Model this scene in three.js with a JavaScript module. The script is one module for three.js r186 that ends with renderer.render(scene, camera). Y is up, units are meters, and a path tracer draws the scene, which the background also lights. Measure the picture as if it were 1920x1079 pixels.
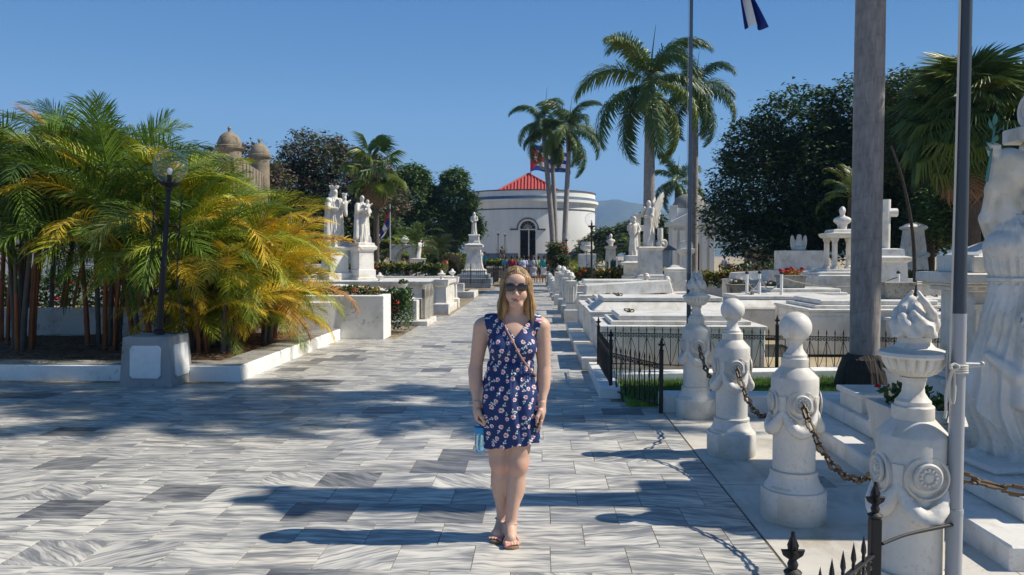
import * as THREE from 'three';
import { mergeGeometries, mergeVertices, toCreasedNormals } from 'three/addons/utils/BufferGeometryUtils.js';

// ------------------------------------------------------------------ camera, sky, sun, exposure
const scene = new THREE.Scene();
const camera = new THREE.PerspectiveCamera(39.56, 1024 / 575, 0.05, 30000);
camera.position.set(0, 1.72, 0);
camera.rotation.order = 'YXZ';
camera.rotation.set(-Math.atan(59.5 / 1500), Math.atan(50 / 1500), 0);
scene.add(camera);

const SKY_LOW = [0.41, 0.66, 0.78], SKY_MID = [0.056, 0.215, 0.53], SKY_HIGH = [0.03, 0.085, 0.205];
{
  const w = 256, h = 256, d = new Float32Array(w * h * 4);
  const mix = (a, b, t) => a.map((v, i) => v + (b[i] - v) * t);
  for (let j = 0; j < h; j++) {
    const el = (j + 0.5) / h * Math.PI - Math.PI / 2, e = Math.max(0, Math.sin(el));
    let c = mix(SKY_LOW, SKY_MID, 1 - Math.exp(-e / 0.145));
    c = mix(c, SKY_HIGH, Math.min(1, Math.max(0, (e - 0.18) / 0.82)) ** 0.75);
    for (let i = 0; i < w; i++) { const o = (j * w + i) * 4; d[o] = c[0]; d[o + 1] = c[1]; d[o + 2] = c[2]; d[o + 3] = 1; }
  }
  const sky = new THREE.DataTexture(d, w, h, THREE.RGBAFormat, THREE.FloatType);
  sky.mapping = THREE.EquirectangularReflectionMapping; sky.magFilter = THREE.LinearFilter; sky.minFilter = THREE.LinearFilter; sky.needsUpdate = true;
  scene.background = sky; scene.environment = sky;
}
const SUN = new THREE.Vector3(1, 1.08, -0.035).normalize();
const sun = new THREE.DirectionalLight(new THREE.Color().setRGB(1, 0.925, 0.80), 5.0);
sun.position.copy(SUN).multiplyScalar(60).add(new THREE.Vector3(0, 0, -12)); sun.target.position.set(0, 0, -12);
sun.castShadow = true; sun.shadow.radius = 1; sun.shadow.mapSize.set(4096, 4096);
Object.assign(sun.shadow.camera, { left: -45, right: 45, top: 45, bottom: -45, near: 1, far: 180 });
scene.add(sun, sun.target);
const renderer = new THREE.WebGLRenderer({ antialias: true });
renderer.toneMapping = THREE.LinearToneMapping; renderer.toneMappingExposure = 1.18;
renderer.shadowMap.enabled = true;
scene.fog = new THREE.FogExp2(new THREE.Color().setRGB(0.32, 0.52, 0.95), 0.00033);
// ------------------------------------------------------------------ helpers
const V = (x, y, z) => new THREE.Vector3(x, y, z), PI = Math.PI;
function rng(seed) { let s = seed >>> 0; return () => { s = (s + 0x6d2b79f5) | 0; let t = Math.imul(s ^ (s >>> 15), 1 | s); t = (t + Math.imul(t ^ (t >>> 7), 61 | t)) ^ t; return ((t ^ (t >>> 14)) >>> 0) / 4294967296; }; }
const lerp = (a, b, t) => a + (b - a) * t, clamp = (v, a = 0, b = 1) => Math.min(b, Math.max(a, v)), sm = (a, b, v) => { const t = clamp((v - a) / (b - a)); return t * t * (3 - 2 * t); };
function hash3(x, y, z) { let h = Math.imul(x, 374761393) ^ Math.imul(y, 668265263) ^ Math.imul(z, 2147483647 - 1274126177); h = Math.imul(h ^ (h >>> 13), 1274126177); return ((h ^ (h >>> 16)) >>> 0) / 4294967296; }
function noise3(x, y, z) {
  const xi = Math.floor(x), yi = Math.floor(y), zi = Math.floor(z); let u = x - xi, v = y - yi, w = z - zi;
  u = u * u * (3 - 2 * u); v = v * v * (3 - 2 * v); w = w * w * (3 - 2 * w);
  const c = (a, b, d) => hash3(xi + a, yi + b, zi + d);
  return lerp(lerp(lerp(c(0, 0, 0), c(1, 0, 0), u), lerp(c(0, 1, 0), c(1, 1, 0), u), v), lerp(lerp(c(0, 0, 1), c(1, 0, 1), u), lerp(c(0, 1, 1), c(1, 1, 1), u), v), w);
}
function pnoise(x, y, px, py, seed) {   // periodic value noise
  const xf = Math.floor(x), yf = Math.floor(y); let u = x - xf, v = y - yf; u = u * u * (3 - 2 * u); v = v * v * (3 - 2 * v);
  let x0 = xf % px, y0 = yf % py; if (x0 < 0) x0 += px; if (y0 < 0) y0 += py; const x1 = x0 + 1 === px ? 0 : x0 + 1, y1 = y0 + 1 === py ? 0 : y0 + 1;
  const a = hash3(x0, y0, seed), b = hash3(x1, y0, seed), c = hash3(x0, y1, seed), d = hash3(x1, y1, seed), e = a + (b - a) * u;
  return e + (c + (d - c) * u - e) * v;
}
function pfbm(u, v, fx, fy, oct, seed) { let s = 0, a = 0.5, n = 0; for (let o = 0; o < oct; o++) { s += a * pnoise(u * fx, v * fy, fx, fy, seed + o * 7); n += a; a *= 0.5; fx *= 2; fy *= 2; } return s / n; }
function tex(size, metres, fn, srgb = true) {
  const d = new Uint8Array(size * size * 4);
  for (let j = 0; j < size; j++) for (let i = 0; i < size; i++) {
    const c = fn(i / size, j / size), o = (j * size + i) * 4;
    if (typeof c === 'number') d[o] = d[o + 1] = d[o + 2] = clamp(c, 0, 255); else { d[o] = clamp(c[0], 0, 255); d[o + 1] = clamp(c[1], 0, 255); d[o + 2] = clamp(c[2], 0, 255); }
    d[o + 3] = 255;
  }
  const t = new THREE.DataTexture(d, size, size); t.wrapS = t.wrapT = THREE.RepeatWrapping; t.magFilter = THREE.LinearFilter; t.minFilter = THREE.LinearMipmapLinearFilter; t.generateMipmaps = true;
  if (srgb) t.colorSpace = THREE.SRGBColorSpace; t.repeat.set(1 / metres, 1 / metres); t.needsUpdate = true; return t;
}
const rgb = (r, g, b) => new THREE.Color().setRGB(r, g, b);
const mat = (o) => { if (Array.isArray(o.color)) o.color = rgb(...o.color); return new THREE.MeshStandardMaterial({ roughness: 0.8, ...o }); };
const phys = (o) => { if (Array.isArray(o.color)) o.color = rgb(...o.color); return new THREE.MeshPhysicalMaterial({ roughness: 0.8, ...o }); };

// geometry: every helper returns a plain BufferGeometry; part() gives it box-mapped uv in metres
function clean(g) { if (g.index) g = g.toNonIndexed(); for (const k of Object.keys(g.attributes)) if (!['position', 'normal', 'uv', 'color'].includes(k)) g.deleteAttribute(k); return g; }
function boxUV(g, keep) {
  if (keep && g.attributes.uv) return g;
  g = clean(g);
  const p = g.attributes.position.array, n = p.length / 3, uv = new Float32Array(n * 2);
  for (let i = 0; i < n; i += 3) {
    const o = i * 3, ax = p[o + 3] - p[o], ay = p[o + 4] - p[o + 1], az = p[o + 5] - p[o + 2], bx = p[o + 6] - p[o], by = p[o + 7] - p[o + 1], bz = p[o + 8] - p[o + 2];
    const nx = Math.abs(ay * bz - az * by), ny = Math.abs(az * bx - ax * bz), nz = Math.abs(ax * by - ay * bx);
    for (let k = 0; k < 3; k++) { const q = o + k * 3, e = (i + k) * 2; if (ny >= nx && ny >= nz) { uv[e] = p[q]; uv[e + 1] = p[q + 2]; } else if (nx >= nz) { uv[e] = p[q + 2]; uv[e + 1] = p[q + 1]; } else { uv[e] = p[q]; uv[e + 1] = p[q + 1]; } }
  }
  g.setAttribute('uv', new THREE.BufferAttribute(uv, 2)); return g;
}
function cbox(w, h, d, c = 0.008) {   // chamfered box centred on x, z with its base at y = 0
  c = Math.min(c, w * 0.45, h * 0.45, d * 0.45);
  const X = w / 2, Y = h / 2, Z = d / 2, pos = [];
  const P = (ax, sx, sy, sz) => [sx * (X - (ax === 0 ? 0 : c)), sy * (Y - (ax === 1 ? 0 : c)) + Y, sz * (Z - (ax === 2 ? 0 : c))];
  const tri = (a, b, d3) => { const n = V().subVectors(V(...b), V(...a)).cross(V().subVectors(V(...d3), V(...a))); const m = V((a[0] + b[0] + d3[0]) / 3, (a[1] + b[1] + d3[1]) / 3 - Y, (a[2] + b[2] + d3[2]) / 3); m.x /= X; m.y /= Y; m.z /= Z; if (n.x * m.x / X + n.y * m.y / Y + n.z * m.z / Z < 0) pos.push(...a, ...d3, ...b); else pos.push(...a, ...b, ...d3); };
  const quad = (a, b, e, f) => { tri(a, b, e); tri(a, e, f); };
  for (const s of [-1, 1]) {
    quad(P(0, s, -1, -1), P(0, s, 1, -1), P(0, s, 1, 1), P(0, s, -1, 1));
    quad(P(1, -1, s, -1), P(1, 1, s, -1), P(1, 1, s, 1), P(1, -1, s, 1));
    quad(P(2, -1, -1, s), P(2, 1, -1, s), P(2, 1, 1, s), P(2, -1, 1, s));
    for (const t of [-1, 1]) {
      quad(P(0, s, t, -1), P(0, s, t, 1), P(1, s, t, 1), P(1, s, t, -1));
      quad(P(0, s, -1, t), P(0, s, 1, t), P(2, s, 1, t), P(2, s, -1, t));
      quad(P(1, -1, s, t), P(1, 1, s, t), P(2, 1, s, t), P(2, -1, s, t));
      for (const u of [-1, 1]) tri(P(0, s, t, u), P(1, s, t, u), P(2, s, t, u));
    }
  }
  const g = new THREE.BufferGeometry(); g.setAttribute('position', new THREE.Float32BufferAttribute(pos, 3)); g.computeVertexNormals(); return g;
}
const T = (g, x = 0, y = 0, z = 0, ry = 0, rx = 0, rz = 0) => { const m = new THREE.Matrix4().makeRotationFromEuler(new THREE.Euler(rx, ry, rz, 'YXZ')); m.setPosition(x, y, z); return g.applyMatrix4(m); };
const box = (w, h, d, x = 0, y = 0, z = 0, c, ry = 0) => T(cbox(w, h, d, c), x, y, z, ry);
const span = (x0, x1, y0, y1, z0, z1, c) => T(cbox(x1 - x0, y1 - y0, Math.abs(z1 - z0), c), (x0 + x1) / 2, y0, (z0 + z1) / 2);
function taper(w0, d0, w1, d1, h, y = 0) { const g = cbox(1, h, 1, 0.01); const p = g.attributes.position; for (let i = 0; i < p.count; i++) { const t = p.getY(i) / h; p.setX(i, p.getX(i) * lerp(w0, w1, t)); p.setZ(i, p.getZ(i) * lerp(d0, d1, t)); p.setY(i, p.getY(i) + y); } g.computeVertexNormals(); return g; }
function lathe(pts, seg = 32, crease = 0.6) { const g = new THREE.LatheGeometry(pts.map(([r, y]) => new THREE.Vector2(Math.max(r, 0.0005), y)), seg); g.deleteAttribute('uv'); return toCreasedNormals(mergeVertices(g, 1e-5), crease); }
function sqLathe(pts, sx = 1, sz = 1) {   // square stack of mouldings: half-widths over height
  const pos = []; const q = (a, b, c2, d2) => pos.push(...a, ...b, ...c2, ...a, ...c2, ...d2);
  const ring = (r, y) => [[-r * sx, y, r * sz], [r * sx, y, r * sz], [r * sx, y, -r * sz], [-r * sx, y, -r * sz]];
  for (let i = 0; i + 1 < pts.length; i++) { const a = ring(...pts[i]), b = ring(...pts[i + 1]); for (let k = 0; k < 4; k++) q(a[k], a[(k + 1) % 4], b[(k + 1) % 4], b[k]); }
  const t = ring(...pts[pts.length - 1]); q(t[0], t[1], t[2], t[3]);
  const g = new THREE.BufferGeometry(); g.setAttribute('position', new THREE.Float32BufferAttribute(pos, 3)); g.computeVertexNormals(); return g;
}
function tube(pts, r0, r1 = r0, seg = 12, rad = 8, uvm = 0) {   // tapered tube with closed ends
  const c = new THREE.CatmullRomCurve3(pts.map((p) => V(...p)));
  const g = new THREE.TubeGeometry(c, seg, 1, rad, false), p = g.attributes.position;
  for (let i = 0; i <= seg; i++) { const t = i / seg, o = c.getPointAt(t), r = typeof r0 === 'function' ? r0(t) : lerp(r0, r1, t); for (let j = 0; j <= rad; j++) { const k = i * (rad + 1) + j; p.setXYZ(k, o.x + (p.getX(k) - o.x) * r, o.y + (p.getY(k) - o.y) * r, o.z + (p.getZ(k) - o.z) * r); } }
  if (uvm) { const uv = g.attributes.uv, len = c.getLength(), rr = typeof r0 === 'function' ? r0(0.5) : r0; for (let i = 0; i < uv.count; i++) uv.setXY(i, uv.getY(i) * Math.max(1, Math.round(2 * PI * rr / uvm)) * uvm, uv.getX(i) * len); return g; }
  g.deleteAttribute('uv'); const caps = [];
  for (const [i, s] of [[0, 1], [seg, -1]]) { const o = c.getPointAt(i / seg); for (let j = 0; j < rad; j++) { const a = i * (rad + 1) + j, b = a + 1, A = [p.getX(a), p.getY(a), p.getZ(a)], B = [p.getX(b), p.getY(b), p.getZ(b)]; caps.push(o.x, o.y, o.z, ...(s > 0 ? [...B, ...A] : [...A, ...B])); } }
  const cg = new THREE.BufferGeometry(); cg.setAttribute('position', new THREE.Float32BufferAttribute(caps, 3)); cg.computeVertexNormals();
  return mergeGeometries([clean(g), cg]);
}
const ball = (r, x = 0, y = 0, z = 0, s = 20) => { const g = new THREE.SphereGeometry(r, s, Math.round(s * 0.7)); g.deleteAttribute('uv'); return g.translate(x, y, z); };
const cyl = (r0, r1, h, x = 0, y = 0, z = 0, s = 20) => { const g = new THREE.CylinderGeometry(r1, r0, h, s); g.deleteAttribute('uv'); return g.translate(x, y + h / 2, z); };
function extrude(shape, depth, bevel = 0, o = {}) { const g = new THREE.ExtrudeGeometry(shape, { depth, bevelEnabled: bevel > 0, bevelThickness: bevel, bevelSize: bevel, bevelSegments: 1, curveSegments: 10, steps: 1, ...o }); g.deleteAttribute('uv'); return g; }
const poly = (pts) => new THREE.Shape(pts.map(([x, y]) => new THREE.Vector2(x, y)));
const merge = (l) => mergeGeometries(l.map((g) => { g = clean(g.clone()); g.deleteAttribute('uv'); if (!g.attributes.normal) g.computeVertexNormals(); return g; }));

const used = {};
const numbered = (n) => { used[n] = (used[n] ?? -1) + 1; return used[n] ? n + '_' + String(used[n]).padStart(3, '0') : n; };
function thing(name, label, category, [x, y, z] = [0, 0, 0], ry = 0, group) {
  const o = new THREE.Group(); o.name = numbered(name); o.position.set(x, y, z); o.rotation.y = ry; o.userData = { label, category }; if (group) o.userData.group = group; scene.add(o); return o;
}
function mesh(name, geo, m) { const o = new THREE.Mesh(geo, m); o.name = name; o.castShadow = o.receiveShadow = true; return o; }
function part(parent, name, geo, m, keepUV) { const o = mesh(name, boxUV(geo, keepUV), m); parent.add(o); return o; }
function struct(name, geo, m, keepUV) { const o = mesh(numbered(name), boxUV(geo, keepUV), m); o.userData = { kind: 'structure' }; scene.add(o); return o; }
function solo(name, label, category, geo, m, [x, y, z] = [0, 0, 0], ry = 0, group) { const o = mesh(numbered(name), boxUV(geo), m); o.position.set(x, y, z); o.rotation.y = ry; o.userData = { label, category }; if (group) o.userData.group = group; scene.add(o); return o; }
function copyOf(src, [x, y, z], ry, label, group) { const c = src.clone(); c.name = numbered(src.name.replace(/_\d{3}$/, '')); c.position.set(x, y, z); c.rotation.y = ry; c.userData = { ...src.userData, label }; if (group) c.userData.group = group; scene.add(c); return c; }

// signed-distance modelling: smooth union of prims, meshed with surface nets
const rc = (a, b, ra, rb) => { const bx = b[0] - a[0], by = b[1] - a[1], bz = b[2] - a[2], l2 = bx * bx + by * by + bz * bz; return (x, y, z) => { const px = x - a[0], py = y - a[1], pz = z - a[2]; const t = clamp((px * bx + py * by + pz * bz) / l2); const dx = px - bx * t, dy = py - by * t, dz = pz - bz * t; return Math.sqrt(dx * dx + dy * dy + dz * dz) - (ra + (rb - ra) * t); }; };
const ell = (c, r, ry = 0, rx = 0, rz = 0) => { const m = new THREE.Matrix4().makeRotationFromEuler(new THREE.Euler(rx, ry, rz, 'YXZ')).invert().elements, mn = Math.min(...r); return (x, y, z) => { const a = x - c[0], b = y - c[1], d = z - c[2]; const X = (m[0] * a + m[4] * b + m[8] * d) / r[0], Y = (m[1] * a + m[5] * b + m[9] * d) / r[1], Z = (m[2] * a + m[6] * b + m[10] * d) / r[2]; const k = Math.sqrt(X * X + Y * Y + Z * Z); return (k - 1) * (k < 1 ? mn : mn * 0.5 + 0.5 * Math.sqrt(a * a + b * b + d * d) / Math.max(k, 1e-6)); }; };
const smin = (a, b, k) => { const h = Math.max(k - Math.abs(a - b), 0) / k; return Math.min(a, b) - h * h * k * 0.25; };
const join = (k, ...f) => (x, y, z) => { let d = f[0](x, y, z); for (let i = 1; i < f.length; i++) d = smin(d, f[i](x, y, z), k); return d; };
const prof = (tab) => (y) => { if (y <= tab[0][0]) return tab[0]; for (let i = 1; i < tab.length; i++) if (y <= tab[i][0]) { const a = tab[i - 1], b = tab[i], t = sm(0, 1, (y - a[0]) / (b[0] - a[0])); return a.map((v, k) => lerp(v, b[k], t)); } return tab[tab.length - 1]; };
function nets(f, lo, hi, cell) {
  const n = [0, 1, 2].map((k) => Math.ceil((hi[k] - lo[k]) / cell) + 1), [nx, ny, nz] = n, F = new Float32Array(nx * ny * nz);
  for (let k = 0, i = 0; k < nz; k++) for (let j = 0; j < ny; j++) for (let a = 0; a < nx; a++, i++) F[i] = f(lo[0] + a * cell, lo[1] + j * cell, lo[2] + k * cell);
  const id = new Int32Array(nx * ny * nz).fill(-1), pos = [], idx = [], at = (a, j, k) => (k * ny + j) * nx + a;
  const off = [0, 1, nx, nx + 1, nx * ny, nx * ny + 1, nx * ny + nx, nx * ny + nx + 1], E = [[0, 1], [2, 3], [4, 5], [6, 7], [0, 2], [1, 3], [4, 6], [5, 7], [0, 4], [1, 5], [2, 6], [3, 7]];
  for (let k = 0; k < nz - 1; k++) for (let j = 0; j < ny - 1; j++) for (let a = 0; a < nx - 1; a++) {
    const b = at(a, j, k); let m = 0; for (let q = 0; q < 8; q++) if (F[b + off[q]] < 0) m++;
    if (m === 0 || m === 8) continue;
    let sx = 0, sy = 0, sz = 0, c = 0;
    for (const [p, q] of E) { const u = F[b + off[p]], v = F[b + off[q]]; if ((u < 0) === (v < 0)) continue; const t = u / (u - v); sx += lerp(p & 1, q & 1, t); sy += lerp((p >> 1) & 1, (q >> 1) & 1, t); sz += lerp(p >> 2, q >> 2, t); c++; }
    id[b] = pos.length / 3; pos.push(lo[0] + (a + sx / c) * cell, lo[1] + (j + sy / c) * cell, lo[2] + (k + sz / c) * cell);
  }
  const quad = (a, b, c, d, fl) => { if (a < 0 || b < 0 || c < 0 || d < 0) return; if (fl) idx.push(a, c, b, a, d, c); else idx.push(a, b, c, a, c, d); };
  for (let k = 1; k < nz - 1; k++) for (let j = 1; j < ny - 1; j++) for (let a = 1; a < nx - 1; a++) {
    const b = at(a, j, k), s = F[b] < 0;
    if (s !== (F[b + 1] < 0)) quad(id[b], id[b - nx], id[b - nx - nx * ny], id[b - nx * ny], !s);
    if (s !== (F[b + nx] < 0)) quad(id[b], id[b - nx * ny], id[b - nx * ny - 1], id[b - 1], !s);
    if (s !== (F[b + nx * ny] < 0)) quad(id[b], id[b - 1], id[b - 1 - nx], id[b - nx], !s);
  }
  const g = new THREE.BufferGeometry(); g.setAttribute('position', new THREE.Float32BufferAttribute(pos, 3)); g.setIndex(idx);
  const nn = new Float32Array(pos.length), e = cell * 0.6;
  for (let i = 0; i < pos.length; i += 3) { const x = pos[i], y = pos[i + 1], z = pos[i + 2]; let gx = f(x + e, y, z) - f(x - e, y, z), gy = f(x, y + e, z) - f(x, y - e, z), gz = f(x, y, z + e) - f(x, y, z - e); const l = Math.hypot(gx, gy, gz) || 1; nn[i] = gx / l; nn[i + 1] = gy / l; nn[i + 2] = gz / l; }
  g.setAttribute('normal', new THREE.BufferAttribute(nn, 3));
  let dot = 0; for (let i = 0; i < Math.min(idx.length, 900); i += 3) { const [a, b, c] = [idx[i] * 3, idx[i + 1] * 3, idx[i + 2] * 3]; const u = V(pos[b] - pos[a], pos[b + 1] - pos[a + 1], pos[b + 2] - pos[a + 2]).cross(V(pos[c] - pos[a], pos[c + 1] - pos[a + 1], pos[c + 2] - pos[a + 2])); dot += u.x * nn[a] + u.y * nn[a + 1] + u.z * nn[a + 2]; }
  if (dot < 0) { for (let i = 0; i < idx.length; i += 3) { const t = idx[i + 1]; idx[i + 1] = idx[i + 2]; idx[i + 2] = t; } g.setIndex(idx); }
  return g;
}
// ------------------------------------------------------------------ procedural materials
const veinMap = tex(1024, 1.9, (u, v) => {   // grey streaked floor marble
  const wu = u + 0.04 * (pfbm(u, v, 3, 5, 3, 11) - 0.5), wv = v + 0.06 * (pfbm(u, v, 3, 5, 4, 23) - 0.5) + 0.026 * (pfbm(u, v, 12, 18, 3, 29) - 0.5);
  const band = pfbm(wu, wv, 5, 40, 4, 5), fine = pfbm(wu, wv, 10, 110, 3, 71), hair = pfbm(wu, wv, 16, 190, 2, 61), big = pfbm(u, v, 4, 6, 3, 91);
  let t = sm(0.25, 0.68, band * 0.36 + fine * 0.36 + hair * 0.28 + (big - 0.5) * 0.34);
  const vein = Math.pow(1 - Math.abs(2 * pfbm(wu, wv, 5, 34, 4, 41) - 1), 7);
  const k = clamp(t * 1.02 - vein * 0.34), w = pfbm(u, v, 5, 7, 3, 45) * 5; return [lerp(124, 217, k) + w, lerp(125, 213, k) + w * 0.7, lerp(127, 203, k)];
});
const veinRough = tex(512, 3.2, (u, v) => 70 + 70 * pfbm(u, v, 7, 9, 4, 17) + 30 * pfbm(u, v, 40, 40, 2, 3), false);
const marbleMap = tex(1024, 2.4, (u, v) => {
  const wu = u + 0.2 * (pfbm(u, v, 3, 3, 4, 3) - 0.5), wv = v + 0.2 * (pfbm(u, v, 3, 3, 4, 9) - 0.5);
  const cloud = pfbm(wu, wv, 7, 9, 5, 31), vein = Math.pow(1 - Math.abs(2 * pfbm(wu, wv, 6, 10, 5, 51) - 1), 6) * sm(0.35, 0.7, pfbm(u, v, 5, 5, 3, 57));
  const stain = sm(0.52, 0.8, pfbm(u, v, 9, 9, 5, 77)), grain = pfbm(u, v, 120, 120, 2, 13);
  const streak = sm(0.5, 0.8, pfbm(wu, wv, 34, 5, 4, 63)), pit = sm(0.70, 0.78, pfbm(u, v, 150, 150, 2, 19)) * sm(0.4, 0.7, pfbm(u, v, 8, 8, 3, 21)); const k = 243 - 32 * (1 - cloud) - 24 * vein - 7 * grain - 14 * pit, w = 25 * stain + 13 * streak; return [k - w * 0.9, k - 2 - w, k - 6 - w * 1.3];
});
const marbleBump = tex(512, 0.8, (u, v) => 255 * pfbm(u, v, 20, 20, 4, 8), false);
const paintMap = tex(1024, 3.0, (u, v) => {   // whitewash with scuffs and grime
  const c = pfbm(u, v, 6, 6, 5, 101), g = sm(0.5, 0.8, pfbm(u, v, 9, 14, 5, 111)), f = pfbm(u, v, 90, 90, 2, 121), sp = sm(0.62, 0.74, pfbm(u, v, 60, 60, 2, 123)) * sm(0.5, 0.66, pfbm(u, v, 7, 7, 3, 131));
  const k = 244 - 16 * c - 20 * g - 8 * f - 38 * sp; return [k, k - 2, k - 6 - 5 * g];
});
const wallMap = tex(512, 9, (u, v) => { const c = pfbm(u, v, 8, 5, 5, 141), d = pfbm(u, v, 40, 7, 4, 151); const k = 240 - 16 * c - 14 * d; return [k, k, k - 3]; });
const paintBump = tex(512, 0.9, (u, v) => 255 * (0.6 * pfbm(u, v, 8, 8, 5, 18) + 0.4 * pfbm(u, v, 60, 60, 2, 28)), false);
const concMap = tex(512, 1.6, (u, v) => { const c = pfbm(u, v, 6, 6, 5, 201), p = sm(0.68, 0.74, pfbm(u, v, 60, 60, 2, 5)), d = sm(0.5, 0.75, pfbm(u, v, 4, 5, 5, 211)); const k = 168 - 40 * c - 36 * p - 44 * d; return [k, k - 3, k - 11]; });
const soilMap = tex(512, 1.8, (u, v) => { const c = pfbm(u, v, 12, 12, 5, 301), s = sm(0.62, 0.75, pfbm(u, v, 50, 90, 3, 311)); return [74 + 60 * c + 60 * s, 56 + 46 * c + 50 * s, 40 + 34 * c + 32 * s]; });
const barkMap = tex(512, 1.4, (u, v) => { const wu = u + 0.05 * (pfbm(u, v, 9, 5, 3, 407) - 0.5), wv = v + 0.12 * (pfbm(u, v, 5, 5, 4, 409) - 0.5), ring = Math.pow(Math.abs(Math.sin(PI * (wv * 8))), 22) * pfbm(u, v, 9, 9, 3, 7), st = pfbm(wu, wv, 70, 11, 4, 401), c = pfbm(wu, wv, 19, 9, 5, 411); const k = 104 + 44 * st + 34 * c - 14 * ring; return [k, k * 0.97, k * 0.955]; });
const barkBump = tex(512, 1.4, (u, v) => 255 * (0.6 * pfbm(u, v, 60, 6, 4, 401) + 0.4 * pfbm(u, v, 20, 9, 4, 431)), false);
const grassMap = tex(512, 1.5, (u, v) => { const c = pfbm(u, v, 20, 20, 4, 501), d = pfbm(u, v, 80, 80, 2, 511); return [50 + 50 * c + 40 * d, 78 + 50 * c + 44 * d, 24 + 20 * c + 20 * d]; });
const earthMap = tex(512, 14, (u, v) => { const c = pfbm(u, v, 8, 8, 5, 601), d = pfbm(u, v, 60, 60, 3, 611); return [120 + 60 * c + 30 * d, 112 + 50 * c + 26 * d, 92 + 34 * c + 24 * d]; });
const terraMap = tex(512, 1200, (u, v) => { const c = pfbm(u, v, 12, 12, 6, 701), d = pfbm(u, v, 70, 70, 3, 711); const k = c * 0.6 + d * 0.4; return [58 + 70 * k, 76 + 60 * k, 50 + 40 * k]; });

const M = {
  tile: [[1, 1, 0.99], [0.95, 0.95, 0.95], [0.86, 0.865, 0.875], [0.40, 0.41, 0.44], [1.0, 0.98, 0.945]].map((c) => mat({ color: c, map: veinMap, roughnessMap: veinRough, roughness: 1.0 })),
  grout: mat({ color: [0.92, 0.78, 0.58], map: concMap, roughness: 0.95 }),
  marble: mat({ color: [1, 0.99, 0.96], map: marbleMap, bumpMap: marbleBump, bumpScale: 0.0012, roughness: 0.5 }),
  statue: mat({ color: [0.93, 0.905, 0.86], map: marbleMap, bumpMap: marbleBump, bumpScale: 0.0008, roughness: 0.55 }),
  greyMarble: mat({ color: [0.5, 0.56, 0.66], map: marbleMap, roughness: 0.4 }),
  paint: mat({ map: paintMap, bumpMap: paintBump, bumpScale: 0.004, roughness: 0.85 }),
  greyPaint: mat({ color: [0.43, 0.42, 0.42], map: paintMap, bumpMap: paintBump, bumpScale: 0.004, roughness: 0.8 }),
  wallWhite: mat({ color: [0.97, 0.97, 0.97], map: wallMap, roughness: 0.9 }),
  wallTrim: mat({ color: [0.10, 0.115, 0.14], map: paintMap, roughness: 0.8 }),
  wallBand: mat({ color: [0.16, 0.22, 0.30], map: paintMap, roughness: 0.8 }),
  concrete: mat({ map: concMap, bumpMap: paintBump, bumpScale: 0.006, roughness: 0.92 }),
  sand: mat({ color: [0.92, 0.80, 0.64], map: concMap, roughness: 0.9 }),
  soil: mat({ map: soilMap, bumpMap: barkBump, bumpScale: 0.02, roughness: 1 }),
  earth: mat({ map: earthMap, roughness: 1 }),
  terra: mat({ map: terraMap, roughness: 1 }),
  grass: mat({ map: grassMap, roughness: 1 }),
  royal: mat({ map: barkMap, bumpMap: barkBump, bumpScale: 0.01, roughness: 0.9 }),
  royalRoot: mat({ color: [0.16, 0.145, 0.13], map: barkMap, bumpMap: barkBump, bumpScale: 0.03, roughness: 1 }),
  bark: mat({ color: [0.36, 0.29, 0.22], map: barkMap, bumpMap: barkBump, bumpScale: 0.02, roughness: 1 }),
  iron: mat({ color: [0.008, 0.008, 0.009], roughness: 0.55 }),
  chain: mat({ color: [0.10, 0.075, 0.05], roughness: 0.5, metalness: 0.7 }),
  bronze: mat({ color: [0.13, 0.12, 0.07], roughness: 0.45, metalness: 0.75 }),
  steel: mat({ color: [0.37, 0.385, 0.41], roughness: 0.45, metalness: 0.2 }),
  slate: mat({ color: [0.05, 0.065, 0.085], roughness: 0.45, metalness: 0.1 }),
  poleGrey: mat({ color: [0.13, 0.15, 0.18], roughness: 0.35, metalness: 0.5 }),
  rope: mat({ color: [0.62, 0.58, 0.5], roughness: 0.95 }),
  glass: phys({ color: [0.97, 0.98, 1], transmission: 1, roughness: 0.01, thickness: 0, ior: 1.52 }),
  bulb: mat({ color: [0.85, 0.85, 0.83], roughness: 0.3 }),
  redRoof: mat({ color: [0.40, 0.055, 0.045], roughness: 0.7 }),
  door: mat({ color: [0.022, 0.022, 0.025], roughness: 0.4 }),
  strip: mat({ color: [0.80, 0.765, 0.70], map: marbleMap, roughness: 0.6 }),
  patina: mat({ color: [0.07, 0.22, 0.20], roughness: 0.7 }),
};
const leafMat = (r, g, b, t = 0.35, ro = 0.5) => phys({ color: [r, g, b], transmission: t, roughness: ro, thickness: 0, ior: 1.35, side: THREE.DoubleSide });
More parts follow.
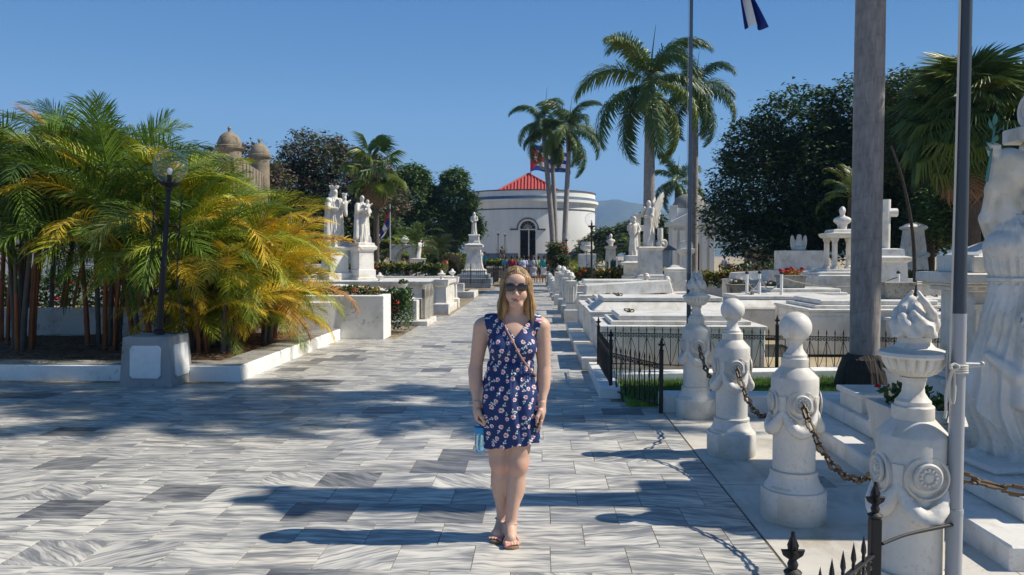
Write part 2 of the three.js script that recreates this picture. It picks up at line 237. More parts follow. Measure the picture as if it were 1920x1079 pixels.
const L = {
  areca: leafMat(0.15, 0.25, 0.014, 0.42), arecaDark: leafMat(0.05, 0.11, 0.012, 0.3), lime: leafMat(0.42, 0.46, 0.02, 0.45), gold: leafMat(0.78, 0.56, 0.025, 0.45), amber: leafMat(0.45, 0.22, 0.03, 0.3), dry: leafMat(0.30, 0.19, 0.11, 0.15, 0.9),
  royal: leafMat(0.075, 0.14, 0.024, 0.3, 0.42), royalLight: leafMat(0.16, 0.22, 0.03, 0.36, 0.42), royalDry: leafMat(0.34, 0.25, 0.17, 0.1, 0.9),
  tree: leafMat(0.046, 0.095, 0.026, 0.32, 0.5), tree2: leafMat(0.085, 0.16, 0.034, 0.38, 0.5), olive: leafMat(0.13, 0.155, 0.045, 0.36, 0.6), plum: leafMat(0.20, 0.14, 0.105, 0.3, 0.7), fresh: leafMat(0.14, 0.24, 0.045, 0.4, 0.5),
  hedge: leafMat(0.06, 0.12, 0.02, 0.3, 0.5), hedgeYellow: leafMat(0.34, 0.26, 0.025, 0.3, 0.6), red: leafMat(0.60, 0.06, 0.03, 0.3, 0.7), rose: leafMat(0.55, 0.01, 0.04, 0.3, 0.6), pink: leafMat(0.75, 0.25, 0.38, 0.4, 0.7), white: leafMat(0.8, 0.78, 0.74, 0.4, 0.7), bluegreen: leafMat(0.13, 0.24, 0.14, 0.2, 0.8),
};
const cane = [mat({ color: [0.95, 0.30, 0.07], map: barkMap, roughness: 0.5 }), mat({ color: [0.40, 0.38, 0.33], map: barkMap, roughness: 0.7 }), mat({ color: [0.28, 0.27, 0.10], map: barkMap, roughness: 0.5 })];
// ------------------------------------------------------------------ ground, hills, pavement, kerbs
{
  const g = new THREE.PlaneGeometry(6400, 5200, 1, 1).rotateX(-PI / 2).translate(0, -0.06, -1400); struct('ground', g, M.earth);
}
{ // far mountain ranges, one behind the other
  const range = (z, depth, x0, x1, f, seed) => {
    const nx = 260, nz = 22, pos = [], idx = [];
    for (let j = 0; j <= nz; j++) for (let i = 0; i <= nx; i++) {
      const x = lerp(x0, x1, i / nx), t = j / nz, r = 1 - Math.abs(t * 2 - 1), spur = Math.abs(noise3(x / 95 + j * 0.06, 0.5, seed + 4) - 0.5) * 2, fine = noise3(x / 40, j * 0.5, seed + 9) - 0.5;
      pos.push(x + 20 * fine, Math.max(-2, f(x) * Math.pow(r, 0.9) * (1 - 0.42 * spur * (1 - r)) + 5 * fine * r), z - (t - 0.5) * depth);
      if (i < nx && j < nz) { const a = j * (nx + 1) + i, b = a + nx + 1; idx.push(a, b, a + 1, b, b + 1, a + 1); }
    }
    const g = new THREE.BufferGeometry(); g.setAttribute('position', new THREE.Float32BufferAttribute(pos, 3)); g.setIndex(idx); g.computeVertexNormals(); return struct('mountain_range', g, M.terra);
  };
  const rid = (x, s) => 26 * noise3(x / 260, 3.3, s) + 22 * noise3(x / 110, 1.3, s + 3) + 12 * noise3(x / 45, 2.3, s + 5) + 5 * noise3(x / 18, 2.3, s + 6);
  range(-2800, 700, -2600, 2900, (x) => 128 + rid(x, 8) + 34 * Math.exp(-(((x - 250) / 130) ** 2)) + 10 * Math.exp(-(((x + 520) / 120) ** 2)), 3);
  range(-2350, 500, -2300, 2500, (x) => 78 + rid(x, 18) * 0.8 + 12 * Math.exp(-(((x - 470) / 150) ** 2)), 13);
}
// marble paving: separate tiles over a sandy grout bed
const pavement = struct('pavement', span(-12, 1.37, -0.05, -0.0028, 2, -58, 0.0005), M.grout);
{
  const R = rng(7), TW = 0.44, TD = 0.392, far = M.tile.map(() => []), near = [];
  const leftEdge = (z) => (z > -10.4 ? -11.9 : z > -16.3 ? -4.25 : z > -22.8 ? -2.95 : z > -40 ? -2.55 : -2.3), rightEdge = (z) => (z > -9.4 ? 1.365 : z > -11.7 ? 0.86 : 0.66);
  const tileGeo = (x0, x1, z0, z1, a) => {
    const c = 0.0014, y = (R() - 0.5) * 0.0010, yl = -0.0035, o = [[x0 + c, y, z0 - c], [x1 - c, y, z0 - c], [x1 - c, y, z1 + c], [x0 + c, y, z1 + c]], q = [[x0, yl, z0], [x1, yl, z0], [x1, yl, z1], [x0, yl, z1]], pos = [], uv = [];
    const ou = R() * 3.2, ov = R() * 3.2, ca = Math.cos(a), sa = Math.sin(a), s = R() < 0.5 ? -1 : 1;
    const put = (v) => { pos.push(...v); const u = v[0] - x0, w = (v[2] - z0) * s; uv.push(ou + u * ca - w * sa, ov + u * sa + w * ca); };
    const quad = (A, B, C, D) => { for (const v of [A, B, C, A, C, D]) put(v); };
    quad(...o); for (let k = 0; k < 4; k++) quad(q[k], q[(k + 1) % 4], o[(k + 1) % 4], o[k]);
    const g = new THREE.BufferGeometry(); g.setAttribute('position', new THREE.Float32BufferAttribute(pos, 3)); g.setAttribute('uv', new THREE.Float32BufferAttribute(uv, 2)); g.computeVertexNormals(); return g;
  };
  for (let r = 0; ; r++) {
    const z0 = 1.2 - r * TD, z1 = z0 - TD; if (z1 < -57.5) break;
    const L0 = leftEdge((z0 + z1) / 2), R0 = rightEdge((z0 + z1) / 2); let x = R0 - TW * ((r % 2 ? 0.5 : 0.98) + (R() - 0.5) * 0.14); let right = R0;
    while (right > L0) {
      const left = Math.max(x, L0); if (right - left > 0.04) {
        const j = 0.0018, roll = R(), bend = R() < 0.28 ? (R() - 0.5) * 1.6 : (R() - 0.5) * 0.35, k = roll < 0.34 ? 0 : roll < 0.66 ? 1 : roll < 0.84 ? 2 : roll < 0.91 ? 3 : 4;
        const g = tileGeo(left + j, right - j, z0 - j, z1 + j, bend), cx = (left + right) / 2, cz = (z0 + z1) / 2, px = (cx / -cz) * 1500;
        if (cz < -3.7 && px > -1060 && px < 960 && cz > -11) near.push([g, k, cz]); else far[k].push(g);
      }
      right = x; x -= TW;
    }
  }
  near.sort((a, b) => b[2] - a[2]);
  near.forEach(([g, k], i) => { if (i < 298) part(pavement, 'tile', g, M.tile[k], true); else far[k].push(g); });
  far.forEach((l, k) => { const m = part(pavement, 'far_tiles', mergeGeometries(l), M.tile[k], true); m.userData.kind = 'stuff'; });
}
// pale marble strip under the bollards, laid in long slabs
{
  const strip = struct('marble_strip', span(1.374, 6.5, -0.05, -0.005, 2.2, -9.9, 0.001), M.grout);
  for (let k = 0; k < 6; k++) for (const [a, b] of [[1.379, 2.6], [2.604, 4.4], [4.404, 6.4]]) part(strip, 'slab', span(a, b, -0.03, 0, 1.99 - k * 2, 0.004 - k * 2 , 0.002), M.strip);
  const hatch = part(strip, 'drain_cover', span(1.95, 2.22, 0.0005, 0.004, -5.95, -6.25, 0.001), M.concrete);
}
// planted bed on the left: kerb, soil, dirty back wall
{
  const k = thing('planter_kerb', 'low whitewashed kerb edging the palm bed, its grey top worn', 'kerb');
  part(k, 'front_kerb', span(-14, -4.08, -0.03, 0.215, -10.76, -11.22, 0.012), M.paint);
  part(k, 'side_kerb', span(-4.53, -4.08, -0.03, 0.215, -11.222, -16.46, 0.012), M.paint);
  part(k, 'top_slab', span(-14, -4.095, 0.2155, 0.226, -10.775, -11.22, 0.004), M.concrete);
  part(k, 'top_slab', span(-4.525, -4.095, 0.2155, 0.226, -11.222, -16.44, 0.004), M.concrete);
  const soil = new THREE.PlaneGeometry(16, 9, 90, 50).rotateX(-PI / 2).translate(-12.5, 0.13, -15.7), p = soil.attributes.position;
  for (let i = 0; i < p.count; i++) p.setY(i, 0.10 + 0.10 * noise3(p.getX(i) * 2, 0, p.getZ(i) * 2) + 0.03 * noise3(p.getX(i) * 9, 1, p.getZ(i) * 9));
  soil.computeVertexNormals(); struct('bed_soil', soil, M.soil);
  const w = thing('garden_wall', 'stained low wall running behind the cane palms', 'wall');
  part(w, 'wall', T(cbox(4.6, 0.72, 0.22, 0.02), -9.6, 0, -15.1, 0.12), M.paint);
  part(w, 'wall', T(cbox(3.6, 0.78, 0.22, 0.02), -5.75, 0, -16.05, 0.22), M.paint);
}
{ // fallen leaflets and litter on the bed
  const R = rng(55), pos = []; for (let i = 0; i < 2600; i++) { const x = -4.7 - R() * 6.5, z = -11.4 - R() * 4.4, a = R() * 6.28, l = 0.04 + 0.16 * R(), w = 0.006 + 0.008 * R(), y = 0.205 + 0.02 * R(), c = Math.cos(a), s2 = Math.sin(a); pos.push(x - s2 * w, y, z + c * w, x + s2 * w, y + 0.004, z - c * w, x + c * l, y + 0.03 * R(), z + s2 * l); }
  const g = new THREE.BufferGeometry(); g.setAttribute('position', new THREE.Float32BufferAttribute(pos, 3)); g.computeVertexNormals(); const o = mesh('leaf_litter', boxUV(g), L.dry); o.userData = { kind: 'stuff', label: 'dry palm leaflets littering the bed soil', category: 'litter' }; scene.add(o);
}
// ------------------------------------------------------------------ left foreground: planter wall, lamp
{
  const w = thing('planter_wall', 'chest-high whitewashed planter box at the end of the palm bed', 'planter', [0, 0, 0]);
  part(w, 'wall', span(-6.4, -3.18, -0.03, 0.905, -16.3, -16.5, 0.015), M.paint);
  part(w, 'end_wall', span(-3.36, -3.181, -0.03, 0.904, -16.502, -17.1, 0.015), M.paint);
  part(w, 'soil', span(-6.4, -3.37, 0.5, 0.8, -16.51, -17.6, 0.01), M.soil);
}
function lampPost(label, x, z, group, full = true) {
  const t = thing('lamp_post', label, 'lamp', [x, 0, z], 0, group), y0 = full ? 0.67 : 0;
  part(t, 'pole', merge([lathe([[0.075, y0], [0.075, y0 + 0.04], [0.042, y0 + 0.07], [0.042, y0 + 0.9], [0.05, y0 + 0.92], [0.034, y0 + 0.96], [0.032, 2.58], [0.05, 2.6], [0.05, 2.64], [0.03, 2.66]], 14)]), M.iron);
  const sc = [];
  for (const s of [-1, 1]) {
    const P = (pts, r = 0.007) => sc.push(tube(pts.map(([a, b]) => [a * s, b, 0]), r, r, pts.length * 5, 5));
    P([[0.06, y0 + 0.02], [0.24, y0 + 0.03], [0.3, y0 + 0.16], [0.26, y0 + 0.4], [0.19, y0 + 0.66], [0.2, y0 + 0.74], [0.27, y0 + 0.74], [0.29, y0 + 0.69], [0.25, y0 + 0.66]]);
    P([[0.18, y0 + 0.66], [0.17, y0 + 1.0], [0.17, y0 + 1.9]], 0.008);
    P([[0.17, y0 + 1.0], [0.05, y0 + 1.06], [0.09, y0 + 1.14], [0.15, y0 + 1.1], [0.12, y0 + 1.06]]);
    P([[0.05, y0 + 1.15], [0.06, y0 + 1.36], [0.12, y0 + 1.45], [0.15, y0 + 1.4], [0.12, y0 + 1.36]]);
    P([[0.16, y0 + 1.25], [0.16, y0 + 1.42], [0.1, y0 + 1.5], [0.16, y0 + 1.6]]);
    P([[0.05, y0 + 0.25], [0.12, y0 + 0.5], [0.05, y0 + 0.62]]); P([[0.05, y0 + 0.1], [0.13, y0 + 0.18], [0.1, y0 + 0.27], [0.06, y0 + 0.22]]);
  }
  const f = part(t, 'scroll_frame', merge(sc), M.iron); f.rotation.y = 0.25;
  part(t, 'collar', lathe([[0.02, 2.64], [0.1, 2.66], [0.13, 2.69], [0.13, 2.71], [0.02, 2.715]], 24), M.iron);
  const gl = part(t, 'globe', lathe([...Array(25)].map((_, i) => { const a = -PI * 0.5 + 0.5 + (PI - 0.5) * i / 24; return [0.225 * Math.cos(a), 2.915 + 0.225 * Math.sin(a)]; }), 40), M.glass);
  part(gl, 'bulb_socket', cyl(0.03, 0.03, 0.09, 0, 2.715, 0, 12), M.iron); part(gl, 'bulb', lathe([[0.016, 2.806], [0.022, 2.82], [0.035, 2.86], [0.032, 2.885], [0.0, 2.9]], 14), M.bulb);
  return t;
}
{
  const t = thing('lamp_pedestal', 'tapered grey block with white octagonal panels carrying the street lamp', 'pedestal', [-5.14, 0, -10.56]);
  part(t, 'block', taper(0.70, 0.66, 0.62, 0.58, 0.665, -0.01), M.greyPaint);
  const oct = poly([[-0.165, -0.21], [0.165, -0.21], [0.2, -0.175], [0.2, 0.175], [0.165, 0.21], [-0.165, 0.21], [-0.2, 0.175], [-0.2, -0.175]]);
  for (const [ry, d] of [[0, 0.331], [PI / 2, 0.349], [-PI / 2, 0.349]]) { const g = extrude(oct, 0.014, 0.004).applyMatrix4(new THREE.Matrix4().makeRotationX(-0.058)); part(t, 'panel', T(g.translate(0, 0, d - 0.021), 0, 0.33, 0, ry), M.paint); }
  const lamp = lampPost('tall globe street lamp on the grey and white block in front of the palms', -5.16, -10.56); lamp.rotation.z = -0.085; lamp.position.y = 0.004;
}
// ------------------------------------------------------------------ bollards and chains
const medallion = (() => { const g = [T(lathe([[0.062, 0], [0.062, 0.008], [0.055, 0.015], [0.046, 0.009], [0.02, 0.009], [0.018, 0.015], [0, 0.017]], 28), 0, 0, 0, 0, PI / 2, 0)]; for (let k = 0; k < 12; k++) { const a = k / 12 * 2 * PI; g.push(ball(0.0095, 0.033 * Math.cos(a), 0.033 * Math.sin(a), 0.008, 8).clone()); } g.push(T(lathe([[0.098, 0], [0.096, 0.006], [0.088, 0.008], [0.086, 0]], 32), 0, -0.008, -0.006, 0, PI / 2, 0)); return merge(g); })();
const swag = (() => {
  const pts = []; for (let i = 0; i <= 10; i++) { const t = i / 10, a = lerp(-PI / 4, PI / 4, t), r = 0.139 + 0.008 * Math.sin(PI * t); pts.push([r * Math.sin(a), 0.745 - 0.15 * Math.pow(Math.sin(PI * t), 0.75), r * Math.cos(a)]); }
  const g = tube(pts, (t) => 0.013 + 0.031 * Math.sin(PI * clamp(t, 0.02, 0.98)), 0, 26, 10), p = g.attributes.position;
  for (let i = 0; i < p.count; i++) { const x = p.getX(i), y = p.getY(i), z = p.getZ(i), n = 1 + 0.05 * (noise3(x * 70, y * 70, z * 70) - 0.5); p.setXYZ(i, x * n, y + 0.006 * (noise3(x * 50, y * 50, z * 50 + 9) - 0.5), z * n); }
  g.computeVertexNormals(); const tail = T(taper(0.03, 0.02, 0.05, 0.028, 0.16), 0.101, 0.66, 0.101, PI / 4);
  return toCreasedNormals(mergeVertices(merge([g]), 1e-4), 0.9) && merge([toCreasedNormals(mergeVertices(merge([g]), 1e-4), 0.9), tail]);
})();
function fluted(pts, n, depth, seg = 64) {   // lathe with lobes
  const g = new THREE.LatheGeometry(pts.map(([r, y]) => new THREE.Vector2(r, y)), seg); g.deleteAttribute('uv'); const p = g.attributes.position, y0 = pts[0][1], y1 = pts[pts.length - 1][1];
  for (let i = 0; i < p.count; i++) { const a = Math.atan2(p.getX(i), p.getZ(i)), t = clamp((p.getY(i) - y0) / (y1 - y0)), k = 1 - depth * sm(0, 0.15, t) * (1 - Math.pow(Math.abs(Math.sin(a * n / 2)), 0.6)); p.setX(i, p.getX(i) * k); p.setZ(i, p.getZ(i) * k); }
  g.computeVertexNormals(); return g;
}
const flame = (() => {   // carved tongues of flame twisting out of a bulb
  const F = [ell([0, 0.045, 0], [0.084, 0.06, 0.084]), rc([0, 0.06, 0], [0.012, 0.15, 0.005], 0.06, 0.03)];
  for (let k = 0; k < 6; k++) { const a = k * 1.047, tw = 1.5, hgt = 0.13 + 0.06 * ((k * 7) % 3) / 2, P = (t) => { const r = lerp(0.072, 0.02, t * t) + 0.012 * Math.sin(PI * t); return [r * Math.cos(a + tw * t), 0.01 + hgt * t, r * Math.sin(a + tw * t)]; }; for (let i = 0; i < 4; i++) F.push(rc(P(i / 4), P((i + 1) / 4), lerp(0.03, 0.008, i / 4), lerp(0.03, 0.008, (i + 1) / 4))); }
  const f = join(0.012, ...F); return nets((x, y, z) => Math.max(f(x, y, z), -y), [-0.12, -0.01, -0.12], [0.12, 0.22, 0.12], 0.0065).translate(0, 1.362, 0);
})();
const bollardGeo = {
  base: lathe([[0, 0], [0.2, 0], [0.206, 0.01], [0.206, 0.19], [0.2, 0.205], [0.186, 0.208], [0.182, 0.222], [0.17, 0.235], [0.155, 0.27], [0.148, 0.3], [0.152, 0.31], [0.15, 0.325], [0.138, 0.33], [0.1, 0.33]], 48),
  shaft: lathe([[0.1, 0.325], [0.1335, 0.327], [0.1325, 0.7], [0.146, 0.72], [0.149, 0.735], [0.149, 0.93], [0.146, 0.937], [0.09, 1.0], [0.06, 1.0]], 48),
  neck: lathe([[0.05, 0.998], [0.088, 1.0], [0.088, 1.055], [0.084, 1.06], [0.076, 1.062], [0.074, 1.08], [0.062, 1.092], [0.048, 1.115], [0.044, 1.15], [0.05, 1.17], [0.03, 1.175]], 36),
  ball: ball(0.101, 0, 1.256, 0, 40),
  bowl: merge([lathe([[0.03, 1.165], [0.055, 1.17], [0.055, 1.185], [0.04, 1.19]], 40), fluted([[0.045, 1.188], [0.068, 1.192], [0.092, 1.203], [0.112, 1.222], [0.126, 1.246], [0.134, 1.275]], 18, 0.13, 144), lathe([[0.11, 1.272], [0.142, 1.275], [0.147, 1.284], [0.142, 1.297], [0.12, 1.306], [0.085, 1.318], [0.068, 1.34], [0.07, 1.358], [0.075, 1.364], [0.03, 1.366]], 48)]),
};
function bollard(label, x, z, kind, spin) {
  const t = thing('marble_bollard', label, 'bollard', [x, 0, z], 0, 'marble bollards carrying the chain');
  part(t, 'base', bollardGeo.base, M.statue); const sh = part(t, 'shaft', bollardGeo.shaft, M.statue);
  for (let k = 0; k < 4; k++) { const s = part(sh, 'swag', swag, M.statue); s.rotation.y = k * PI / 2; const m = part(sh, 'medallion', medallion, M.statue); m.position.set(0.147 * Math.sin(k * PI / 2), 0.775, 0.147 * Math.cos(k * PI / 2)); m.rotation.y = k * PI / 2; }
  part(t, 'neck', bollardGeo.neck, M.statue);
  if (kind === 'ball') part(t, 'ball', bollardGeo.ball, M.statue); else { const u = part(t, 'urn', bollardGeo.bowl, M.statue), f = part(u, 'flame', flame, M.statue); f.rotation.y = spin; }
}
bollard('flame-topped marble bollard farthest back in the row, by the iron gate', 1.68, -8.56, 'urn', 0.4);
bollard('shaded ball-topped marble bollard, second in the row from the gate', 1.67, -6.93, 'ball');
bollard('sunlit ball-topped marble bollard nearest the woman', 1.67, -5.24, 'ball');
bollard('flame-topped marble bollard nearest the camera, beside the grey pipe', 1.66, -3.58, 'urn', 2.2);
const linkPlate = (() => { const s = poly([[-0.055, -0.02], [-0.02, -0.02], [-0.02, -0.028], [0.02, -0.028], [0.02, -0.02], [0.055, -0.02], [0.055, 0.02], [0.02, 0.02], [0.02, 0.028], [-0.02, 0.028], [-0.02, 0.02], [-0.055, 0.02]]); s.holes.push(new THREE.Path([[-0.044, -0.011], [0.044, -0.011], [0.044, 0.011], [-0.044, 0.011]].map(([x, y]) => new THREE.Vector2(x, y)))); return boxUV(extrude(s, 0.007, 0.0015).translate(0, 0, -0.0035)); })();
const linkRing = boxUV((() => { const g = new THREE.TorusGeometry(0.017, 0.0045, 6, 14); g.deleteAttribute('uv'); return g; })());
function chain(label, a, b, sag) {
  const t = thing('chain', label, 'chain', [0, 0, 0], 0, 'iron chains between the bollards'), P = (s) => V(lerp(a[0], b[0], s), lerp(a[1], b[1], s) - sag * 4 * s * (1 - s), lerp(a[2], b[2], s));
  let L0 = 0; for (let i = 0; i < 60; i++) L0 += P(i / 60).distanceTo(P((i + 1) / 60)); const n = Math.round(L0 / 0.112);
  for (let i = 0; i < n; i++) {
    const p = P((i + 0.5) / n), q = P((i + 0.9) / n), m = mesh('link', linkPlate, M.chain); m.position.copy(p); const d = q.clone().sub(p).normalize(); m.quaternion.setFromUnitVectors(V(1, 0, 0), d); m.rotateX((i % 2) * PI / 2 + 0.3); t.add(m);
    const r = mesh('ring', linkRing, M.chain); r.position.copy(P(i / n)); r.quaternion.setFromUnitVectors(V(1, 0, 0), d); r.rotateX((i % 2) * PI / 2 + 0.8); t.add(r);
  }
}
const CH = 0.775, cz = 0.165;
chain('chain sagging between the two bollards nearest the gate', [1.68, CH, -8.56 + cz], [1.67, CH, -6.93 - cz], 0.24);
chain('chain sagging between the two ball-topped bollards', [1.67, CH, -6.93 + cz], [1.67, CH, -5.24 - cz], 0.26);
chain('chain sagging from the sunlit ball-topped bollard toward the camera', [1.67, CH, -5.24 + cz], [1.66, CH, -3.58 - cz], 0.25);
chain('chain running off to the right past the grey pipe', [1.66 + cz, CH - 0.02, -3.58], [3.3, CH, -3.5], 0.12);

// ------------------------------------------------------------------ flagpoles
{
  const t = thing('grey_pipe_pole', 'grey steel pipe pole with a dark upper length beside the nearest bollard', 'pole', [1.79, 0, -3.46]);
  part(t, 'lower_pipe', merge([cyl(0.033, 0.033, 0.62, 0, 0, 0, 20), cyl(0.0345, 0.0345, 0.02, 0, 0.615, 0, 20), cyl(0.0305, 0.0305, 0.845, 0, 0.63, 0, 20)]), M.steel);
  part(t, 'upper_pipe', merge([cyl(0.0275, 0.022, 3.4, 0, 1.475, 0, 20), cyl(0.03, 0.0285, 0.05, 0, 1.47, 0, 20)]), M.slate);
  part(t, 'rope_cleat', merge([T(cyl(0.006, 0.006, 0.16, 0, -0.08, 0, 8), -0.05, 1.24, 0.01, 0, 0, 0.02), T(cyl(0.012, 0.01, 0.07, 0, 0, 0, 10), 0.03, 1.255, 0, 0, 0, -PI / 2), ball(0.013, 0.1, 1.258, 0, 10)]), M.steel);
  const r = thing('halyard_rope', 'pale rope knotted round the grey pipe pole', 'rope', [1.79, 0, -3.46]), l = [];
  for (let k = 0; k < 4; k++) { const pts = []; for (let i = 0; i <= 16; i++) { const a = i / 16 * 2 * PI; pts.push([0.036 * Math.cos(a), 1.222 + k * 0.0095 + 0.004 * Math.sin(a), 0.036 * Math.sin(a)]); } l.push(tube(pts, 0.0052, 0.0052, 30, 6)); }
  part(r, 'coil', merge(l), M.rope);
  part(r, 'knot', merge([tube([[-0.03, 1.235, 0.03], [-0.05, 1.25, 0.035], [-0.03, 1.262, 0.03], [-0.015, 1.25, 0.036], [-0.045, 1.232, 0.035]], 0.007, 0.007, 24, 7)]), M.rope);
  part(r, 'tail', merge([tube([[-0.035, 1.24, 0.03], [-0.05, 1.18, 0.03], [-0.045, 1.11, 0.028], [-0.032, 1.09, 0.028], [-0.026, 1.14, 0.03], [-0.03, 1.235, 0.03]], 0.0055, 0.0055, 30, 6), tube([[-0.04, 1.235, 0.03], [-0.06, 1.15, 0.03], [-0.062, 1.05, 0.03], [-0.066, 1.03, 0.03]], 0.006, 0.006, 20, 6)]), M.rope);
  part(r, 'halyard', tube([[-0.045, 1.25, 0.02], [-0.036, 1.8, 0.012], [-0.03, 2.6, 0.01], [-0.026, 4.6, 0.01]], 0.0045, 0.0045, 20, 6), M.rope);
}
{
  const t = thing('slender_flagpole', 'thin dark metal flagpole rising behind the farthest bollard', 'pole', [1.86, 0, -9.96]);
  part(t, 'lower_tube', cyl(0.028, 0.026, 1.4, 0, 0.1, 0, 16), M.slate); part(t, 'upper_tube', cyl(0.0235, 0.019, 6.0, 0, 1.49, 0, 16), M.poleGrey); part(t, 'halyard', cyl(0.0035, 0.0035, 6.1, -0.036, 1.2, 0.01, 5), M.rope); part(t, 'finial', ball(0.045, 0, 7.52, 0, 14), M.poleGrey);
}
// ------------------------------------------------------------------ wrought iron fences
const ironGeo = {
  picket: boxUV(merge([box(0.011, 0.50, 0.011, 0, 0.06, 0, 0.001), lathe([[0.006, 0.56], [0.011, 0.575], [0.009, 0.595], [0, 0.64]], 6)])),
  finial: merge([box(0.042, 0.68, 0.042, 0, 0, 0, 0.004), lathe([[0.026, 0.68], [0.03, 0.69], [0.014, 0.7], [0.018, 0.715], [0.012, 0.73]], 10), ...[0, 1].map((k) => T(extrude(poly([[0, 0], [0.03, 0.02], [0.036, 0.036], [0.012, 0.036], [0.016, 0.052], [0, 0.095], [-0.016, 0.052], [-0.012, 0.036], [-0.036, 0.036], [-0.03, 0.02]]), 0.01, 0.002).translate(0, 0, -0.005), 0, 0.725, 0, k * PI / 2))]),
  spiral: (() => { const pts = []; for (let i = 0; i <= 22; i++) { const t = i / 22, a = t * 3.3 * PI, r = 0.025 * (1 - 0.72 * t); pts.push([-0.002 + r * Math.sin(a) , 0.498 - 0.002 + r * Math.cos(a), 0]); } return boxUV(tube(pts, 0.0042, 0.0036, 34, 4)); })(),
};
function fence(label, pts, posts, group = 'wrought iron fencing of the palm enclosure', y = 0, k = 1) {
  const t = thing('iron_fence', label, 'fence', [0, 0, 0], 0, group);
  for (const [x, z] of posts) { const p = part(t, 'post', ironGeo.finial, M.iron); p.position.set(x, y, z); p.scale.y = k; }
  for (let s = 0; s + 1 < pts.length; s++) {
    const a = V(pts[s][0], y, pts[s][1]), b = V(pts[s + 1][0], y, pts[s + 1][1]), d = b.clone().sub(a), len = d.length(), n = Math.max(2, Math.round(len / 0.112)), ry = Math.atan2(-d.z, d.x), sp = len / n;
    for (const [h, w] of [[0.075, 0.014], [0.525, 0.012], [0.20, 0.008]]) { if (h === 0.20) continue; const r = part(t, 'rail', T(cbox(len, 0.012, w * 1.6, 0.001), len / 2, h * k, 0), M.iron); r.position.copy(a); r.rotation.y = ry; }
    for (let i = 0; i <= n; i++) { const p = a.clone().addScaledVector(d, i / n); if (i > 0 && i < n) { const m = mesh('picket', ironGeo.picket, M.iron); m.position.copy(p); m.scale.y = k; m.rotation.y = ry; t.add(m); } }
    for (let i = 0; i < n; i++) {
      const p0 = a.clone().addScaledVector(d, i / n), up = i % 2 ? 1 : -1;
      const bar = mesh('brace', boxUV(tube([[0.004, up > 0 ? 0.08 : 0.47, 0], [sp * 0.45, up > 0 ? 0.2 : 0.34, 0], [sp - 0.004, up > 0 ? 0.47 : 0.08, 0]], 0.004, 0.004, 8, 4)), M.iron); bar.position.copy(p0); bar.rotation.y = ry; bar.scale.y = k; t.add(bar);
      for (const f of [0, 1]) { const m = mesh('scroll', ironGeo.spiral, M.iron); m.position.copy(p0.clone().addScaledVector(d, (f ? 0.74 : 0.26) / n)); m.rotation.y = ry; m.scale.set(f ? -1 : 1, k, 1); t.add(m); }
    }
  }
  return t;
}
fence('iron fence panel running along the edge of the path', [[0.88, -11.75], [0.885, -9.79]], [[0.88, -11.75], [0.885, -9.79]]);
fence('angled iron gate panel in front of the white tombs', [[0.9, -9.76], [1.33, -8.77]], [[1.34, -8.74]]);
fence('long iron fence behind the royal palm trunk', [[0.9, -11.75], [3.36, -11.35], [6.4, -10.85]], [[3.36, -11.35]], 'wrought iron fencing of the palm enclosure', 0.06);
fence('iron fence with twisted spikes at the bottom right corner', [[1.33, -3.18], [0.84, -2.61]], [[1.34, -3.19], [0.83, -2.6]], 'wrought iron fencing of the palm enclosure', 0, 1.0);
{ // tie between near fence post and pipe
  solo('tie_rod', 'thin twisted black rod tying the near fence post to the grey pipe', 'rod', tube([[1.362, 0.58, -3.17], [1.5, 0.578, -3.28], [1.77, 0.57, -3.44]], 0.007, 0.009, 20, 6), M.iron);
}
// kerbs, grass and the royal palm
{
  const k = thing('palm_bed_kerb', 'white kerb around the grass bed of the royal palm', 'kerb');
  part(k, 'front_kerb', span(1.36, 6.4, -0.02, 0.19, -8.78, -9.1, 0.012), M.paint);
  part(k, 'path_kerb', span(0.74, 1.0, -0.02, 0.13, -9.62, -11.95, 0.012), M.paint);
  part(k, 'back_kerb', T(cbox(5.6, 0.2, 0.3, 0.012), 3.75, -0.02, -11.0, 0.15), M.paint);
  struct('bed_lawn', span(1.02, 6.4, -0.02, 0.065, -9.11, -11.6, 0.001), M.grass);
  // grass blades
  const R = rng(91), pos = []; for (let i = 0; i < 26000; i++) { const x = 1.05 + R() * 3.6, z = -9.14 - R() * 1.9 * (0.9), h = 0.035 + 0.05 * R(), a = R() * 6.28, w = 0.003, b = (R() - 0.5) * 0.05, c2 = (R() - 0.5) * 0.05; if (Math.hypot(x - 4.07, z + 10.09) < 0.36) continue; pos.push(x - w * Math.cos(a), 0.06, z - w * Math.sin(a), x + w * Math.cos(a), 0.06, z + w * Math.sin(a), x + b, 0.06 + h, z + c2); }
  const g = new THREE.BufferGeometry(); g.setAttribute('position', new THREE.Float32BufferAttribute(pos, 3)); g.computeVertexNormals(); const o = mesh('lawn_grass', boxUV(g), L.fresh); o.userData = { kind: 'stuff', label: 'short green grass in the palm bed', category: 'grass' }; scene.add(o);
}
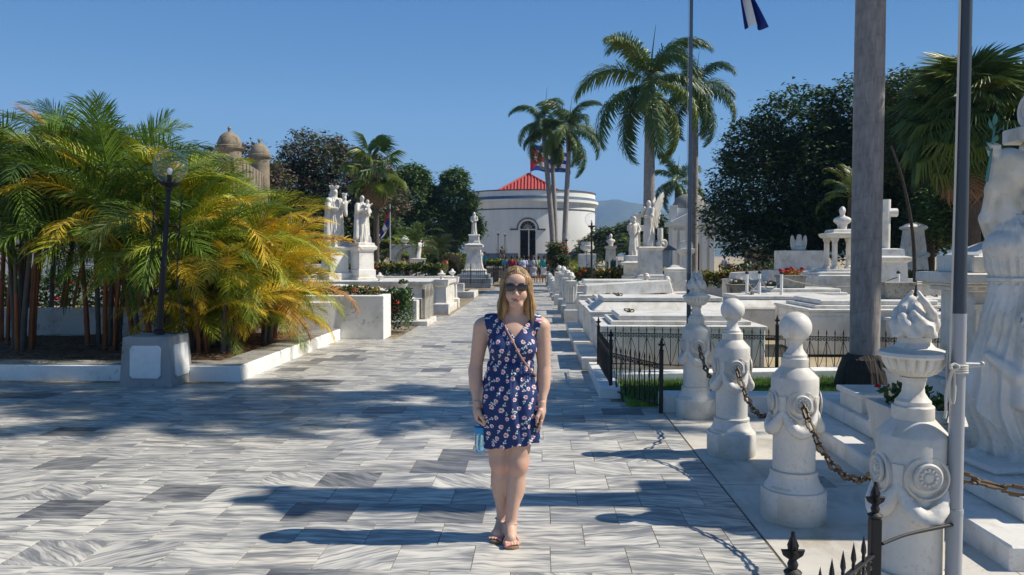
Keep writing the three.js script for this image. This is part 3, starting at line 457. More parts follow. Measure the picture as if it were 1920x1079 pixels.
// ------------------------------------------------------------------ palms and trees
function frondGeo({ len = 2, n = 40, ll = 0.4, lw = 0.022, a0 = 1.0, a1 = -0.6, vee = 0.3, droop = 0.4, seed = 1, planes = 1, tipLen = 0.35, start = 0.16 }) {
  const R = rng(seed), pos = [], S = 14, pts = []; let x = 0, y = 0;
  for (let i = 0; i <= S; i++) { pts.push([x, y]); const s = i / S, a = lerp(a0, a1, Math.pow(s, 1.25)); x += Math.cos(a) * len / S; y += Math.sin(a) * len / S; }
  const at = (s) => { const f = s * S, i = Math.min(S - 1, Math.floor(f)), t = f - i; return [lerp(pts[i][0], pts[i + 1][0], t), lerp(pts[i][1], pts[i + 1][1], t), Math.atan2(pts[i + 1][1] - pts[i][1], pts[i + 1][0] - pts[i][0])]; };
  const tri = (a, b, c) => pos.push(...a, ...b, ...c);
  for (let i = 0; i < S; i++) { const r0 = 0.012 * len * (1 - 0.85 * i / S) * 0.7, r1 = 0.012 * len * (1 - 0.85 * (i + 1) / S) * 0.7, a = pts[i], b = pts[i + 1]; const q = (s, u, v) => [[s[0], s[1] + u, v]][0]; const A = [q(a, 0, -r0), q(a, r0, 0), q(a, 0, r0), q(a, -r0, 0)], B = [q(b, 0, -r1), q(b, r1, 0), q(b, 0, r1), q(b, -r1, 0)]; for (let k = 0; k < 4; k++) { const m = (k + 1) % 4; tri(A[k], A[m], B[m]); tri(A[k], B[m], B[k]); } }
  for (let i = 0; i < n; i++) for (const side of [-1, 1]) for (let pl = 0; pl < planes; pl++) {
    const s = lerp(start, 0.995, (i + 0.35 * R()) / n), [px, py, ang] = at(s), L0 = ll * (Math.pow(Math.sin(PI * lerp(0.16, 0.94, (s - start) / (1 - start))), 0.6)) * (0.85 + 0.3 * R()) * (s > 0.9 ? lerp(1, tipLen + 0.4, (s - 0.9) * 10) : 1);
    const phi = lerp(1.25, 0.45, s) + (R() - 0.5) * 0.2, v = vee + (R() - 0.5) * 0.3 + (planes > 1 ? (pl - (planes - 1) / 2) * 0.9 : 0);
    const fx = Math.cos(ang), fy = Math.sin(ang), ux = -fy, uy = fx;   // along, up
    const dir = (bend) => { const c = Math.cos(phi), sn = Math.sin(phi); let dx = fx * c + ux * sn * Math.sin(v), dy = fy * c + uy * sn * Math.sin(v) - bend, dz = side * sn * Math.cos(v); const l = Math.hypot(dx, dy, dz); return [dx / l, dy / l, dz / l]; };
    const b1 = droop * (0.3 + 0.5 * R()), d1 = dir(b1 * 0.3), d2 = dir(b1 * 1.0 + 0.1), d3 = dir(b1 * 2.2 + 0.25), P0 = [px, py, 0], P1 = P0.map((c, k) => c + d1[k] * L0 * 0.35), P2 = P1.map((c, k) => c + d2[k] * L0 * 0.35), P3 = P2.map((c, k) => c + d3[k] * L0 * 0.32);
    const w = lw * (0.8 + 0.4 * R()), tw = (R() - 0.5) * 0.8, wx = [fx * Math.cos(tw), fy * Math.cos(tw) + Math.sin(tw) * 0.5, Math.sin(tw) * 0.4];
    const o = (P, h) => [P.map((c, k) => c - wx[k] * h), P.map((c, k) => c + wx[k] * h)];
    const [A0, A1] = o(P0, w * 0.3), [B0, B1] = o(P1, w * 0.5), [C0, C1] = o(P2, w * 0.42);
    tri(A0, A1, B1); tri(A0, B1, B0); tri(B0, B1, C1); tri(B0, C1, C0); tri(C0, C1, P3);
  }
  const g = new THREE.BufferGeometry(); g.setAttribute('position', new THREE.Float32BufferAttribute(pos, 3)); g.computeVertexNormals(); return boxUV(g);
}
const arecaFronds = [0, 1, 2, 3, 4, 5].map((k) => frondGeo({ len: 1.75 + 0.12 * k, n: 44, ll: 0.46 + 0.02 * k, lw: 0.026, a0: 1.0, a1: 0.1 - 0.24 * k, vee: 0.55 - 0.06 * k, droop: 0.12 + 0.09 * k, seed: 60 + k }));
const royalFronds = [0, 1, 2, 3].map((k) => frondGeo({ len: 3.2, n: 62, ll: 0.72, lw: 0.05, a0: 0.75, a1: -1.25 - 0.2 * k, vee: 0.05, droop: 1.1, seed: 160 + k, planes: 2, tipLen: 0.5, start: 0.12 }));
const smallFronds = [0, 1, 2].map((k) => frondGeo({ len: 1.5, n: 30, ll: 0.42, lw: 0.03, a0: 0.9, a1: -0.6 - 0.3 * k, vee: 0.3, droop: 0.4, seed: 260 + k }));
function arecaClump(label, x, z, o) {
  const R = rng(o.seed), t = thing('cane_palm', label, 'palm', [x, 0.12, z], 0, 'cane palms in the bed'), fr = arecaFronds;
  for (let s = 0; s < o.stems; s++) {
    const a = R() * 2 * PI, r = 0.1 + 0.32 * Math.sqrt(R()) * (o.spread ?? 1), lean = (0.10 + 0.22 * R()) * (o.lean ?? 1), h = o.h * (0.34 + 0.32 * R()), bx = r * Math.cos(a), bz = r * Math.sin(a), tx = bx + Math.cos(a) * lean * h, tz = bz + Math.sin(a) * lean * h;
    const cm = cane[R() < 0.55 ? 0 : 1], rad = 0.03 + 0.016 * R();
    part(t, 'stem', tube([[bx, -0.06, bz], [lerp(bx, tx, 0.3), h * 0.4, lerp(bz, tz, 0.3)], [tx, h, tz]], (q) => rad * (1.15 - 0.35 * q) * (1 + 0.08 * Math.pow(Math.abs(Math.sin(q * 26)), 12)), 0, 30, 8, 0.2), cm, true);
    part(t, 'crownshaft', tube([[tx, h - 0.02, tz], [tx + Math.cos(a) * lean * 0.2, h + 0.3, tz + Math.sin(a) * lean * 0.2], [tx + Math.cos(a) * lean * 0.5, h + 0.55, tz + Math.sin(a) * lean * 0.5]], rad * 0.95, rad * 0.5, 8, 7), cane[2]);
    for (let k = 0; k < (o.low ?? 0); k++) { const q = 0.35 + 0.5 * R(), m = R() < o.mix[3] + 0.12 ? (R() < 0.3 ? L.amber : L.gold) : R() < 0.6 ? L.lime : L.areca, f = mesh('frond', fr[3 + Math.floor(R() * 3)], m); f.position.set(lerp(bx, tx, q), h * q, lerp(bz, tz, q)); f.rotation.order = 'YZX'; f.rotation.set((R() - 0.5) * 0.8, R() * 6.28, lerp(-0.5, 0.25, R())); f.scale.setScalar((o.fs ?? 1) * (0.6 + 0.3 * R())); t.add(f); }
    const nf = o.fronds ?? 6, ro = R() * 6.28;
    for (let k = 0; k < nf; k++) {
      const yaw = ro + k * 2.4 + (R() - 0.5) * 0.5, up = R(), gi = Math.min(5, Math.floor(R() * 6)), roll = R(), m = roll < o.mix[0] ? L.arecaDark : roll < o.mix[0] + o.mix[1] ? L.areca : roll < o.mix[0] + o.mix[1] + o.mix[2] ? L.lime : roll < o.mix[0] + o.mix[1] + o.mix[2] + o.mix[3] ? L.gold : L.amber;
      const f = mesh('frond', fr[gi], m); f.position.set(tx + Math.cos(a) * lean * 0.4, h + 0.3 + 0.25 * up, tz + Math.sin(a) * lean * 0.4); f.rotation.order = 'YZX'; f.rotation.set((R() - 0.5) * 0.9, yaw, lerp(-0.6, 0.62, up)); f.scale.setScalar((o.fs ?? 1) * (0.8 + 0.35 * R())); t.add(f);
    }
  }
}
// dark, green, lime, gold (rest amber)
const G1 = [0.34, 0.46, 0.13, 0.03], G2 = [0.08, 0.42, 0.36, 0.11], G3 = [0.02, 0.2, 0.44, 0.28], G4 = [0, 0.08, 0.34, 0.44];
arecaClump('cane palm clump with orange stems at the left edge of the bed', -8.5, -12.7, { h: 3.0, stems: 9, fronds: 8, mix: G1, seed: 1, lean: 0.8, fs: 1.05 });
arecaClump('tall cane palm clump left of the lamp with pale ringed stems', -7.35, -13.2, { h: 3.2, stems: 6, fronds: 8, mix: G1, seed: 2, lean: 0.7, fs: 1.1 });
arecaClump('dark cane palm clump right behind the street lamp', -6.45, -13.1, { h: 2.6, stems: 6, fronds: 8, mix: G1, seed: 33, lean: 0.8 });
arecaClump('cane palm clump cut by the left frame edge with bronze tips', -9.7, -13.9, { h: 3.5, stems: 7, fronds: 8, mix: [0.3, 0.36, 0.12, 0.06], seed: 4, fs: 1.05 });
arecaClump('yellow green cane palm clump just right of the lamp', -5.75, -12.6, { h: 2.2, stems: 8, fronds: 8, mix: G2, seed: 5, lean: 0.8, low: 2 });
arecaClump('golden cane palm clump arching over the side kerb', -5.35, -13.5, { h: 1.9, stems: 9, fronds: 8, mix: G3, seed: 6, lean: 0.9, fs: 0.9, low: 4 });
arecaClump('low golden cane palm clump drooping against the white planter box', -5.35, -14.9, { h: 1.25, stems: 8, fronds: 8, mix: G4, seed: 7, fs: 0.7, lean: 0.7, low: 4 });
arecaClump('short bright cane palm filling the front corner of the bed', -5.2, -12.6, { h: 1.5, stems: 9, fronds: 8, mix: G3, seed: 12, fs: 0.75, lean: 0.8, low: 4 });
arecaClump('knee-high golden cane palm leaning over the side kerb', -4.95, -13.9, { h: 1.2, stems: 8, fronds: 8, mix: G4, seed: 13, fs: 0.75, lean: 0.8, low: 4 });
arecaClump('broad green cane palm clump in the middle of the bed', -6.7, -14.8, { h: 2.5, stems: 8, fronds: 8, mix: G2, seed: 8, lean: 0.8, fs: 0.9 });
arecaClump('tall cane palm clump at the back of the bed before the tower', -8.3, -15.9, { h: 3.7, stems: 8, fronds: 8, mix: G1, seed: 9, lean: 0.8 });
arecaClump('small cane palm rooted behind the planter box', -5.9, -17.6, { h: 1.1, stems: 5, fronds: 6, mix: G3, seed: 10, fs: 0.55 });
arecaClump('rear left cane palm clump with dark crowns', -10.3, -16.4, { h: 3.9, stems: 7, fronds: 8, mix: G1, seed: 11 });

function royalPalm(label, x, z, h, r, o = {}) {
  const R = rng(o.seed ?? 1), t = thing('royal_palm', label, 'palm', [x, 0, z], 0, 'tall royal palms'), dx = o.dx ?? 0, s = o.s ?? 1;
  part(t, 'trunk', tube([[0, -0.1, 0], [dx * 0.2, h * 0.35, 0], [dx * 0.6, h * 0.7, 0], [dx, h, 0]], (q) => r * (q < 0.05 && o.flare ? 1 + 1.05 * Math.pow(1 - q / 0.05, 2) : 1) * (1.0 + 0.10 * Math.sin(PI * q) - 0.18 * q), 0, 60, 24, 0.35), M.royal, true);
  if (o.flare) part(t, 'root_mass', (() => { const g = lathe([[r * 2.15, -0.05], [r * 2.05, 0.1], [r * 1.75, 0.3], [r * 1.45, 0.44], [r * 1.1, 0.5]], 36), p = g.attributes.position; for (let i = 0; i < p.count; i++) { const n = 1 + 0.14 * (noise3(p.getX(i) * 22, p.getY(i) * 7, p.getZ(i) * 22) - 0.5); p.setX(i, p.getX(i) * n); p.setZ(i, p.getZ(i) * n); } g.computeVertexNormals(); return g; })(), M.royalRoot);
  part(t, 'crownshaft', tube([[dx, h - 0.05, 0], [dx, h + 0.8 * s, 0], [dx, h + 1.5 * s, 0]], (q) => r * (0.85 - 0.5 * q), 0, 10, 14), cane[2]);
  for (let k = 0; k < 9; k++) { const a = k * 0.7 + R(), m = part(t, 'dry_sheath', taper(0.1, 0.02, 0.28, 0.03, 1.2 * s).translate(0, -1.2 * s, 0), L.royalDry); if (!o.dry) { m.removeFromParent(); continue; } m.position.set(dx + r * 0.9 * Math.cos(a), h + 1.1 * s, r * 0.9 * Math.sin(a)); m.rotation.y = -a + PI / 2; }
  const n = o.n ?? 16;
  for (let k = 0; k < n; k++) { const u = (k + 0.5) / n, f = mesh('frond', royalFronds[k % 4], R() < 0.3 ? L.royalLight : L.royal); f.position.set(dx, h + lerp(1.0, 1.5, u) * s, 0); f.rotation.order = 'YZX'; f.rotation.set((R() - 0.5) * 0.8, k * 2.4 + R() * 0.3, lerp(-1.35, 0.85, Math.pow(u, 1.15))); f.scale.setScalar(s * (0.88 + 0.2 * R())); t.add(f); }
  part(t, 'spear_leaf', tube([[dx, h + 1.4 * s, 0], [dx + 0.1 * s, h + 2.6 * s, 0], [dx + 0.2 * s, h + (o.spear ?? 3.4) * s, 0]], 0.05 * s, 0.008, 8, 6), L.royal);
  return t;
}
royalPalm('thick grey royal palm trunk rising out of the grass bed', 4.07, -10.09, 9.2, 0.175, { seed: 1, flare: true, s: 0.85 });
royalPalm('tall royal palm with a full crown above the angel statue', 5.2, -38, 8.1, 0.27, { seed: 2, s: 1.3, n: 15, dry: true, dx: 0.0 });
royalPalm('royal palm half hidden behind the slender flagpole', 8.85, -46, 9.7, 0.22, { seed: 3, s: 1.05, n: 13, dry: true });
royalPalm('shorter royal palm whose crown peeks out beside the dark tree', 11.45, -67, 6.6, 0.22, { seed: 4, s: 1.0, n: 13 });
royalPalm('left of the three royal palms in front of the rotunda', 1.15, -60, 10.3, 0.2, { seed: 5, s: 1.05, n: 12, dx: -0.75, spear: 3.8 });
royalPalm('middle of the three royal palms in front of the rotunda', 1.35, -61, 9.6, 0.18, { seed: 6, s: 0.9, n: 9, dx: -0.35 });
royalPalm('right of the three royal palms, its trunk bowed outward', 1.85, -59, 9.4, 0.19, { seed: 7, s: 1.12, n: 14, dx: 0.35, spear: 3.6, dry: true });
royalPalm('royal palm off to the right beside the monument', 7.0, -9.15, 10.2, 0.2, { seed: 8, s: 0.8 });
royalPalm('shorter royal palm off to the right behind the monument', 7.3, -9.5, 6.4, 0.2, { seed: 9, s: 0.82, n: 17 });

function fanLeafGeo(seed, rad = 0.85, segs = 36, arc = 4.4) {   // pleated fan with split tips, on a stalk of unit length along +x
  const R = rng(seed), pos = [], tri = (a, b, c) => pos.push(...a, ...b, ...c), P = (r, a, y) => [1.0 + r * Math.cos(a), y, r * Math.sin(a)];
  for (let i = 0; i < segs; i++) {
    const a0 = -arc / 2 + arc * i / segs, a1 = -arc / 2 + arc * (i + 1) / segs, am = (a0 + a1) / 2, rr = rad * (0.85 + 0.15 * Math.cos(am * 0.7)) * (0.92 + 0.14 * R()), dr = -0.38 - 0.35 * R();
    tri([1, 0, 0], P(rr * 0.6, a0, -0.07), P(rr * 0.62, am, -0.02)); tri([1, 0, 0], P(rr * 0.62, am, -0.02), P(rr * 0.6, a1, -0.07));
    tri(P(rr * 0.6, a0, -0.07), P(rr, am, dr * rad), P(rr * 0.62, am, -0.02)); tri(P(rr * 0.62, am, -0.02), P(rr, am, dr * rad), P(rr * 0.6, a1, -0.07));
  }
  for (const [w, z] of [[0.02, 0], [0.02, PI / 2]]) { const c = Math.cos(z) * w, s = Math.sin(z) * w; tri([0, -s, -c], [0, s, c], [1, s * 0.4, c * 0.4]); tri([0, -s, -c], [1, s * 0.4, c * 0.4], [1, -s * 0.4, -c * 0.4]); }
  const g = new THREE.BufferGeometry(); g.setAttribute('position', new THREE.Float32BufferAttribute(pos, 3)); g.computeVertexNormals(); return boxUV(g);
}
const fans = [0, 1, 2].map((k) => fanLeafGeo(300 + k));
function fanPalm(label, x, z, h, r, o) {
  const R = rng(o.seed), t = thing('fan_palm', label, 'palm', [x, 0, z], 0, 'fan palms');
  part(t, 'trunk', tube([[0, -0.1, 0], [0.03, h * 0.5, 0], [0, h, 0]], r * 1.15, r * 0.9, 20, 12), M.bark);
  const n = o.n ?? 30;
  for (let k = 0; k < n; k++) { const u = (k + 0.5) / n, dead = u < (o.dead ?? 0.15), f = mesh(dead ? 'dead_leaf' : 'fan_leaf', fans[k % 3], dead ? L.dry : R() < 0.4 ? L.royalLight : L.royal); f.position.set(0, h - 0.35 * o.s + 0.5 * o.s * u, 0); f.rotation.order = 'YZX'; f.rotation.set((R() - 0.5) * 0.6, k * 2.4 + R() * 0.4, dead ? -1.35 + 0.25 * R() : lerp(-0.95, 1.2, (u - (o.dead ?? 0.15)) / (1 - (o.dead ?? 0.15)))); f.scale.setScalar(o.s * (0.85 + 0.25 * R())); t.add(f); }
}
fanPalm('fan palm with a shaggy skirt behind the monk statue', -6.55, -32, 5.3, 0.11, { s: 0.82, n: 26, seed: 21, dead: 0.36 });
fanPalm('large fan palm filling the sky behind the grey pipe pole', 13.7, -26, 6.0, 0.3, { s: 1.25, n: 110, seed: 22, dead: 0.2 });
fanPalm('fan palm at the right edge behind the monument', 16.0, -27, 6.2, 0.3, { s: 1.3, n: 100, seed: 23, dead: 0.18 });

// broadleaf trees: tapered limbs and clumps of leaf blades
function crown(blobs, o) {
  const R = rng(o.seed), pos = [], ls = o.leaf, tot = blobs.reduce((s, b) => s + b[3] * b[3], 0);
  for (const [bx, by, bz, br, sy = 0.8] of blobs) {
    const nc = Math.round(o.clumps * br * br / tot);
    for (let i = 0; i < nc; i++) {
      const u = R() * 2 - 1, a = R() * 6.283, q = Math.sqrt(1 - u * u), rad = br * (0.55 + 0.45 * Math.sqrt(R())) * (0.86 + 0.36 * noise3(bx + q * Math.cos(a) * 2.2, by + u * 2.2, bz + q * Math.sin(a) * 2.2)), cx = bx + rad * q * Math.cos(a), cy = by + rad * u * sy, cz2 = bz + rad * q * Math.sin(a), cr = o.clumpR * (0.6 + 0.8 * R());
      for (let k = 0; k < o.per; k++) {
        const x = cx + (R() + R() - 1) * cr, y = cy + (R() + R() - 1) * cr * 0.7, z = cz2 + (R() + R() - 1) * cr, l = ls * (0.6 + 0.7 * R()), th = R() * 6.283, el = (R() - 0.6) * 1.2, dx = Math.cos(th) * Math.cos(el) * l, dy = Math.sin(el) * l, dz = Math.sin(th) * Math.cos(el) * l; let sx = -Math.sin(th), sy2 = (R() - 0.5) * 0.9, sz = Math.cos(th); const w = l * 0.26;
        pos.push(x, y, z, x + dx * 0.5 + sx * w, y + dy * 0.5 + sy2 * w, z + dz * 0.5 + sz * w, x + dx, y + dy - l * 0.12, z + dz, x, y, z, x + dx, y + dy - l * 0.12, z + dz, x + dx * 0.5 - sx * w, y + dy * 0.5 - sy2 * w, z + dz * 0.5 - sz * w);
      }
    }
  }
  const g = new THREE.BufferGeometry(); g.setAttribute('position', new THREE.Float32BufferAttribute(pos, 3)); g.computeVertexNormals(); return g;
}
function tree(label, x, z, o) {
  const t = thing('broadleaf_tree', label, 'tree', [x, 0, z], 0, 'broadleaf trees'), h = o.trunk;
  part(t, 'trunk', tube([[0, -0.1, 0], [0.1, h * 0.5, 0.05], [0, h, 0]], (q) => o.r * (1.3 - 0.5 * q), 0, 14, 12), M.bark);
  for (const b of o.blobs) part(t, 'limb', tube([[0, h * 0.85, 0], [b[0] * 0.45, lerp(h, b[1], 0.5), b[2] * 0.45], [b[0], b[1], b[2]]], o.r * 0.55, o.r * 0.12, 8, 7), M.bark);
  const mats = Array.isArray(o.m) ? o.m : [o.m];
  mats.forEach((m, k) => { const c = part(t, 'crown', crown(o.blobs, { ...o, seed: o.seed + k * 17, clumps: o.clumps / mats.length }), m); });
  return t;
}
const leafy = { leaf: 0.26, clumpR: 0.45, per: 9 };
tree('huge dark green tree filling the right background, left of the grey palm trunk', 13.6, -40, { ...leafy, r: 0.42, trunk: 2.6, m: [L.tree, L.tree, L.tree2], clumps: 9000, seed: 31, blobs: [[-2.2, 5.0, 0, 3.0], [0.8, 5.8, 0.4, 3.2], [3.4, 5.2, 0, 2.8], [-0.8, 7.9, 0, 2.4], [1.8, 8.3, 0.4, 2.3], [-2.8, 6.9, 0, 1.9], [3.8, 7.4, 0, 2.0], [-3.6, 3.6, 0.5, 1.9], [4.6, 3.6, 0.5, 2.0], [0.5, 3.6, 1.5, 2.4], [-1.2, 3.0, 1.6, 1.9], [2.6, 3.2, 1.8, 1.9], [-3.0, 2.6, 0.6, 1.5], [0.6, 5.0, 1.8, 2.6], [4.2, 2.6, 0.6, 1.6]] });
tree('dark tree in the middle of the right background behind the winged block', 16.6, -37, { ...leafy, r: 0.36, trunk: 2.3, m: [L.tree, L.tree2], clumps: 5200, seed: 32, blobs: [[-1.2, 5.0, 0, 2.5], [1.4, 5.6, 0.3, 2.6], [0, 7.2, 0, 2.0], [-2.4, 3.6, 0.4, 1.6], [2.6, 3.8, 0, 1.7], [0, 3.4, 1.2, 1.9]] });
tree('tall loose tree seen on both sides of the grey palm trunk', 16.1, -34, { ...leafy, leaf: 0.22, r: 0.28, trunk: 3.4, m: [L.tree2, L.olive], clumps: 3400, seed: 33, blobs: [[0, 7.4, 0, 1.5], [-1.2, 8.4, 0.2, 1.1], [1.6, 6.3, 0, 1.6], [0.9, 8.7, 0, 0.9], [-0.6, 5.8, 0.4, 1.5], [2.6, 4.6, 0, 1.7], [0.6, 3.8, 0.8, 1.8]] });
tree('green tree beyond the white cross', 17.5, -31, { ...leafy, leaf: 0.22, r: 0.24, trunk: 1.9, m: [L.tree2, L.fresh], clumps: 1900, seed: 34, blobs: [[0, 4.3, 0, 1.9], [-1.7, 3.3, 0.2, 1.4], [1.7, 3.2, 0, 1.5], [0.2, 2.4, 1, 1.4]] });
tree('big tree with plum brown twigs behind the two saint statues', -14.6, -52, { ...leafy, r: 0.4, trunk: 2.5, m: [L.tree, L.olive, L.plum], clumps: 8500, seed: 35, blobs: [[-4.4, 6.2, 0, 2.2], [-5.0, 3.4, 0.4, 2.2], [-1.0, 3.8, 1.4, 2.6], [3.0, 3.2, 1.0, 2.2], [-1.6, 5.6, 0, 3.0], [1.4, 6.4, 0.3, 3.0], [0, 8.0, 0, 2.2], [3.6, 5.4, 0, 2.4], [-3.4, 4.4, 0.3, 2.0], [1.0, 3.6, 1.0, 2.6], [-2.4, 3.0, 0.6, 1.7], [3.8, 7.2, 0, 1.4]] });
tree('brown twiggy tree behind the battlemented tower', -17.9, -48, { ...leafy, r: 0.3, trunk: 3.0, m: [L.plum, L.olive], clumps: 1400, seed: 36, blobs: [[0, 7.0, 0, 1.8], [-2.2, 7.0, 0, 1.5], [1.6, 6.4, 0, 1.3], [0, 5.4, 0.5, 2.0]] });
tree('bright green tree left of the round white building', -8.0, -62, { ...leafy, leaf: 0.3, r: 0.34, trunk: 2.0, m: [L.tree2, L.fresh, L.fresh], clumps: 5200, seed: 37, blobs: [[-1.7, 6.0, 0, 2.0], [-1.8, 7.7, 0.3, 1.3], [1.4, 5.8, 0, 1.8], [1.5, 7.6, 0, 1.0], [-2.6, 4.0, 0.5, 1.6], [0, 4.0, 0.6, 2.0], [2.2, 4.0, 0.2, 1.5], [0.2, 2.4, 0.8, 1.7]] });
tree('low tree between the fan palm and the saint statues', -10.2, -50, { ...leafy, r: 0.2, trunk: 1.3, m: [L.tree2, L.olive], clumps: 1700, seed: 38, blobs: [[0, 3.2, 0, 1.7], [-2.0, 3.0, 0.2, 1.6], [1.8, 2.4, 0, 1.3], [-3.4, 4.2, 0.2, 1.5]] });
tree('distant bushy tree right of the rotunda', 6.6, -78, { ...leafy, leaf: 0.34, r: 0.25, trunk: 1.6, m: [L.tree2, L.olive], clumps: 1500, seed: 39, blobs: [[0, 3.2, 0, 1.7], [2.0, 3.9, 0, 1.4], [-1.4, 2.4, 0.5, 1.5], [3.4, 2.8, 0.2, 1.6]] });
tree('dark distant tree behind the angel statue', 9.6, -70, { ...leafy, leaf: 0.32, r: 0.25, trunk: 1.8, m: [L.tree, L.tree2], clumps: 1800, seed: 40, blobs: [[0, 4.2, 0, 1.6], [-1.2, 3.0, 0.5, 1.6], [1.6, 2.8, 0, 1.7], [3.6, 3.0, 0, 1.5]] });
// small feather palms
function smallPalm(label, x, z, o) {
  const R = rng(o.seed), t = thing('feather_palm', label, 'palm', [x, 0, z], 0, 'small feather palms');
  part(t, 'trunk', tube([[0, -0.05, 0], [o.dx * 0.4, o.h * 0.5, 0], [o.dx, o.h, 0]], 0.09, 0.06, 14, 9), M.bark);
  for (let k = 0; k < o.n; k++) { const u = (k + 0.5) / o.n, f = mesh('frond', smallFronds[k % 3], o.m[Math.floor(R() * o.m.length)]); f.position.set(o.dx, o.h + 0.2 * u, 0); f.rotation.order = 'YZX'; f.rotation.set((R() - 0.5) * 0.6, k * 2.4 + R(), lerp(-0.8, 0.85, u)); f.scale.setScalar(o.s * (0.85 + 0.3 * R())); t.add(f); }
}
const pg = [L.royal, L.royalLight, L.areca];
smallPalm('upright feather palm between the saint statues and the tapered monument', -6.15, -40, { h: 2.1, dx: 0.05, n: 20, s: 1.05, m: pg, seed: 51 });
smallPalm('leaning feather palm next to the tapered monument', -4.95, -38, { h: 1.6, dx: 0.3, n: 18, s: 0.95, m: [L.royalLight, L.areca, L.dry], seed: 52 });
smallPalm('bright feather palm behind the small hanging flag', -7.6, -44, { h: 1.8, dx: 0, n: 16, s: 1.0, m: [L.lime, L.areca], seed: 53 });
smallPalm('dark feather palm in front of the rotunda, right of the three royal palms', 2.9, -46, { h: 1.3, dx: 0, n: 18, s: 1.0, m: [L.royal, L.arecaDark], seed: 54 });
smallPalm('squat yellow palm behind the flower hedge', 2.1, -44, { h: 0.5, dx: 0, n: 16, s: 0.9, m: [L.lime, L.areca, L.gold], seed: 55 });
smallPalm('squat yellow green palm left of the angel pedestal', 5.0, -44, { h: 0.5, dx: 0, n: 16, s: 0.95, m: [L.lime, L.areca], seed: 56 });
smallPalm('slim feather palm fronds showing left of the grey trunk', 10.7, -28, { h: 3.7, dx: 0, n: 12, s: 0.9, m: [L.royalLight, L.lime], seed: 57 });
smallPalm('feather palm left of the angel against the hill', 6.0, -52, { h: 2.0, dx: 0, n: 16, s: 1.0, m: [L.royal, L.areca], seed: 58 });
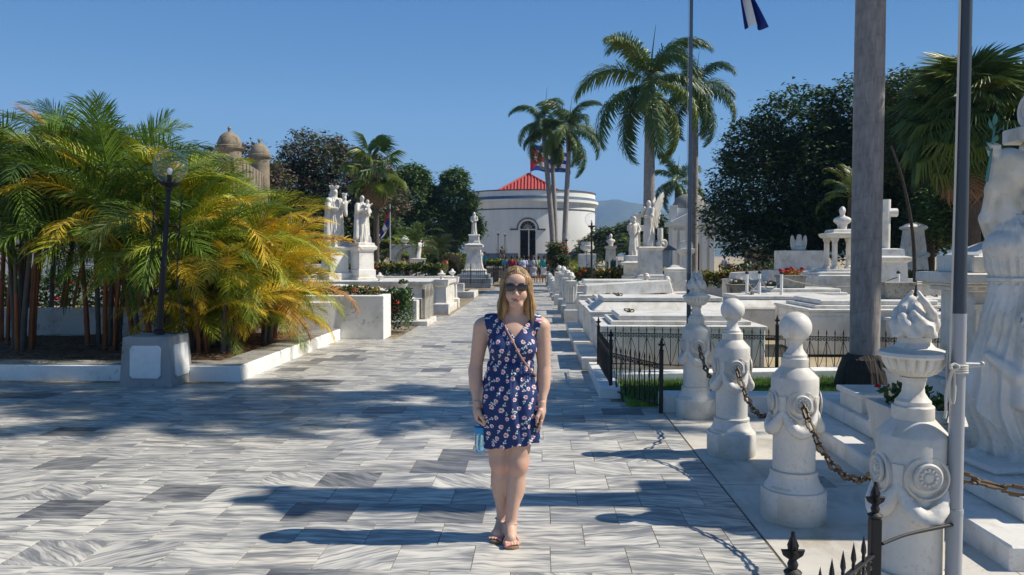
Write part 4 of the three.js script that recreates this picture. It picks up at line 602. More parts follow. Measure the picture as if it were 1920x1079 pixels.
// ------------------------------------------------------------------ statues
const robe = (tab, folds) => { const P = prof(tab), lo = tab[0][0], hi = tab[tab.length - 1][0]; return (x, y, z) => { const [, cz, az, bx] = P(clamp(y, lo, hi)); const X = x / bx, Z = (z - cz) / az, k = Math.hypot(X, Z), a = Math.atan2(X, Z); const m = Math.min(az, bx); let d = (k - 1) * m - folds(a, y); return Math.max(d * 0.8, lo - y, y - hi); }; };
{ // large mourning figure beside the monument; local +z is where she faces
  const body = robe([[0.0, -0.08, 0.25, 0.25], [0.12, -0.06, 0.235, 0.24], [0.4, 0.0, 0.26, 0.25], [0.62, -0.01, 0.255, 0.24], [0.95, -0.03, 0.2, 0.2], [1.2, -0.03, 0.155, 0.165], [1.27, -0.03, 0.14, 0.155], [1.36, -0.02, 0.16, 0.18], [1.5, -0.015, 0.165, 0.2], [1.62, -0.03, 0.12, 0.17], [1.72, -0.03, 0.07, 0.09]],
    (a, y) => (y < 1.24 ? (0.034 * sm(1.26, 0.3, y) + 0.007) * (1 - 1.7 * Math.pow(Math.abs(Math.sin(5.5 * a + 0.9 * Math.sin(2.2 * y + a) + 0.9 * y)), 1.6)) * 0.6 + 0.010 * (1 - 2 * Math.abs(Math.sin(11 * a + 2.2 * Math.sin(3 * y) + 1.5))) * sm(1.26, 0.9, y) + 0.020 * (1 - 2 * Math.pow(Math.abs(Math.sin(2.2 * (a * 0.9 + y * 3.2))), 0.6)) * sm(1.05, 0.6, y) * sm(-1.2, 0.2, a) : 0.006 * (1 - 2 * Math.abs(Math.sin(9 * a + 4 * y)))));
  const belt = (x, y, z) => Math.max(Math.abs(Math.hypot(x / 0.168, (z + 0.03) / 0.153) - 1) * 0.15 - 0.012, Math.abs(y - 1.27) - 0.014);
  const cloth = join(0.03, body,
    ell([0.02, 1.5, 0.085], [0.13, 0.1, 0.09]),                       // bust
    rc([0.18, 1.56, -0.05], [0.235, 1.38, -0.11], 0.078, 0.082), ell([0.185, 1.58, -0.05], [0.078, 0.085, 0.09]),                 // sleeve
    rc([-0.17, 1.58, -0.03], [-0.1, 1.7, 0.1], 0.085, 0.06),
    rc([0.2, 1.0, 0.02], [0.24, 0.45, 0.06], 0.045, 0.07), rc([0.23, 0.95, -0.05], [0.28, 0.3, -0.06], 0.03, 0.06), rc([0.1, 0.75, 0.22], [0.24, 0.62, 0.1], 0.025, 0.05),   // gathered cloth
    rc([-0.02, 0.03, 0.2], [0.1, 0.02, 0.28], 0.05, 0.03), rc([0.2, 0.02, 0.05], [0.28, 0.01, 0.16], 0.07, 0.03), rc([0.26, 0.02, -0.1], [0.33, 0.02, -0.25], 0.08, 0.05));
  const bare = join(0.035, rc([0, 1.68, -0.02], [0, 1.86, 0.0], 0.06, 0.052), ell([0, 1.96, 0.02], [0.085, 0.125, 0.1], 0, -0.35), rc([0.245, 1.36, -0.12], [0.23, 1.22, -0.05], 0.05, 0.045), rc([0.23, 1.22, -0.05], [0.235, 1.07, 0.03], 0.045, 0.032),
    rc([-0.02, 1.72, 0.02], [0, 2.06, 0.09], 0.075, 0.05), rc([-0.1, 1.7, 0.1], [-0.03, 1.9, 0.12], 0.05, 0.042), rc([-0.03, 1.9, 0.12], [0.0, 2.08, 0.12], 0.042, 0.03), ell([0, 2.13, 0.125], [0.03, 0.055, 0.022]), ell([0, 1.95, 0.115], [0.018, 0.03, 0.03]));
  const hood = join(0.05, ell([0, 2.02, -0.03], [0.118, 0.135, 0.135], 0, -0.5), ell([0, 2.1, 0.03], [0.1, 0.085, 0.1], 0, -0.3));
  const hair = (x, y, z) => smin(ell([0.02, 1.82, -0.12], [0.11, 0.1, 0.09])(x, y, z), rc([0.03, 1.82, -0.15], [0.05, 1.5, -0.2], 0.07, 0.03)(x, y, z), 0.05) - 0.011 * (1 - 2 * Math.abs(Math.sin(36 * (y * 0.8 + z * 0.7 + 0.3 * x + 0.02 * Math.sin(20 * x)))));
  const hand = (ox, oy, oz, up) => { const f = [ell([ox, oy, oz], [0.034, 0.03, 0.04])]; for (let k = 0; k < 4; k++) { const s = (k - 1.5) * 0.019; f.push(rc([ox + 0.012, oy + up * 0.01, oz + s], [ox + 0.02, oy + up * 0.055, oz + s * 1.15 + 0.012], 0.0115, 0.010), rc([ox + 0.02, oy + up * 0.055, oz + s * 1.15 + 0.012], [ox + 0.0, oy + up * (0.085 - 0.006 * Math.abs(k - 1.5)), oz + s * 1.2 + 0.018], 0.010, 0.008)); } f.push(rc([ox - 0.02, oy, oz + 0.02], [ox - 0.012, oy + up * 0.05, oz + 0.05], 0.012, 0.009)); return join(0.012, ...f); };
  const h1 = hand(0.245, 1.045, 0.045, -1), h2 = hand(0, 2.14, 0.13, 1);
  const f = (x, y, z) => { let d = smin(cloth(x, y, z), bare(x, y, z), 0.012); d = smin(d, belt(x, y, z), 0.008); d = smin(d, smin(hood(x, y, z), hair(x, y, z), 0.012), 0.012); d = smin(d, h1(x, y, z), 0.01); d = smin(d, h2(x, y, z), 0.01); for (const k of [0, 1]) d = smin(d, rc([-0.07 + k * 0.12, 0.02, 0.2], [-0.06 + k * 0.13, 0.015, 0.33], 0.04, 0.028)(x, y, z), 0.02); return d; };
  const t = thing('mourning_statue', 'large white marble robed woman holding a green branch beside the monument', 'statue', [3.3, 0.285, -5.72], -PI / 2 + 0.12);
  part(t, 'figure', nets(f, [-0.4, -0.02, -0.42], [0.42, 2.3, 0.45], 0.0105), M.statue);
  part(t, 'plinth', box(0.8, 0.05, 0.8, 0.02, -0.004, -0.02, 0.02), M.statue);
  const b = part(t, 'bronze_branch', tube([[0.02, 1.95, 0.2], [0.02, 2.15, 0.17], [0.02, 2.33, 0.15]], 0.012, 0.006, 12, 6), M.patina);
  const lf = (() => { const pos = []; const q = [[0, 0, 0], [0.03, 0.05, 0.01], [0.026, 0.1, 0.012], [0, 0.15, 0], [-0.026, 0.1, 0.012], [-0.03, 0.05, 0.01]]; for (let i = 1; i < 5; i++) pos.push(...q[0], ...q[i], ...q[i + 1]); const g = new THREE.BufferGeometry(); g.setAttribute('position', new THREE.Float32BufferAttribute(pos, 3)); g.computeVertexNormals(); return boxUV(g); })();
  for (const [y, a, e] of [[2.3, 0, 0.4], [2.28, 2.6, 0.9], [2.22, 1.2, 1.1], [2.2, -1.6, 1.1], [2.17, 3.6, 1.3], [2.16, 0.4, 1.3], [2.33, 1.5, 0.1]]) { const m = mesh('bronze_leaf', lf, M.patina); m.position.set(0.02, y, 0.155); m.rotation.set(0, a, 0); m.rotateX(e); m.scale.setScalar(0.62); t.add(m); }
}
// smaller robed figures
function figure(o) {   // 1.7 m figure facing +z
  const F = [], amp = o.amp ?? 0.022;
  F.push(robe([[0, 0, 0.19, 0.24], [0.08, 0, 0.18, 0.225], [0.5, 0.0, 0.16, 0.2], [0.9, 0, 0.15, 0.18], [1.1, 0, 0.135, 0.165], [1.3, 0, 0.125, 0.19], [1.4, -0.01, 0.09, 0.17], [1.47, -0.01, 0.05, 0.06]], (a, y) => amp * sm(1.25, 0.3, y) * (0.6 - 1.5 * Math.pow(Math.abs(Math.sin(4 * a + 1.4 * Math.sin(2.5 * y + (o.ph ?? 0)))), 2)) + 0.007 * (1 - 2 * Math.abs(Math.sin(9 * a + 3 * y)))));
  F.push(rc([0, 1.42, 0], [0, 1.53, 0.01], 0.055, 0.05), ell([0, 1.6, 0.015], [0.075, 0.105, 0.09], 0, o.nod ?? 0), ell([0, 1.585, 0.105], [0.014, 0.025, 0.02]));
  if (o.hood) F.push(ell([0, 1.6, -0.02], [0.105, 0.13, 0.105]), rc([0, 1.5, -0.06], [0, 1.0, -0.12], 0.12, 0.16));
  for (const s of [-1, 1]) { const A = o.arms[s < 0 ? 0 : 1]; F.push(rc([s * 0.19, 1.36, 0], A[0], 0.075, 0.062), rc(A[0], A[1], 0.062, 0.042), ell(A[1], [0.035, 0.04, 0.045])); }
  if (o.cape) F.push(rc([-0.2, 1.3, -0.02], [-0.24, 0.2, 0], 0.07, 0.1), rc([0.2, 1.3, -0.02], [0.22, 0.3, 0.02], 0.06, 0.08));
  if (o.child) { const [cx, cy, cz3] = o.child; F.push(ell([cx, cy + 0.27, cz3], [0.062, 0.075, 0.068]), ell([cx, cy + 0.08, cz3], [0.085, 0.15, 0.08]), rc([cx, cy - 0.02, cz3], [cx + 0.02, cy - 0.22, cz3 + 0.05], 0.075, 0.055), rc([cx + 0.06, cy + 0.12, cz3], [cx + 0.15, cy + 0.2, cz3 + 0.06], 0.035, 0.028), rc([cx - 0.06, cy + 0.12, cz3], [cx - 0.1, cy + 0.1, cz3 + 0.1], 0.035, 0.026)); }
  let f = join(0.04, ...F); const g = f;
  if (o.crown) f = (x, y, z) => { let d = g(x, y, z); for (const [cx, cy, cz3, r] of o.crown) { const rr = Math.hypot(x - cx, z - cz3), yy = y - cy, R = r * (1 + 0.5 * clamp(yy / 0.09)); d = smin(d, Math.max(Math.abs(rr - R * 0.8) - r * 0.32, -yy, yy - 0.08 - 0.018 * Math.cos(6 * Math.atan2(x - cx, z - cz3))), 0.015); } return d; };
  return nets(f, [-0.42, -0.02, -0.36], [0.42, 1.86, 0.42], o.cell ?? 0.02);
}
const stack = (pts, sx = 1, sz = 1) => sqLathe(pts, sx, sz);
{ // Virgin and monk on the left platform
  const p = thing('marble_platform', 'long low marble tomb platform with an inclined lid edge left of the path', 'tomb');
  part(p, 'wall', merge([span(-7.4, -2.78, -0.02, 0.86, -23.4, -26.6, 0.015)]), M.marble);
  part(p, 'base', span(-7.5, -2.68, -0.02, 0.2, -23.3, -26.7, 0.015), M.marble);
  part(p, 'coping', span(-7.5, -2.7, 0.86, 0.98, -23.28, -26.7, 0.02), M.marble);
  for (const [x, z] of [[-2.86, -23.5], [-2.86, -26.4]]) part(p, 'corner_pier', T(stack([[0.225, 0.005], [0.225, 0.3], [0.15, 0.34], [0.14, 0.8], [0.2, 0.845], [0.215, 1.02], [0.1, 1.03]]), x, 0, z), M.marble);
  for (const [x, z] of [[-2.86, -23.5], [-2.86, -26.4], [-4.7, -23.5]]) part(p, 'urn', T(lathe([[0.06, 1.03], [0.035, 1.08], [0.1, 1.14], [0.12, 1.19], [0.06, 1.22], [0.03, 1.28], [0, 1.3]], 20), x, x < -4 ? -0.06 : 0, z), M.marble);
  const v = thing('crowned_mother_statue', 'white crowned mother with child statue on a plinth, left of the pair', 'statue', [-6.32, 0.98, -24.6], 0.75, 'saint statues left of the path');
  part(v, 'pedestal', stack([[0.4, -0.05], [0.4, 0.2], [0.31, 0.24], [0.29, 0.9], [0.34, 0.94], [0.37, 1.0], [0.3, 1.02]]), M.marble);
  const vf = part(v, 'figure', figure({ arms: [[[-0.24, 1.12, 0.1], [-0.02, 1.1, 0.22]], [[0.24, 1.1, 0.1], [0.14, 1.08, 0.22]]], hood: true, cape: true, child: [0.2, 1.15, 0.24], crown: [[0, 1.69, 0.0, 0.1], [0.2, 1.48, 0.24, 0.055]], ph: 1 }), M.statue); vf.position.y = 1.0; vf.scale.setScalar(1.07);
  const m = thing('monk_statue', 'white monk statue cradling a child on a pillared pedestal', 'statue', [-5.48, 0.98, -24.7], 0.75, 'saint statues left of the path');
  part(m, 'pedestal', stack([[0.37, -0.02], [0.37, 0.06], [0.3, 0.08], [0.3, 0.3], [0.26, 0.33], [0.255, 0.86], [0.27, 0.9], [0.33, 0.94], [0.34, 1.02], [0.29, 1.06], [0.28, 1.13], [0.22, 1.15]]), M.marble);
  const mf = part(m, 'figure', figure({ arms: [[[-0.25, 1.12, 0.12], [-0.02, 1.2, 0.24]], [[0.25, 1.12, 0.12], [0.1, 1.05, 0.25]]], cape: true, child: [0.1, 1.2, 0.22], nod: 0.2, ph: 3 }), M.statue); mf.position.y = 1.13; mf.scale.setScalar(0.87);
}
const wing = (() => { const s = new THREE.Shape(); s.moveTo(0, 0); s.bezierCurveTo(0.08, 0.25, 0.25, 0.55, 0.62, 0.72); for (let k = 0; k < 8; k++) { const t = k / 7; s.lineTo(lerp(0.60, 0.16, t) + 0.03, lerp(0.55, -0.6, t)); s.lineTo(lerp(0.56, 0.13, t) - 0.015, lerp(0.47, -0.64, t)); } s.lineTo(0.05, -0.5); s.closePath(); const g = extrude(s, 0.04, 0.015), p = g.attributes.position; for (let i = 0; i < p.count; i++) { const x = p.getX(i), y = p.getY(i); p.setZ(i, p.getZ(i) - 0.25 * x * x + 0.01 * Math.sin(60 * (x * 0.5 + y * 0.25))); } g.computeVertexNormals(); return g; })();
{ // angel
  const t = thing('angel_monument', 'white angel statue with one wing raised on a veined marble pedestal', 'statue', [4.15, 0, -30]);
  part(t, 'base', merge([span(-0.95, 0.95, 0, 0.55, 0.9, -0.9), span(-0.62, 0.62, 0.55, 0.9, 0.6, -0.6)]), M.marble);
  part(t, 'pedestal', stack([[0.52, 0.9], [0.52, 1.0], [0.42, 1.03], [0.4, 1.92], [0.44, 1.96], [0.47, 2.02], [0.42, 2.06]]), M.marble);
  const f = part(t, 'figure', figure({ arms: [[[-0.2, 1.15, 0.16], [-0.02, 1.42, 0.22]], [[0.24, 1.12, 0.1], [0.05, 1.1, 0.24]]], nod: 0.25, ph: 2, amp: 0.03 }), M.statue); f.position.set(-0.05, 2.05, 0); f.rotation.y = -0.9; f.scale.setScalar(1.02);
  const w = part(t, 'wing', wing, M.statue); w.position.set(0.08, 3.35, -0.12); w.rotation.set(0, 0.35, 0.12); w.scale.setScalar(0.95); const w2 = part(t, 'wing', wing, M.statue); w2.position.set(0.0, 3.3, -0.2); w2.rotation.set(0, 0.9, 0.05); w2.scale.setScalar(0.85);
  part(t, 'broken_column', T(lathe([[0.16, 2.05], [0.16, 2.2], [0.11, 2.24], [0.1, 2.7], [0.09, 2.75], [0.02, 2.74]], 18), 0.36, 0, 0.1), M.statue);
  part(t, 'wreath', T((() => { const g = new THREE.TorusGeometry(0.14, 0.05, 10, 22); g.deleteAttribute('uv'); return g; })(), 0.44, 2.15, 0.3, 0.5, 0.3), M.statue);
}
{ // cross bearer behind the angel
  const t = thing('cross_bearer_monument', 'white figure leaning on a stone cross, half hidden left of the angel', 'statue', [4.1, 0, -33.5]);
  part(t, 'pedestal', stack([[0.7, 0], [0.7, 0.9], [0.62, 0.95], [0.62, 1.3], [0.74, 1.36], [0.74, 1.44], [0.5, 1.5], [0.5, 1.72], [0.4, 1.74]]), M.marble);
  part(t, 'cross', merge([box(0.26, 1.75, 0.2, 0, 1.72, -0.1), box(0.8, 0.24, 0.19, 0, 2.75, -0.1)]), M.statue);
  const f = part(t, 'figure', figure({ arms: [[[-0.26, 1.25, 0.1], [-0.1, 1.45, 0.2]], [[0.24, 1.12, 0.1], [0.12, 1.0, 0.2]]], hood: true, nod: 0.3, cell: 0.026 }), M.statue); f.position.set(-0.16, 1.73, 0.12); f.scale.setScalar(0.95); f.rotation.y = 0.5;
}
{ // tapered monument with standing figure, left of the path
  const t = thing('tapered_monument', 'tall tapered white pedestal with a small standing figure inside an iron fence', 'monument', [-3.55, 0, -44]);
  part(t, 'base', merge([span(-1.2, 1.0, 0, 0.5, 1.4, -1.2), span(-0.85, 0.85, 0.5, 0.72, 0.9, -0.9)]), M.greyMarble);
  part(t, 'plinth', stack([[0.66, 0.72], [0.66, 0.92], [0.58, 0.97], [0.56, 1.0]]), M.marble);
  part(t, 'shaft', stack([[0.5, 1.0], [0.44, 1.3], [0.36, 2.05], [0.4, 2.12], [0.5, 2.2], [0.5, 2.32], [0.32, 2.4], [0.3, 2.5], [0.27, 2.55], [0.26, 2.78], [0.31, 2.84], [0.28, 2.9]]), M.marble);
  const f = part(t, 'figure', figure({ arms: [[[-0.24, 1.1, 0.05], [-0.12, 0.95, 0.2]], [[0.24, 1.1, 0.05], [0.1, 1.05, 0.2]]], hood: true, cell: 0.03 }), M.statue); f.position.y = 2.88; f.scale.setScalar(0.72);
  fence('low black fence around the tapered monument', [[-4.9, -42.3], [-2.4, -42.3], [-2.3, -45.2]], [[-4.9, -42.3], [-2.4, -42.3], [-2.3, -45.2], [-3.6, -42.3]], 'black fences far down the path', 0.2, 1.4);
}
const bustGeo = nets(join(0.05, ell([0, 0.62, 0.01], [0.085, 0.12, 0.1]), ell([0, 0.61, 0.11], [0.018, 0.03, 0.025]), rc([0, 0.4, 0], [0, 0.54, 0], 0.075, 0.06), ell([0, 0.3, 0], [0.27, 0.14, 0.14]), rc([0, 0.02, 0], [0, 0.22, 0], 0.13, 0.16), ell([0, 0.6, -0.03], [0.09, 0.11, 0.09])), [-0.32, -0.02, -0.22], [0.32, 0.78, 0.22], 0.018);
{
  const t = thing('bust_monument', 'white bust on a canopy of four small columns, left of the grey trunk', 'monument', [8.22, 0, -22]);
  part(t, 'base', merge([stack([[0.95, 0], [0.95, 1.2], [0.88, 1.22], [0.88, 1.28], [0.7, 1.3]]), stack([[0.6, 1.28], [0.6, 1.36], [0.4, 1.37]])]), M.marble);
  for (const [x, z] of [[-0.3, 0.3], [0.3, 0.3], [-0.3, -0.3], [0.3, -0.3]]) part(t, 'column', T(lathe([[0.11, 1.36], [0.11, 1.42], [0.075, 1.46], [0.07, 2.08], [0.1, 2.14], [0.11, 2.2], [0.03, 2.2]], 18), x, 0, z), M.statue);
  part(t, 'canopy', stack([[0.42, 2.2], [0.46, 2.26], [0.48, 2.32], [0.36, 2.34], [0.33, 2.42], [0.2, 2.44]]), M.marble);
  const b = part(t, 'bust', bustGeo, M.statue); b.position.y = 2.42; b.scale.setScalar(0.86); b.rotation.y = -0.3;
}
{
  const t = thing('pedestal_bust', 'far white bust on a slim tapered shaft among the palms', 'statue', [4.3, 0, -48]); part(t, 'shaft', stack([[0.5, 0], [0.5, 0.6], [0.34, 0.65], [0.26, 2.15], [0.34, 2.22], [0.34, 2.3], [0.1, 2.31]]), M.marble);
  const b = part(t, 'bust', bustGeo, M.statue); b.position.y = 2.3; b.scale.setScalar(1.0);
}
{ // winged head block
  const t = thing('winged_block', 'broad marble block topped by a kneeling winged figure', 'monument', [8.05, 0, -25]);
  part(t, 'plinth', span(-0.82, 0.82, 0, 1.28, 0.5, -0.5), M.marble); part(t, 'block', span(-0.66, 0.68, 1.282, 1.88, 0.38, -0.38), M.marble);
  part(t, 'figure', T(nets((x, y, z) => { let d = join(0.04, ell([0, 0.42, 0.02], [0.075, 0.09, 0.085]), ell([0, 0.2, -0.02], [0.13, 0.2, 0.12]), ell([0, 0.06, 0.05], [0.18, 0.09, 0.16]))(x, y, z); for (const s of [-1, 1]) d = smin(d, ell([s * 0.18, 0.24, -0.04], [0.075, 0.25, 0.06], s * -0.3, 0, s * -0.08)(x, y, z), 0.02); return d; }, [-0.34, -0.02, -0.24], [0.34, 0.58, 0.26], 0.016), -0.02, 1.878, 0), M.statue);
}
{
  const t = thing('white_cross', 'tall white marble cross on a stepped pedestal beside the grey trunk', 'cross', [8.52, 0, -20]);
  part(t, 'steps', merge([box(1.6, 0.5, 1.6), box(1.1, 0.45, 1.1, 0, 0.5), box(0.86, 0.06, 0.86, 0, 0.95)]), M.marble);
  part(t, 'pedestal', stack([[0.42, 1.0], [0.4, 1.05], [0.38, 1.56], [0.46, 1.6], [0.48, 1.68], [0.34, 1.72], [0.33, 1.88], [0.2, 1.9]]), M.marble);
  part(t, 'cross', merge([cyl(0.115, 0.115, 1.22, 0, 1.88, 0, 20), T(cyl(0.105, 0.105, 0.54, 0, -0.27, 0, 20), 0, 2.78, 0, 0, 0, PI / 2)]), M.marble);
}
{
  const t = thing('marble_obelisk', 'squat white obelisk with draped garland right of the cross', 'obelisk', [13.8, 0, -30]);
  part(t, 'plinth', stack([[0.8, 0], [0.8, 0.6], [0.6, 0.62], [0.6, 1.0], [0.45, 1.02]]), M.marble); part(t, 'shaft', stack([[0.42, 1.0], [0.36, 1.7], [0.27, 2.65], [0.36, 2.72], [0.36, 2.78], [0.2, 2.9], [0.02, 2.94]]), M.marble);
  part(t, 'garland', merge([tube([[-0.36, 1.75, 0.36], [0, 1.62, 0.42], [0.36, 1.75, 0.36]], 0.06, 0.06, 12, 8), ball(0.1, -0.36, 1.76, 0.34, 12), ball(0.1, 0.36, 1.76, 0.34, 12)]), M.marble);
}
{ // stele and block near the angel
  const t = thing('panelled_stele', 'upright marble stele with a small pyramidal cap right of the angel', 'gravestone', [3.72, 0, -22]); part(t, 'slab', stack([[0.3, 0], [0.3, 0.72], [0.255, 0.76], [0.25, 1.28], [0.275, 1.32], [0.275, 1.36], [0.12, 1.42], [0.1, 1.46], [0.02, 1.47]]), M.marble);
  const c = thing('arched_pier', 'slim white pier with a rounded top beside the slender flagpole', 'gravestone', [4.75, 0, -26]); part(c, 'pier', merge([stack([[0.24, 0], [0.24, 0.9], [0.17, 0.95], [0.16, 1.75], [0.23, 1.82], [0.25, 1.94], [0.2, 1.95]]), T(cyl(0.2, 0.2, 0.4, 0, -0.2, 0, 20), 0, 2.02, 0, 0, PI / 2)]), M.marble);
}
// ------------------------------------------------------------------ monument on the right with its steps
{
  const t = thing('grand_monument', 'tall carved marble family monument on steps behind the large statue', 'monument');
  const st = part(t, 'lower_step', span(2.57, 6.6, -0.02, 0.14, -4.38, -8.45, 0.012), M.marble);
  part(t, 'upper_step', span(2.87, 6.6, 0.14, 0.285, -4.76, -8.4, 0.012), M.marble);
  part(t, 'wing_pedestal', merge([span(3.95, 5.7, 0.285, 0.5, -7.5, -8.35, 0.015), span(4.02, 5.65, 0.5, 0.58, -7.56, -8.3, 0.02), span(4.08, 5.6, 0.58, 1.38, -7.62, -8.25, 0.01)]), M.statue);
  for (const x of [4.14, 4.56, 5.0, 5.44]) part(t, 'pilaster', merge([span(x - 0.07, x + 0.07, 0.6, 1.22, -7.575, -7.63, 0.006), span(x - 0.085, x + 0.085, 1.22, 1.27, -7.56, -7.63, 0.006)]), M.statue);
  for (const x of [4.35, 4.78, 5.22]) part(t, 'carved_panel', T(nets((a, b, c) => { let d = 1; for (let i = 0; i < 9; i++) d = smin(d, Math.hypot(a - 0.045 * Math.sin(i * 2.4), b - 0.06 * i - 0.05, c) - 0.045, 0.03); return d; }, [-0.12, -0.02, -0.07], [0.12, 0.62, 0.07], 0.014), x, 0.62, -7.62), M.statue);
  part(t, 'wing_cornice', merge([span(4.0, 5.7, 1.38, 1.43, -7.54, -8.32, 0.012), span(3.9, 5.8, 1.46, 1.56, -7.42, -8.42, 0.012), span(3.94, 5.75, 1.43, 1.46, -7.47, -8.37, 0.01)]), M.statue);
  for (let k = 0; k < 14; k++) part(t, 'egg_moulding', T(ball(0.034, 0, 0, 0, 10).scale(1, 0.85, 0.7), 4.02 + k * 0.118, 1.435, -7.5), M.statue);
  part(t, 'wing_cap', merge([span(4.05, 5.65, 1.56, 1.72, -7.6, -8.3, 0.012), T(taper(1.5, 0.66, 0.9, 0.3, 0.14), 4.85, 1.72, -7.95), span(4.45, 5.3, 1.84, 2.06, -7.8, -8.1, 0.012)]), M.statue);
  part(t, 'tower', merge([span(3.92, 6.1, 0.285, 0.75, -4.95, -6.8, 0.02), span(4.05, 6.0, 0.75, 2.48, -5.1, -6.65, 0.015), span(3.98, 6.05, 2.4, 2.46, -5.03, -6.72, 0.012)]), M.statue);
  part(t, 'tower_cornice', merge([span(3.98, 6.05, 2.5, 2.56, -5.05, -6.7, 0.01), span(3.86, 6.2, 2.64, 2.76, -4.92, -6.85, 0.012)]), M.statue);
  for (let k = 0; k < 15; k++) part(t, 'egg_moulding', T(ball(0.05, 0, 0, 0, 10).scale(0.7, 0.9, 1), 3.95, 2.595, -5.07 - k * 0.115), M.statue);
  const vol = (z, s) => { const g = [T(cyl(0.135, 0.135, 0.5, 0, -0.25, 0, 28), 0, 0, 0, 0, 0, PI / 2)]; for (const e of [-1, 1]) { const pts = []; for (let i = 0; i <= 26; i++) { const a = i / 26 * 3.4 * PI, r = 0.12 * (1 - 0.75 * i / 26); pts.push([e * 0.25, r * Math.sin(a), s * r * Math.cos(a)]); } g.push(tube(pts, 0.018, 0.012, 50, 6)); } g.push(T(cbox(0.48, 0.1, 0.5, 0.02), 0, 0.03, s * 0.32, 0, s * 0.1, 0)); return T(merge(g), 4.2, 2.895, z); };
  part(t, 'volute', vol(-6.66, 1), M.statue); part(t, 'volute', vol(-5.12, -1), M.statue);
  part(t, 'attic', merge([span(4.4, 5.9, 2.76, 3.1, -5.25, -6.25, 0.02), span(4.45, 5.85, 3.1, 3.75, -5.38, -6.12, 0.015), span(4.35, 5.95, 3.75, 3.92, -5.28, -6.22, 0.02)]), M.statue);
  part(t, 'column', T(lathe([[0.3, 3.92], [0.3, 4.1], [0.19, 4.18], [0.165, 4.8], [0.15, 5.5], [0.19, 5.56], [0.3, 5.66], [0.3, 5.74], [0.1, 5.74]], 24), 4.75, 0, -5.75), M.statue);
  const top = part(t, 'crowning_figure', figure({ arms: [[[-0.34, 1.2, 0.1], [-0.42, 1.4, 0.2]], [[0.3, 1.15, 0.1], [0.18, 1.0, 0.2]]], hood: true, cape: true, cell: 0.032 }), M.statue); top.position.set(4.75, 5.74, -5.75); top.rotation.y = -1.2;
}
// urn, planters and roses on the monument steps
function rose(parent, x, y, z, r, m) { const g = []; const R = rng(Math.floor((x + y * 3 + z * 7) * 1000)); for (let k = 0; k < 11; k++) { const a = k * 2.4, t = k / 11; const s = new THREE.SphereGeometry(r * (0.35 + 0.4 * t), 7, 5, 0, PI, 0.2, 1.7); s.deleteAttribute('uv'); g.push(T(s, r * 0.45 * t * Math.cos(a), r * 0.25 * (R() - 0.5), r * 0.45 * t * Math.sin(a), a, 0.4 * t)); } const o = part(parent, 'flower', merge(g), m); o.position.set(x, y, z); return o; }
function leafTuft(n, rad, h, size, seed) { const R = rng(seed), pos = []; for (let i = 0; i < n; i++) { const a = R() * 6.28, r = rad * Math.sqrt(R()), c = V(r * Math.cos(a), R() * h, r * Math.sin(a)), d = V(R() - 0.5, R() * 0.8 - 0.1, R() - 0.5).normalize().multiplyScalar(size * (0.6 + 0.7 * R())), s = V(R() - 0.5, R() - 0.5, R() - 0.5).cross(d).normalize().multiplyScalar(size * 0.3), m = c.clone().addScaledVector(d, 0.5); const A = c, B = m.clone().add(s), C = c.clone().add(d), D = m.clone().sub(s); for (const v of [A, B, C, A, C, D]) pos.push(v.x, v.y, v.z); } const g = new THREE.BufferGeometry(); g.setAttribute('position', new THREE.Float32BufferAttribute(pos, 3)); g.computeVertexNormals(); return g; }
{
  const vase = (label, x, z, y, s) => { const t = thing('marble_vase', label, 'vase', [x, y, z], 0, 'vases of roses on the monument steps'); t.scale.setScalar(s); part(t, 'base', merge([box(0.22, 0.03, 0.22, 0, 0, 0, 0.004), lathe([[0.1, 0.03], [0.1, 0.045], [0.06, 0.06], [0.045, 0.09], [0.05, 0.1], [0.06, 0.105]], 28)]), M.statue); part(t, 'bowl', merge([fluted([[0.05, 0.105], [0.09, 0.115], [0.115, 0.15], [0.112, 0.17]], 20, 0.08, 60), lathe([[0.1, 0.17], [0.105, 0.21], [0.115, 0.26], [0.13, 0.275], [0.13, 0.285], [0.1, 0.28], [0.09, 0.2]], 36)]), M.statue); part(t, 'leaves', leafTuft(150, 0.11, 0.1, 0.06, 5 + x * 10).translate(0, 0.26, 0), L.hedge); return t; };
  const a = vase('fluted marble vase with a red rose at the foot of the large statue', 3.02, -6.18, 0.285, 0.95); rose(a, 0.06, 0.3, 0.13, 0.036, L.rose);
  const b = vase('shadowed marble vase with red roses behind the nearest bollard', 3.3, -7.25, 0.285, 1.5); rose(b, -0.08, 0.36, 0.07, 0.032, L.rose); rose(b, 0.06, 0.42, 0.0, 0.03, L.rose);
  const p = thing('rose_planter', 'tapering marble planter of red roses on the monument step', 'planter', [2.88, 0.14, -6.35]);
  part(p, 'box', taper(0.3, 0.34, 0.42, 0.5, 0.42), M.statue); part(p, 'leaves', leafTuft(260, 0.17, 0.14, 0.06, 77).translate(0.02, 0.4, 0), L.hedge);
  for (const [x, y, z] of [[-0.22, 0.56, 0.02], [0.05, 0.55, 0.1], [-0.05, 0.48, 0.16], [0.12, 0.52, -0.05], [0.0, 0.43, 0.24]]) rose(p, x, y, z, 0.026, L.rose);
  part(p, 'stem', tube([[0, 0.42, 0], [-0.1, 0.46, 0.02], [-0.22, 0.55, 0.02]], 0.004, 0.003, 10, 5), L.hedge);
  solo('marble_bench_block', 'short moulded marble block behind the rose planter', 'block', merge([box(0.4, 0.28, 0.5, 0, 0, 0), box(0.46, 0.05, 0.56, 0, 0.28, 0)]), M.marble, [3.12, 0.14, -7.55]);
}
